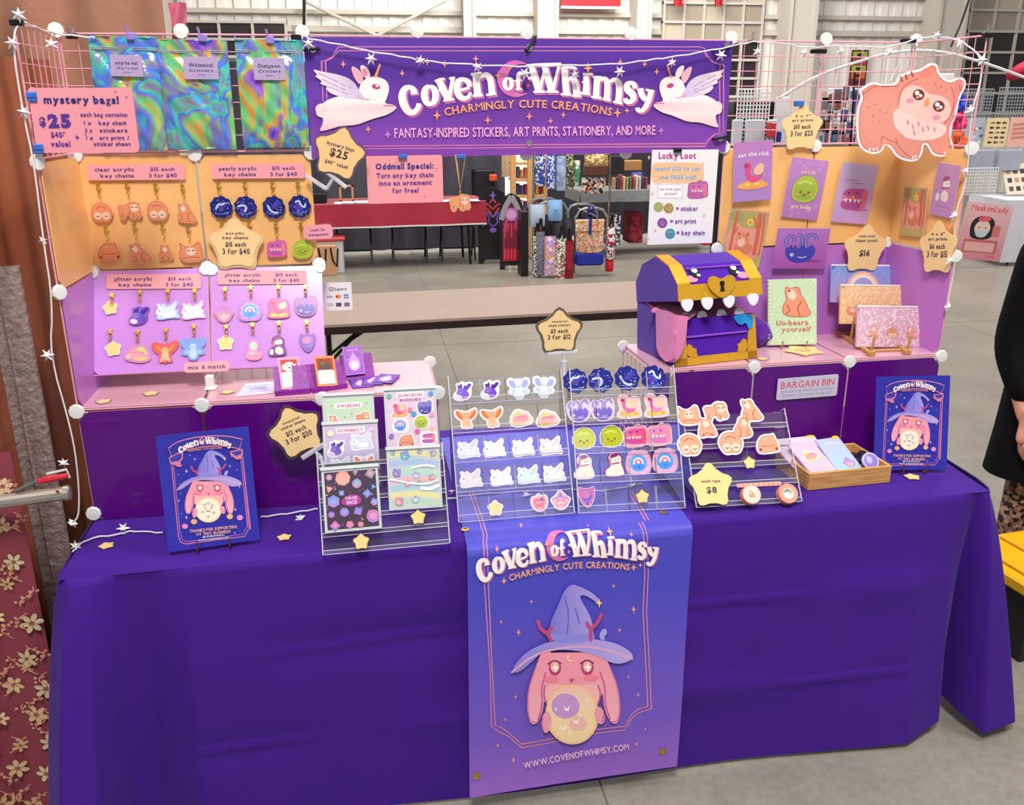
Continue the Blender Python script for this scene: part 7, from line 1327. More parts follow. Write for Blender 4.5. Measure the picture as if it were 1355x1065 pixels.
# rail with its clip
a0=at(88,652,y=-.56);a1=V((a0.x-.6,a0.y-.05,a0.z-.03)); STL=K('brushed_steel','#b4aca2',.35,.7,var=.15)
o=thing('garment_rail','brushed metal rail end poking out over the floral cloth','rail',tuple(a0)); build('bar',G().tube([a0,a1],.0165,12),STL,o); d=(a0-a1).normalized(); build('end_cap',G().lathe(a0,[(.0185,-.004),(.0185,.006),(.014,.009)],14,d),STL,o); c=at(76,650,y=-.578); build('rivet',G().lathe(c,[(.004,0),(.0035,.002)],8,(0,-1,0)),K('red_paint','#b03030',.5),o)
g=G(); g.tube([at(35,640,y=-.57),at(50,635,y=-.57)],.004,6); o=thing('spring_clamp','small clamp with a red grip resting on the metal rail','clamp',tuple(at(60,635,y=-.57))); build('arm',G().tube([at(20,650,y=-.57),at(55,634,y=-.57)],.004,6),K('grey_plastic','#5c6462',.5),o); build('red_grip',G().tube([at(50,637,y=-.572),at(65,634,y=-.572),at(90,629,y=-.572)],[.006,.009,.006],8),K('red_rubber','#c22638',.5),o); build('clear_jaw',G().tube([at(62,627,y=-.568),at(88,621,y=-.568),at(92,632,y=-.568)],.003,6),ACE,o)
g=G(); P_=at(226,12,y=.38); g.grid(lambda u,v:(P_.x-.01+.05*u*(1-.3*v),.40+.02*math.sin(u*7+v*4),P_.z+.02-.13*v),10,10,lambda u,v:'#d8708c' if v<.6 else '#8a1830'); g.grid(lambda u,v:(P_.x-.01+.05*u*(1-.3*v),.404+.02*math.sin(u*7+v*4),P_.z+.02-.13*v),10,10); tag(build('pink_cloth',g,P,smooth=True),'scrap of pink and red cloth at the right edge of the velvet curtain','fabric')
# ------------------------------------------------------------------ tables behind
ORD=('first','second','third','fourth','fifth','sixth','seventh','eighth','ninth','tenth','eleventh','twelfth','thirteenth')
bt=folding_table('folding_table','brown topped folding table standing empty behind the display',.47,2.62,1.86,2.62,TZ,'#a08a80',rot=.055,lx=.06)
def legtable(name,label,x0,x1,y0,y1,z,cloth,hem,clothlab,drop,rot=0,waves=.012):
    t=thing(name,label,'table',Matrix.Translation(V((x0,y0,0)))@Matrix.Rotation(rot,4,'Z')); Wt=WM[t.name]; w=x1-x0;d=y1-y0
    build('tabletop',G().rbox((0,0,z-.03),(w,d,z),.004),K('laminate_white','#c8c4bc',.6),t,Wt)
    for xx in(.15,w-.15):
        for s in(0,1): build('leg',G().tube([(xx,(.08 if s==0 else d-.08),0),(xx-.02,(.1 if s==0 else d-.1),z-.2),(xx+.05,(.12 if s==0 else d-.12),z-.03)],.016,8),BK,t,Wt)
        build('crossbar',G().tube([(xx,.1,z-.35),(xx,d/2,z-.28),(xx,d-.1,z-.35)],.012,6),BK,t,Wt)
    if cloth:
        g=G(); f=lambda o:(lambda u,v:(-.03+(w+.06)*u,-.02-o-waves*math.sin(u*w*9+1)*v-.02*v,z+.004-drop*v)); g.grid(f(0),60,10); g.grid(f(.004),60,10); g.grid(lambda u,v:(-.03+(w+.06)*u,-.02+(d+.04)*v,z+.005),20,4)
        for sx in(0,1): g.grid(lambda u,v:((-.03-.01*v) if not sx else (w+.03+.01*v),-.02+(d+.04)*u,z+.004-drop*v),12,6)
        c=build('tablecloth',g,cloth,None,None,smooth=True); c.matrix_basis=Wt@WM[c.name]; WM[c.name]=Wt@WM[c.name]; tag(c,clothlab,'tablecloth')
        if hem: g=G().grid(lambda u,v:(-.03+(w+.06)*u,-.028-waves*math.sin(u*w*9+1)-.02,z+.004-drop-.004+.018*v),60,1); build('hem',g,K('white_hem','#d8d0d0',.7),c,Wt)
    return t
RED=M('red_cloth','#9c0f30',.6,var=.12,scale=6,sheen=.3)
legtable('trestle_table','trestle table with black legs in the row behind, under the red cloth',.12,2.1,7.74,8.44,.74,RED,True,'dark red cloth with a white hem on the table behind the Oddmall Special sign',.26,.055)
rnd=random.Random(8)
for i,px in enumerate((452,462,478,590,600,612,624)):
    c=at(px,267,y=7.95); g=G().col(rnd.choice(('#dfe4ee','#c8d4ea','#f0eef0'))); g.rbox((c.x-.08,7.8,.747),(c.x+.08,8.0,.752+.004*(i%3)),.001); tag(build('leaflet',g,P),'pale leaflet on the red clothed table, %s from its left end'%ORD[i],'leaflet','leaflets on the red table')
c=at(458,250,y=8.1); g=G(); x=c.x; 
for q in((x-.08,x-.06),(x+.06,x+.08)): g.box((q[0],8.08,.748),(q[1],8.12,.93))
g.box((x-.08,8.08,.91),(x+.08,8.12,.93)); g.box((x-.08,8.08,.75),(x+.08,8.12,.765)); tag(build('tabletop_easel',g,WOOD),'small brown wooden frame stand on the red clothed table','frame')
c=at(423,262,y=8.0); g=G().rbox((c.x-.22,7.9,.747),(c.x+.08,8.15,.86),.01); tag(build('case',g,BK),'low black case at the left end of the red clothed table','case')
CURT=M('grey_drape','#4a4654',.8,var=.2,scale=3); 
drape('booth_drape','dark grey drape hanging behind the red clothed table','curtain',[(-1.2,9.0),(1.0,9.05),(2.55,9.1)],.03,2.3,CURT,.035,3.2,140)
drape('booth_drape','black drape behind the hanging bags and books','curtain',[(3.1,9.9),(4.5,9.95),(5.6,10)],.03,1.75,M('black_drape','#2a2630',.85),.03,3,140)
for i,px in enumerate((470,545,612)):
    c=at(px,352,z=.0); 
    o=thing('folding_chair','black metal folding chair under the red clothed table, %s of the three'%('left','middle','right')[i],'chair',(c.x,8.35,0),'chairs under the red table'); x=c.x
    for s in(-1,1): build('leg',G().tube([(x+s*.2,8.2,0),(x+s*.2,8.35,.43),(x+s*.2,8.5,.6)],.013,6),BK,o); build('leg',G().tube([(x+s*.2,8.6,0),(x+s*.2,8.3,.42)],.013,6),BK,o)
    build('seat',G().rbox((x-.2,8.2,.41),(x+.2,8.55,.44),.01),BK,o); build('stretcher',G().tube([(x-.2,8.25,.15),(x+.2,8.25,.15)],.01,6),BK,o)
# clear tote with shopping bag
c=at(440,362,z=0); X,Y=c.x,c.y; o=thing('storage_tote','clear plastic storage tote on the floor beside the red clothed table','storage tote',(X,Y,0)); g=G()
for q in(((X-.22,Y,.0),(X+.14,Y+.008,.36)),((X-.22,Y+.4,0),(X+.14,Y+.408,.36)),((X-.22,Y,0),(X-.212,Y+.4,.36)),((X+.132,Y,0),(X+.14,Y+.4,.36)),((X-.22,Y,0),(X+.14,Y+.4,.01))): g.box(*q)
build('tub',g,ACE,o); build('lid',G().rbox((X-.24,Y-.02,.36),(X+.16,Y+.42,.40),.01),K('red_lid','#b8383c',.4),o)
o=thing('paper_bag','brown paper shopping bag with black ribbon handles inside the clear tote','bag',(X-.05,Y-.1,0)); build('bag_body',G().rbox((X-.19,Y-.12,0),(X+.06,Y-.02,.33),.005),K('kraft_paper','#c79a74',.8),o)
for s in(-.13,.0): build('handle',G().tube([(X+s,Y-.13,.31),(X+s+.02,Y-.135,.16),(X+s+.06,Y-.135,.1),(X+s+.08,Y-.13,.3)],.011,5,flat=.3),BK,o)
# carved gothic panels
def panelboard(label,pxc,pyb,w,hpy,col,fn,yaw=.1,th=.06):
    c=at(pxc,pyb,z=0); H=at(pxc,hpy,y=c.y).z; W0=Matrix.Translation(V((c.x,c.y,0)))@Matrix.Rotation(-yaw,4,'Z')@Matrix.Rotation(PI/2,4,'X'); o=thing('gothic_shelf',label,'shelf',W0,'coffin shaped shelves'); 
    p=[(-w/2,0),(-w/2+.05,0),(-w*.25,.05),(w*.25,.05),(w/2-.05,0),(w/2,0),(w/2,H*.82),(w*.35,H*.94),(w*.12,H*.99),(0,H),(-w*.12,H*.99),(-w*.35,H*.94),(-w/2,H*.82)]; build('board',G().prism(p,-th,0),K('black_wood','#181016',.4),o,W0); a=Art(z=.002,dz=.0008); fn(a,w,H); build('painting',a,'P',o,W0)
def g1(a,w,H):
    for s in(-1,1):
        a.line([(0,H*.62),(s*w*.2,H*.70),(s*w*.32,H*.62),(s*w*.18,H*.55),(s*w*.36,H*.5)],.022,'#7a5cc0',2); a.line([(0,H*.5),(s*w*.16,H*.54),(s*w*.1,H*.62),(s*w*.38,H*.72)],.018,'#6a4ab0',2); a.line([(0,H*.72),(s*w*.2,H*.80),(s*w*.3,H*.76),(s*w*.12,H*.70)],.024,'#a83040',2); a.line([(s*w*.05,H*.66),(s*w*.2,H*.74)],.02,'#c03a40')
    a.spark(0,H*.90,.06,'#7a60c0'); a.line([(-w*.1,H*.8),(0,H*.86),(w*.1,H*.8)],.02,'#b03a50',1); a.ell(0,H*.45,.04,.03,'#7a5cc0')
def g2(a,w,H):
    a.poly([(-w*.36,H*.12),(w*.36,H*.12),(w*.36,H*.8),(0,H*.93),(-w*.36,H*.8)],lambda x,y:mix('#c01828','#5a1a50',min(1,y/H*1.1)))
    for k in range(5): x=-w*.28+w*.14*k; a.line([(x,H*.15),(x,H*.62)],.018,'#e04050')
    for s in(-1,1): a.line([(s*w*.42,H*.66),(s*w*.3,H*.8),(0,H*.97)],.06,'#9a949c',1); a.line([(s*w*.3,H*.5),(s*w*.2,H*.66),(0,H*.74)],.03,'#c04078',1)
    a.ell(0,H*.73,.075,.075,'#b86ab8',n=20); a.ell(0,H*.73,.055,.055,'#d89ad8',n=16); a.poly([(-w*.3,H*.4),(-w*.1,H*.55),(0,H*.42),(w*.12,H*.56),(w*.3,H*.4),(w*.3,H*.3),(-w*.3,H*.3)],'#7a1838')
panelboard('tall black coffin shaped shelf with a red and violet scroll painting',653,349,.36,248,0,g1,.1); panelboard('black pointed shelf painted with a red window and pink moon',677,357,.27,256,0,g2,.15)
c=at(692,366,z=0); g=G().box((c.x-.02,c.y,0),(c.x+.06,c.y+.25,.70)); tag(build('display_board',g,BK),'narrow black board standing edge on beside the red window shelf','board')
# wooden shelving, racks and hanging bags
def bx(px0,py0,px1,py1,y,dep,g=None):
    a=at(px0,py1,y=y);b=at(px1,py0,y=y); g=g or G(); g.rbox((a.x,y,a.z),(b.x,y+dep,b.z),min(.01,(b.x-a.x)*.2,dep*.3,abs(b.z-a.z)*.2)); return g
o=thing('wooden_shelving','light pine ladder shelf beside the hanging bags','shelf',tuple(at(705,350,y=8.2))); PINE=K('pine','#d8a468',.6,var=.12)
for q in((676,202,683,352),(698,202,706,362),(719,205,725,310)): build('post',bx(*q,8.2,.05),PINE,o)
for y in(214,236,258,281,306): build('shelf_board',bx(678,y,722,y+4,8.22,.3),PINE,o)
k=0
for y,y2 in((218,235),(240,257),(262,280),(286,305)):
    for x in range(684,719,5):
        i=rnd.randrange(7); c=('#5a4a8c','#c06a50','#e0d4c8','#2a3a6a','#8a2a40','#4a7a9a','#d8a040')[i]; k+=1; tag(build('boxed_item',bx(x,y+rnd.uniform(2,7),x+4,y2,8.25,.1,G().col(c)),P),'%s box, %s from the left on the %s board of the pine shelf'%(('violet','terracotta','cream','navy','crimson','steel blue','mustard')[i],ORD[(x-684)//5],{218:'top',240:'second',262:'third',286:'lowest'}[y]),'box','boxes on the pine shelf')
tag(build('storage_bin',bx(628,225,654,262,8.8,.3,G().col('#16141a')),P),'black bin behind the coffin shaped shelves','bin'); tag(build('orange_box',bx(648,231,658,240,8.75,.1,G().col('#e0582c')),P),'small orange box on the black bin','box'); tag(build('white_cabinet',bx(640,200,664,330,9.2,.3,G().col('#d4d2d0')),P),'white panel of a booth behind the black bin','panel'); drape('hanging_cloth','beige cloth hanging left of the pine ladder shelf','fabric',[(at(664,220,y=8.7).x,8.7),(at(678,220,y=8.7).x,8.7)],.95,1.9,K('beige_cloth','#c0a488',.8),.01,12,20)
def pat(name,cols,scale,thr=.5):
    m,nt,b=_base(name); N=nt.nodes;L=nt.links; tc=N.new('ShaderNodeTexCoord'); vo=N.new('ShaderNodeTexVoronoi'); vo.inputs['Scale'].default_value=scale; L.new(tc.outputs['Object'],vo.inputs[0]); sp=N.new('ShaderNodeSeparateColor'); L.new(vo.outputs['Color'],sp.inputs[0]); cr=N.new('ShaderNodeValToRGB'); cr.color_ramp.interpolation='CONSTANT'; cr.color_ramp.elements[0].color=rgb(cols[0])+(1,); cr.color_ramp.elements[1].position=1-1/len(cols); cr.color_ramp.elements[1].color=rgb(cols[-1])+(1,)
    for i in range(1,len(cols)-1): e=cr.color_ramp.elements.new(i/len(cols)); e.color=rgb(cols[i])+(1,)
    L.new(sp.outputs[0],cr.inputs[0]); L.new(cr.outputs[0],b.inputs['Base Color']); b.inputs['Roughness'].default_value=.8; return m
def hang(name,label,cat,px0,py0,px1,py1,y,mat,group=None,taper=.0,dep=.12,strap=True,smat=None):
    a=at(px0,py1,y=y);b=at(px1,py0,y=y); w=(b.x-a.x)/2;h=b.z-a.z; cx=(a.x+b.x)/2; o=thing(name,label,cat,(cx,y,a.z),group); W0=WM[o.name]
    f=lambda s:(lambda u,v:((2*u-1)*w*(1-taper*v)*(1-.12*(1-v)**6),s*dep/2*math.sin(PI*u)**.5*(.5+.5*math.sin(PI*min(1,v*.9+.1))),h*v)); g=G(); g.grid(f(-1),14,10); g.grid(f(1),14,10); build('bag_body',g,mat,o,W0,smooth=True)
    if strap: build('strap',G().tube([(-w*.4,0,h*.95),(-w*.1,-.02,h+.14),(w*.1,-.02,h+.14),(w*.4,0,h*.95)],.012,5),smat or BK,o,W0)
    return o
def rack_frame(label,x0,x1,yb,yt,Y,sh):
    a=at(x0,yb,y=Y);b=at(x1,yt,y=Y); z=b.z; o=thing('garment_rack',label,'rack',(a.x,Y,0),'chrome garment racks')
    for y_ in(Y,Y+.45):
        pts=[(a.x,y_,.02),(a.x,y_,z-.1),(a.x+.05,y_,z-.02),(a.x+.12,y_,z),(b.x-.12,y_,z),(b.x-.05,y_,z-.02),(b.x,y_,z-.1),(b.x,y_,.02)]; build('hoop',G().tube(pts,.014,8),CHR,o)
    for x in(a.x,b.x): build('side_rail',G().tube([(x,Y,.12),(x,Y+.45,.12)],.01,6),CHR,o)
    build('top_rail',G().tube([((a.x+b.x)/2,Y-.25,z-.06),((a.x+b.x)/2,Y+.6,z-.06)],.01,6),CHR,o)
rack_frame('chrome garment rack hung with scarves and slim bags',708,752,366,267,7.2,0); rack_frame('chrome garment rack with the floral backpack',760,804,364,275,7.0,0)
YP=6.95
hb=[('violet and grey patterned slim bag, leftmost on the chrome rack',704,312,717,366,('#e8e4e0','#1a1a20','#8a8a90'),70),('grey knitted slim bag on the chrome rack',708,306,722,364,('#6a6878','#8a8694','#5a5868'),110),('lilac flowered slim bag on the chrome rack',719,312,737,364,('#c9a4d8','#e0a060','#b48acc','#f0d8e8'),45),('white flowered slim bag on the chrome rack',734,315,752,368,('#eee8e0','#3a6a4a','#e8e4dc','#c04050'),60),('dark red slim bag at the right of the chrome rack',746,318,760,368,('#8a1020','#7a0c1c','#9a1828'),20)]
for i,(l,x0,y0,x1,y1,c,s) in enumerate(hb): hang('slim_bag',l,'bag',x0,y0,x1,y1,YP-.03*i,pat('bag_pattern_%d'%i,c,s),'slim bags on the chrome rack',.15)
for i,(l,x0,y0,x1,y1,c) in enumerate((('pale blue denim scarf draped over the chrome rack',700,270,722,300,'#b4c4dc'),('light blue knotted cloth on top of the chrome rack',724,264,745,292,'#8ab4e4'),('black slim bag top behind the lilac one',716,284,730,314,'#26222a'),('dark grey bag top on the chrome rack',730,286,744,316,'#4a4854'),('charcoal bag top above the dark red bag',744,290,758,318,'#3a3842'))): hang('draped_bag',l,'bag',x0,y0,x1,y1,YP+.1+.03*i,K('cl'+c,c,.8,var=.2),'draped cloths on the chrome rack',.1,strap=False)
o=hang('backpack','floral backpack with a royal blue base hanging on the chrome rack','backpack',762,290,800,334,6.9,pat('floral_pack',('#f0c8b0','#e06a50','#f4e8dc','#8aa868','#e8a0b0','#f0b060'),60),None,.05,.18,True,K('royal_blue','#1c2a98',.7)); W0=WM[o.name]
a0=at(762,352,y=6.86);b0=at(799,334,y=6.86); g=G().rbox((a0.x,6.84,a0.z),(b0.x,7.0,b0.z),.02); q=build('blue_base',g,K('royal_blue','#1c2a98',.7),o)
a0=at(779,310,y=6.8);b0=at(783,289,y=6.8); build('blue_strap',G().box((a0.x,6.79,a0.z),(b0.x,6.81,b0.z)),K('royal_blue','#1c2a98',.7),o); build('flap',bx(762,290,800,307,6.80,.03,G()),pat('floral_flap',('#f0c8b0','#e06a50','#f4e8dc','#8aa868','#e8a0b0','#f0b060'),60),o)
hang('slim_bag','white and crimson flowered bag at the right of the floral backpack','bag',802,300,815,343,6.9,pat('crimson_floral',('#f0e8e8','#b01838','#e8e0e0','#3a3a44'),50),'bags beside the backpack',.1); hang('slim_bag','bright red bag bottom under the crimson flowered bag','bag',801,343,812,359,6.92,K('bright_red','#c81828',.7),'bags beside the backpack',.0,strap=False)
for i,(x0,y0,x1,y1,c,s,l) in enumerate(((708,206,722,246,('#3a5ab8','#e0e4f0','#2a3a8c'),40,'blue and white spotted bag, leftmost of the hanging row'),(722,204,735,250,('#2438a8','#4a68d0','#e8ecf8'),60,'royal blue starry bag in the hanging row'),(735,206,750,252,('#a8b8d4','#8a9cc0'),20,'pale blue denim bag hanging in the row'),(748,204,760,250,('#5a6a4a','#c8b890','#302c28'),40,'green and tan patterned bag in the hanging row'),(758,212,768,246,('#4a8a60','#e8e0d0','#6aa880'),30,'green striped cloth hanging in the row'),(772,203,806,222,('#c09a5c','#8a6a34','#e8d4a8'),60,'tan sparkling bag with a brown base in the hanging row'),(768,234,802,256,('#1c1a20','#e06030','#f0e8e0','#a8a8ac'),40,'black white and orange print cloth under the tan bag'))):
    hb_=hang('hanging_bag',l,'bag',x0,y0,x1,y1,7.7+.02*i,pat('row_%d'%i,c,s),'bags hanging in the back row',.08,strap=False)
    if i==5: build('leather_base',bx(774,219,804,233,7.72,.1,G()),K('brown_leather','#5a3024',.6),hb_)
a0=at(706,203,y=7.78);a1=at(808,203,y=7.78); o=thing('garment_rail','chrome rail carrying the row of hanging bags','rail',tuple(a0)); build('rail',G().tube([a0,a1],.012,8),CHR,o)
for q in(a0,a1): build('post',G().tube([(q.x,q.y,0),tuple(q)],.012,8),CHR,o)
legtable('trestle_table','trestle table behind the chrome racks under grey crushed cloth',3.35,5.6,8.15,8.85,.80,M('crushed_grey','#77787c',.6,var=.4,scale=14,bump=.6,bscale=20),False,'grey crushed velvet cloth on the book table behind the chrome racks',.13,.03)
for i in range(11):
    x=812+i*4.2; j=rnd.randrange(7); tag(build('book',bx(x,236-rnd.uniform(0,5),x+3.2,254,8.3,.12,G().col(('#d8d0c0','#4a7a5a','#a83a3a','#e0d8c8','#b08a60','#3a4a6a','#c8b8a0')[j])),P),'slim %s book, %s from the left in the row on the grey cloth'%(('ivory','green','red','cream','tan','navy','sand')[j],ORD[i]),'book','books on the grey clothed table')
for i,(x0,y0,x1,y1,c) in enumerate(((808,206,826,230,'#1c1820'),(826,212,850,226,'#a87848'),(836,228,850,250,'#6a70b8'))): tag(build('cloth_item',bx(x0,y0,x1,y1,8.6,.1,G().col(c)),P),('black cloth over the books','tan cloth over the books','blue pouch beside the books')[i],'fabric')
tag(build('tote',bx(832,282,852,322,8.3,.3,G()),pat('crimson_tote',('#7a1024','#9a2038','#5a0a18'),30)),'crimson patterned tote under the grey clothed table','bag'); tag(build('tote',bx(806,284,822,326,8.2,.3,G()),pat('mono_tote',('#1c1c22','#d8d8dc','#4a4a52'),40)),'black and white patterned tote under the grey clothed table','bag')
tag(build('tote',bx(930,285,950,325,8.0,.3,G()),K('bright_red','#c81828',.7)),'red tub on the floor beside the orange panels','tub')
# ------------------------------------------------------------------ booth on the right
legtable('trestle_table','trestle table of the neighbouring booth under a white cloth',8.0,9.7,6.72,7.5,.74,M('white_cloth','#d6d6e2',.7,bump=.15,bscale=6),False,'white cloth reaching the floor on the mask booth table at the right',.70,-.12,.02)
q=[(1262,342),(1322,345),(1330,272),(1268,264)]; PF=plane(at(1300,300,y=6.58),(-.12,-1,0)); PF=(PF[0],V((-.0,-1,0))); F=Frame(PF,q)
def mk(a,w,h):
    a.put([(-w/2,0),(w/2,0),(w/2,h),(-w/2,h)],[(0,1,2,3)],lambda x,y:mix('#d88a94','#efc4cc',y/h)); a.text('MaskimLady',w*.02,h*.86,h*.10,'#e83a58','c',.02,w=w*.8)
    a.poly(rrect(-w*.38,h*.12,w*.36,h*.36,.02),'#c86a68'); a.poly(rrect(-w*.34,h*.15,w*.30,h*.31,.01),'#ecb4b0'); a.blob([(-w*.3,h*.42),(-w*.32,h*.7),(-w*.05,h*.80),(w*.2,h*.72),(w*.22,h*.45),(w*.1,h*.36),(-w*.2,h*.36)],'#26222a'); a.ell(-w*.05,h*.56,w*.17,h*.14,'#f0d0c4'); a.blob([(-w*.22,h*.70),(-w*.05,h*.80),(w*.14,h*.72),(-w*.04,h*.66)],'#e8607c'); a.poly(chaikin([(-w*.2,h*.52),(w*.1,h*.52),(w*.06,h*.42),(-w*.05,h*.39),(-w*.16,h*.42)],1),'#c8d4dc'); a.ell(-w*.12,h*.57,w*.02,h*.012,'#26222a',n=6); a.ell(w*.02,h*.57,w*.02,h*.012,'#26222a',n=6); a.rect(w*.18,h*.42,w*.34,h*.62,'#d87a78'); a.text('CAFE',w*.25,h*.05,h*.05,'#e83a58','c',.02,w=w*.2)
sheet('mask_poster','pink poster of a masked woman on the white clothed table at the right','poster',F,rectp(F,.005),'#efc0c8',.003,art=mk)
WG=K('white_wire','#e4e6ea',.5)
def meshwall(label,px0,py0,px1,py1,y,nx,ny,r=.006,mat=None,cat='display rack',group=None,name='wire_screen'):
    a=at(px0,py1,y=y);b=at(px1,py0,y=y); g=G(); o=thing(name,label,cat,((a.x+b.x)/2,y,a.z),group)
    for i in range(nx+1): x=a.x+(b.x-a.x)*i/nx; g.tube([(x,y,a.z),(x,y,b.z)],r,4)
    for j in range(ny+1): z=a.z+(b.z-a.z)*j/ny; g.tube([(a.x,y+.008,z),(b.x,y+.008,z)],r,4)
    m=build('wire_mesh',g,mat or WG,o); return o,a,b
GRY=K('grey_wire','#8c949c',.5)
meshwall('grey fine mesh display panel, upper left of the mask booth',1262,118,1316,156,7.4,13,9,.005,GRY,group='mesh panels of the mask booth'); meshwall('grey fine mesh display panel, upper right of the mask booth',1317,116,1368,156,7.4,12,9,.005,GRY,group='mesh panels of the mask booth')
meshwall('white wire basket front low on the mask booth table',1272,222,1322,258,7.0,12,8,.005,WG,group='mesh panels of the mask booth')
def tile(label,px0,py0,px1,py1,y,col,fn=None):
    pl=plane((0,y,0),(0,-1,0)); F=Frame(pl,[(px0,py1),(px1,py1),(px1,py0),(px0,py0)]); return sheet('display_tile',label,'display board',F,rectp(F,.02),col,.01,art=fn,group='boards of the mask booth')
def ear(a,w,h):
    for j in range(5):
        for i in range(3): a.ell((i-1)*w*.27,h*(.15+.17*j),w*.07,h*.045,('#3a2a28','#c8a050','#8a3a30')[(i*2+j)%3]); a.ell((i-1)*w*.27+w*.09,h*(.15+.17*j),w*.05,h*.03,'#4a3430')
tile('cream board of hair bows and earrings at the mask booth',1300,156,1329,194,7.3,'#e8d4a8',ear)
def stp(a,w,h):
    for i in range(12): a.line([(-w*.36,h*(.25+.05*i)),(w*.36,h*(.30+.05*i))],.012,('#d88a7c','#b86a60','#e8b4a8')[i%3])
tile('pink board with thin cords at the mask booth',1331,155,1358,194,7.3,'#efb4ac',stp)
def mx_(a,w,h):
    for i in range(16): a.ell(random.uniform(-.38,.38)*w,random.uniform(.1,.9)*h,w*.1,h*.05,random.choice(('#d84a5a','#4a7aa8','#f0e8e0','#a8c8d8')))
tile('board of small patterned charms left of the hair bows',1270,156,1298,196,7.35,'#b4bcc8',mx_)
for i,(x0,x1) in enumerate(((1282,1318),(1320,1354))):
    g=bx(x0,198,x1,226,7.25,.12); tag(build('clear_cube',g,K('frosted','#a8aebc',.25)),'frosted grey storage cube at the mask booth, %s of the two'%('left','right')[i],'storage cube','frosted cubes at the mask booth')
F=Frame(plane(at(1338,258,z=.76),(-.1,-1,.55)),[(1332,258),(1366,256),(1356,216),(1322,218)]); 
def wd(a,w,h):
    for i in range(3):
        for j in range(3): a.poly(rrect((-.38+.27*i)*w,(.1+.28*j)*h,(-.2+.27*i)*w,(.26+.28*j)*h,.01),('#6a4a3c','#3a3a40','#b48a70')[(i+j)%3])
sheet('card_rack','cream leaning board of small cards on the white clothed table','display board',F,rectp(F,.01),'#d8ccb8',.01,art=wd)
for i,(px,py,c,r) in enumerate(((1268,135,'#2848d0',7),(1268,160,'#e03078',8),(1268,185,'#f06030',9))):
    p=at(px,py,y=7.2); g=G()
    for k in range(8): t=k*.8; g.ball((p.x+.06*math.cos(t),7.2+.03*math.sin(t*2),p.z+.07*math.sin(t)),.05,8)
    tag(build('flower_garland',g,K('gar'+c,c,.7),smooth=True),'%s fabric flower cluster behind the owl bear cut-out'%('royal blue','hot pink','orange')[i],'fabric flower','fabric flowers at the mask booth')
c=at(1250,115,y=6.9); g=bx(1236,97,1264,124,7.0,.05,G()); tag(build('white_bag',g,K('white_paper','#e8e6e8',.7)),'white paper bag hanging behind the right wing','bag')
# sticker booth behind the bare pink grid
for q,l in(((1078,118,1200,190),'white wire grid wall full of stickers behind the bare pink grid'),):
    o,a_,b_=meshwall(l,*q,6.6,22,12,.006,WG,cat='display wall',name='sticker_wall'); rnd=random.Random(21); n=0
    for j in range(5):
        for i in range(13):
            if rnd.random()<.12: continue
            x=a_.x+(b_.x-a_.x)*(i+.5)/13+rnd.uniform(-.02,.02); z=a_.z+(b_.z-a_.z)*(j+.5)/5+rnd.uniform(-.02,.02); w=rnd.uniform(.035,.06);h=rnd.uniform(.05,.075); g=G().col(rnd.choice(('#e8e6ea','#d8d4dc','#f0f0f4','#a87868','#6a6a74','#c8a0a8','#4a5a9a','#b8b0b0'))).box((x-w/2*1.4,6.56,z-h),(x+w/2*1.4,6.575,z+h)); g.col(rnd.choice(('#8a4a40','#3a3a44','#c8b088','#a05a70','#5a7a8a'))).box((x-w*.4,6.555,z-h*.6),(x+w*.4,6.56,z+h*.4)); tag(build('packed_sticker',g,P),'small packed sticker, %s from the left in the %s row of the white wire wall'%(ORD[i],('lowest','fourth','third','second','top')[j]),'sticker','packed stickers on the white wire wall')
meshwall('white wire grid cube stack beside the sticker wall',972,118,1020,192,6.78,10,14,.007,WG,name='mesh_cube'); 
for i,(x0,x1) in enumerate(((968,984),(986,1012),(1014,1030))): tag(build('frosted_panel',bx(x0,158,x1,192,6.7,.04,G()),K('frosted_light','#c4c8d4',.3)),'frosted pale panel left of the sticker wall, %s of three'%('first','second','third')[i],'panel','frosted panels behind the pink grid')
tag(build('white_board',bx(1024,128,1046,192,6.9,.05,G()),K('white_board','#e4e2e6',.4)),'white upright board behind the star sign for art prints','board'); tag(build('dark_cabinet',bx(968,134,1026,192,7.0,.3,G()),BK),'dark open cabinet behind the frosted panels','cabinet'); tag(build('red_box',bx(1018,162,1028,182,6.6,.1,G()),K('red_lid','#b8383c',.4)),'small red box left of the star sign for art prints','box'); tag(build('blue_box',bx(1029,174,1035,188,6.6,.1,G()),K('royal_blue','#1c2a98',.7)),'small blue box left of the star sign for art prints','box')
for pts,r in(((( 1034,128),(1080,100),(1125,85),(1180,68),(1240,66),(1300,82),(1360,104)),.014),(((1030,130),(1062,112),(1100,94)),.012),(((1178,108),(1190,84),(1204,66)),.012)):
    g=G().tube([tuple(at(x,y,y=6.3)) for x,y in smoothline(list(pts),2)],r,6); tag(build('canopy_cord',g,WG),'white canopy cord arching over the booths at the right' if len(pts)>4 else 'short white cord rising to the canopy cord %s'%('behind the cut-out' if pts[0][0]>1100 else 'beside the star sign'),'cord')
p=at(1126,188,y=6.5);q=at(1131,96,y=6.5); tag(build('black_pole',G().tube([(p.x,6.5,0),(p.x,6.5,p.z),tuple(q)],.012,6),BK),'thin black pole standing before the white wire wall','pole')
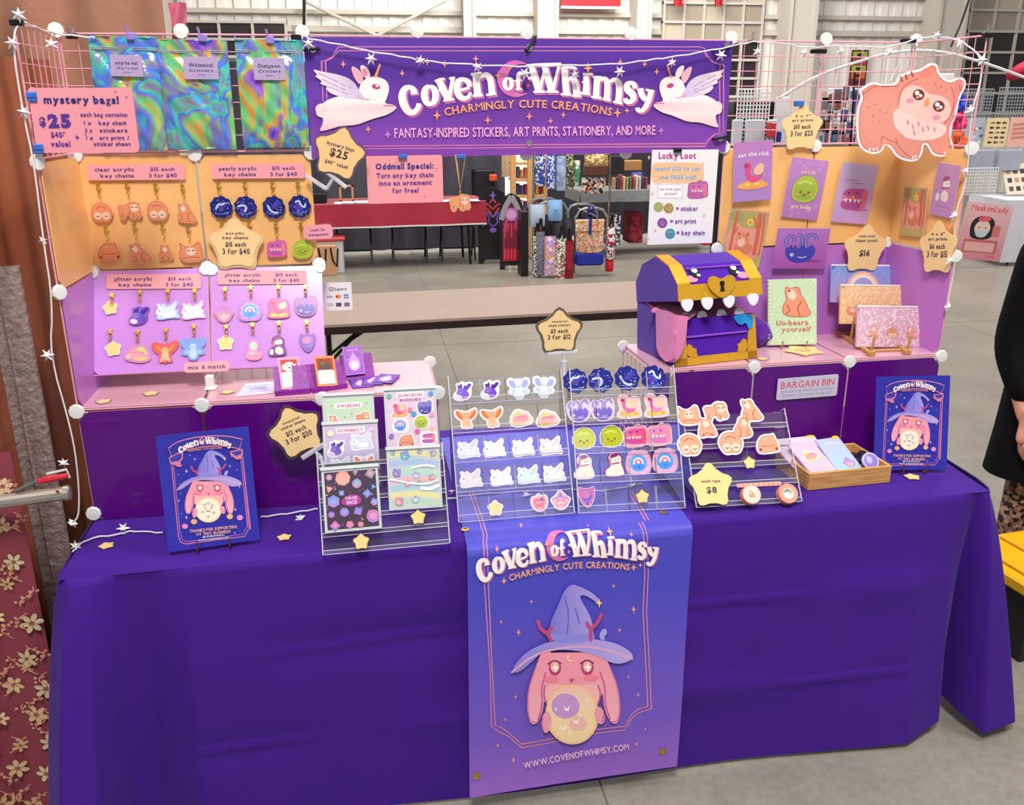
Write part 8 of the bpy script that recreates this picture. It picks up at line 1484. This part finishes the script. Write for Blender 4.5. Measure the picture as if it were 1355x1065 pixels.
# banner behind
for i,(y0,y1,c) in enumerate(((70,82,'#c83a70'),(82,92,'#a8b83a'),(92,102,'#6a2a50'),(102,114,'#c8682c'))): pass
F=Frame(plane((0,14.85,0),(0,-1,0)),[(1122,114),(1144,114),(1144,66),(1122,66)])
def ban(a,w,h):
    for i,c in enumerate(('#7a2438','#c86428','#98a838','#b8305c','#98a838')): a.rect(-w*.42,h*(.02+.19*i),w*.42,h*(.19+.19*i),c); a.ell(0,h*(.1+.19*i),w*.2,h*.05,'#2a1a20')
sheet('hanging_banner','narrow multicoloured banner hanging on the back wall beside the owl bear cut-out','banner',F,rectp(F,.02),'#4a1a28',.02,art=ban)
p=at(1282,0,y=5.0);q=at(1258,62,y=5.0); tag(build('black_cable',G().tube([tuple(at(1291,-60,y=5)),tuple(p),tuple(at(1272,30,y=5)),tuple(q)],.01,6),BK),'black cable hanging from above behind the right wing','cable')
p=at(403,-40,y=5.0);q=at(402,44,y=5.0); tag(build('black_cable',G().tube([tuple(p),tuple(q)],.012,6),BK),'black cable hanging from above behind the left end of the purple sign','cable')
c=at(1345,100,y=6.5); tag(build('red_cloth_roll',G().tube([tuple(at(1335,101,y=6.6)),tuple(at(1350,94,y=6.6)),tuple(at(1372,86,y=6.6))],[.05,.08,.1],10),K('crimson_cloth','#b01840',.7),smooth=True),'crimson cloth roll on top of the mask booth at the right edge','fabric')
# yellow and black tote
o=thing('tote_box','black storage tote with a bright yellow lid beside the right end of the table','storage tote',Matrix.Translation(V((2.90,-.36,0)))@Matrix.Rotation(.12,4,'Z')); Wk=WM[o.name]
g=G(); vs=[]; 
for z,e in((0,.03),(.27,0)): vs+=[(-.10+e,0+e,z),(.55-e,0+e,z),(.55-e,.31-e,z),(-.10+e,.31-e,z)]
g.hexa(vs); build('tub',g,K('black_plastic','#111114',.4),o,Wk); YL=K('yellow_plastic','#f2b81c',.4); build('lid',G().rbox((-.13,-.03,.27),(.58,.33,.315),.008),YL,o,Wk)
for x in(-.09,.04,.17,.30,.43): build('lid_rib',G().rbox((x,.02,.315),(x+.07,.30,.33),.005),YL,o,Wk)
build('lid_rim',G().rbox((-.13,-.03,.315),(.58,-.01,.335),.004),YL,o,Wk)
# ------------------------------------------------------------------ person at the right edge
def skin(name,verts,edges,radii,mat,parent,sub=2,label=None):
    me=D.meshes.new(name); me.from_pydata([tuple(v) for v in verts],edges,[]); o=D.objects.new(name,me); COL.objects.link(o); o.parent=parent; WM[o.name]=Matrix(); 
    o.matrix_basis=WM[parent.name].inverted() if parent else Matrix()
    m=o.modifiers.new('skin','SKIN'); 
    for i,r in enumerate(radii): me.skin_vertices[0].data[i].radius=(r,r) if not isinstance(r,tuple) else r
    me.skin_vertices[0].data[0].use_root=True; m.use_smooth_shade=True; s=o.modifiers.new('sub','SUBSURF'); s.levels=sub; s.render_levels=sub; me.materials.append(mat)
    if label: o['label']=label
    return o
g=bx(966,192,1200,400,6.6,.7,G()); tag(build('display_counter',g,K('black_plastic','#111114',.4)),'black counter under the sticker wall behind the orange panels','counter')
HX0=at(1350,600,y=.03); px_,py_,hz=HX0.x,.03,HX0.z
bx0=px_+.235; by0=py_+.12; pr=thing('person','person in a long black coat and leopard print leggings, hand hanging at the side','person',(bx0,by0,0))
SKN=M('skin','#e8a48c',.5,var=.08,scale=14)
J=[(0,0,.90),(0,0,1.10),(0,.01,1.32),(0,.01,1.44),(0,-.01,1.53),(0,-.02,1.62),(-.17,.01,1.38),(-.21,.0,1.10),(-.205,-.06,.86),(.17,.01,1.38),(.21,.0,1.10),(.20,-.05,.86),(-.09,0,.86),(-.10,-.02,.48),(-.10,.03,.09),(-.10,-.08,.04),(.09,0,.86),(.10,-.02,.48),(.10,.03,.09),(.10,-.08,.04)]
J=[V(p)+V((bx0,by0,0)) for p in J]; 
wz=hz+.07; J[8]=V((px_+.02,py_+.02,wz+.03)); J[7]=V((bx0-.23,by0+.03,wz+.28))
E_=[(0,1),(1,2),(2,3),(3,4),(4,5),(2,6),(6,7),(7,8),(2,9),(9,10),(10,11),(0,12),(12,13),(13,14),(14,15),(0,16),(16,17),(17,18),(18,19)]
R_=[.12,.11,.12,.05,.075,.085,.045,.038,.026,.045,.038,.028,.09,.058,.04,.035,.09,.058,.04,.035]
skin('body',J,E_,R_,SKN,pr)
# head details
hd_=V((bx0,by0-.02,1.60)); g=G(); g.ball(hd_+V((0,.042,.035)),.10,14,(.92,.95,1.1)); build('hair',g,K('dark_hair','#2a1c18',.7),pr,smooth=True)
for s in(-1,1): g=G(); g.ball(hd_+V((s*.032,-.082,0)),.011,8); build('eye',g,K('eye','#2a2020',.2),pr)
g=G(); g.ball(hd_+V((0,-.095,-.025)),.014,8,(.8,1,1.4)); build('nose',g,SKN,pr,smooth=True); g=G(); g.ball(hd_+V((0,-.082,-.06)),.018,8,(1.3,.5,.4)); build('mouth',g,K('lip','#a84a48',.5),pr)
for s in(-1,1): g=G(); g.ball(hd_+V((s*.085,.0,-.01)),.022,8,(.4,.7,1.2)); build('ear',g,SKN,pr)
# hand: palm and five bent fingers
wr=J[8]; d=V((-.06,-.12,-.99)).normalized(); sd=V((-.25,-.95,.1)); sd=(sd-d*sd.dot(d)).normalized(); nm=d.cross(sd)
hv=[wr+V((.0,.01,.07)),wr,wr+d*.03,wr+d*.075]; he=[(0,1),(1,2),(2,3)]; hr=[(.030,.030),(.025,.022),(.034,.018),(.038,.016)]
skin('hand',hv,he,hr,SKN,pr,2)
for i,(o_,l,r) in enumerate(((.027,.066,.0088),(.010,.074,.009),(-.008,.069,.0088),(-.025,.055,.0078))):
    b0=wr+d*.066+sd*o_; pts=[b0,b0+d*.020,b0+d*(.018+l*.42)+nm*-.006,b0+d*(.018+l*.66)+nm*-.020,b0+d*(.018+l*.78)+nm*-.034]; skin('finger',pts,[(0,1),(1,2),(2,3),(3,4)],[r*1.05,r*1.05,r,r*.95,r*.8],SKN,pr,1)
b0=wr+d*.022+sd*.022; skin('thumb',[b0,b0+d*.022+sd*.022,b0+d*.050+sd*.030-nm*.006,b0+d*.070+sd*.026-nm*.014],[(0,1),(1,2),(2,3)],[.0125,.0115,.0105,.0085],SKN,pr,1)
COAT=M('black_coat','#0d0b0f',.9,var=.3,scale=30,spec=.15); 
def ring(z,rx,ry,cx=0,cy=0): return [(bx0+cx+rx*math.cos(t),by0+cy+ry*math.sin(t),z) for t in [2*PI*k/28 for k in range(28)]]
zh=at(1322,641,y=by0-.1).z
prof=[(zh,.245,.175,-.0),(zh+.15,.225,.17,0),(.95,.195,.16,0),(1.12,.17,.145,0),(1.30,.20,.15,0),(1.38,.21,.14,0),(1.44,.165,.11,0),(1.49,.08,.075,0)]
g=G(); rs=[ring(z,a,b,c) for z,a,b,c in prof]; g.add([p for r in rs for p in r],[(i*28+k,i*28+(k+1)%28,(i+1)*28+(k+1)%28,(i+1)*28+k) for i in range(len(rs)-1) for k in range(28)]); build('coat',g,COAT,pr,smooth=True)
skin('coat_sleeve',[J[6]+V((.01,0,-.01)),J[7],J[8]+V((0,.01,.075))],[(0,1),(1,2)],[.088,.066,.054],COAT,pr,2); skin('coat_sleeve',[J[9]+V((-.01,0,-.01)),J[10],J[11]+V((0,.01,.05))],[(0,1),(1,2)],[.088,.068,.056],COAT,pr,2)
LEO=pat('leopard_print',('#a8806a','#1c1414','#c09a84','#2a1e1c','#8a6450'),70)
for s in(-1,1):
    x=bx0+s*.10; skin('legging',[(x,by0,.82),(x,by0-.02,.48),(x,by0+.02,.13)],[(0,1),(1,2)],[.10,.072,.052],LEO,pr,2); g=G(); g.rbox((x-.045,by0-.18,0),(x+.045,by0+.08,.09),.02); build('boot',g,BK,pr)
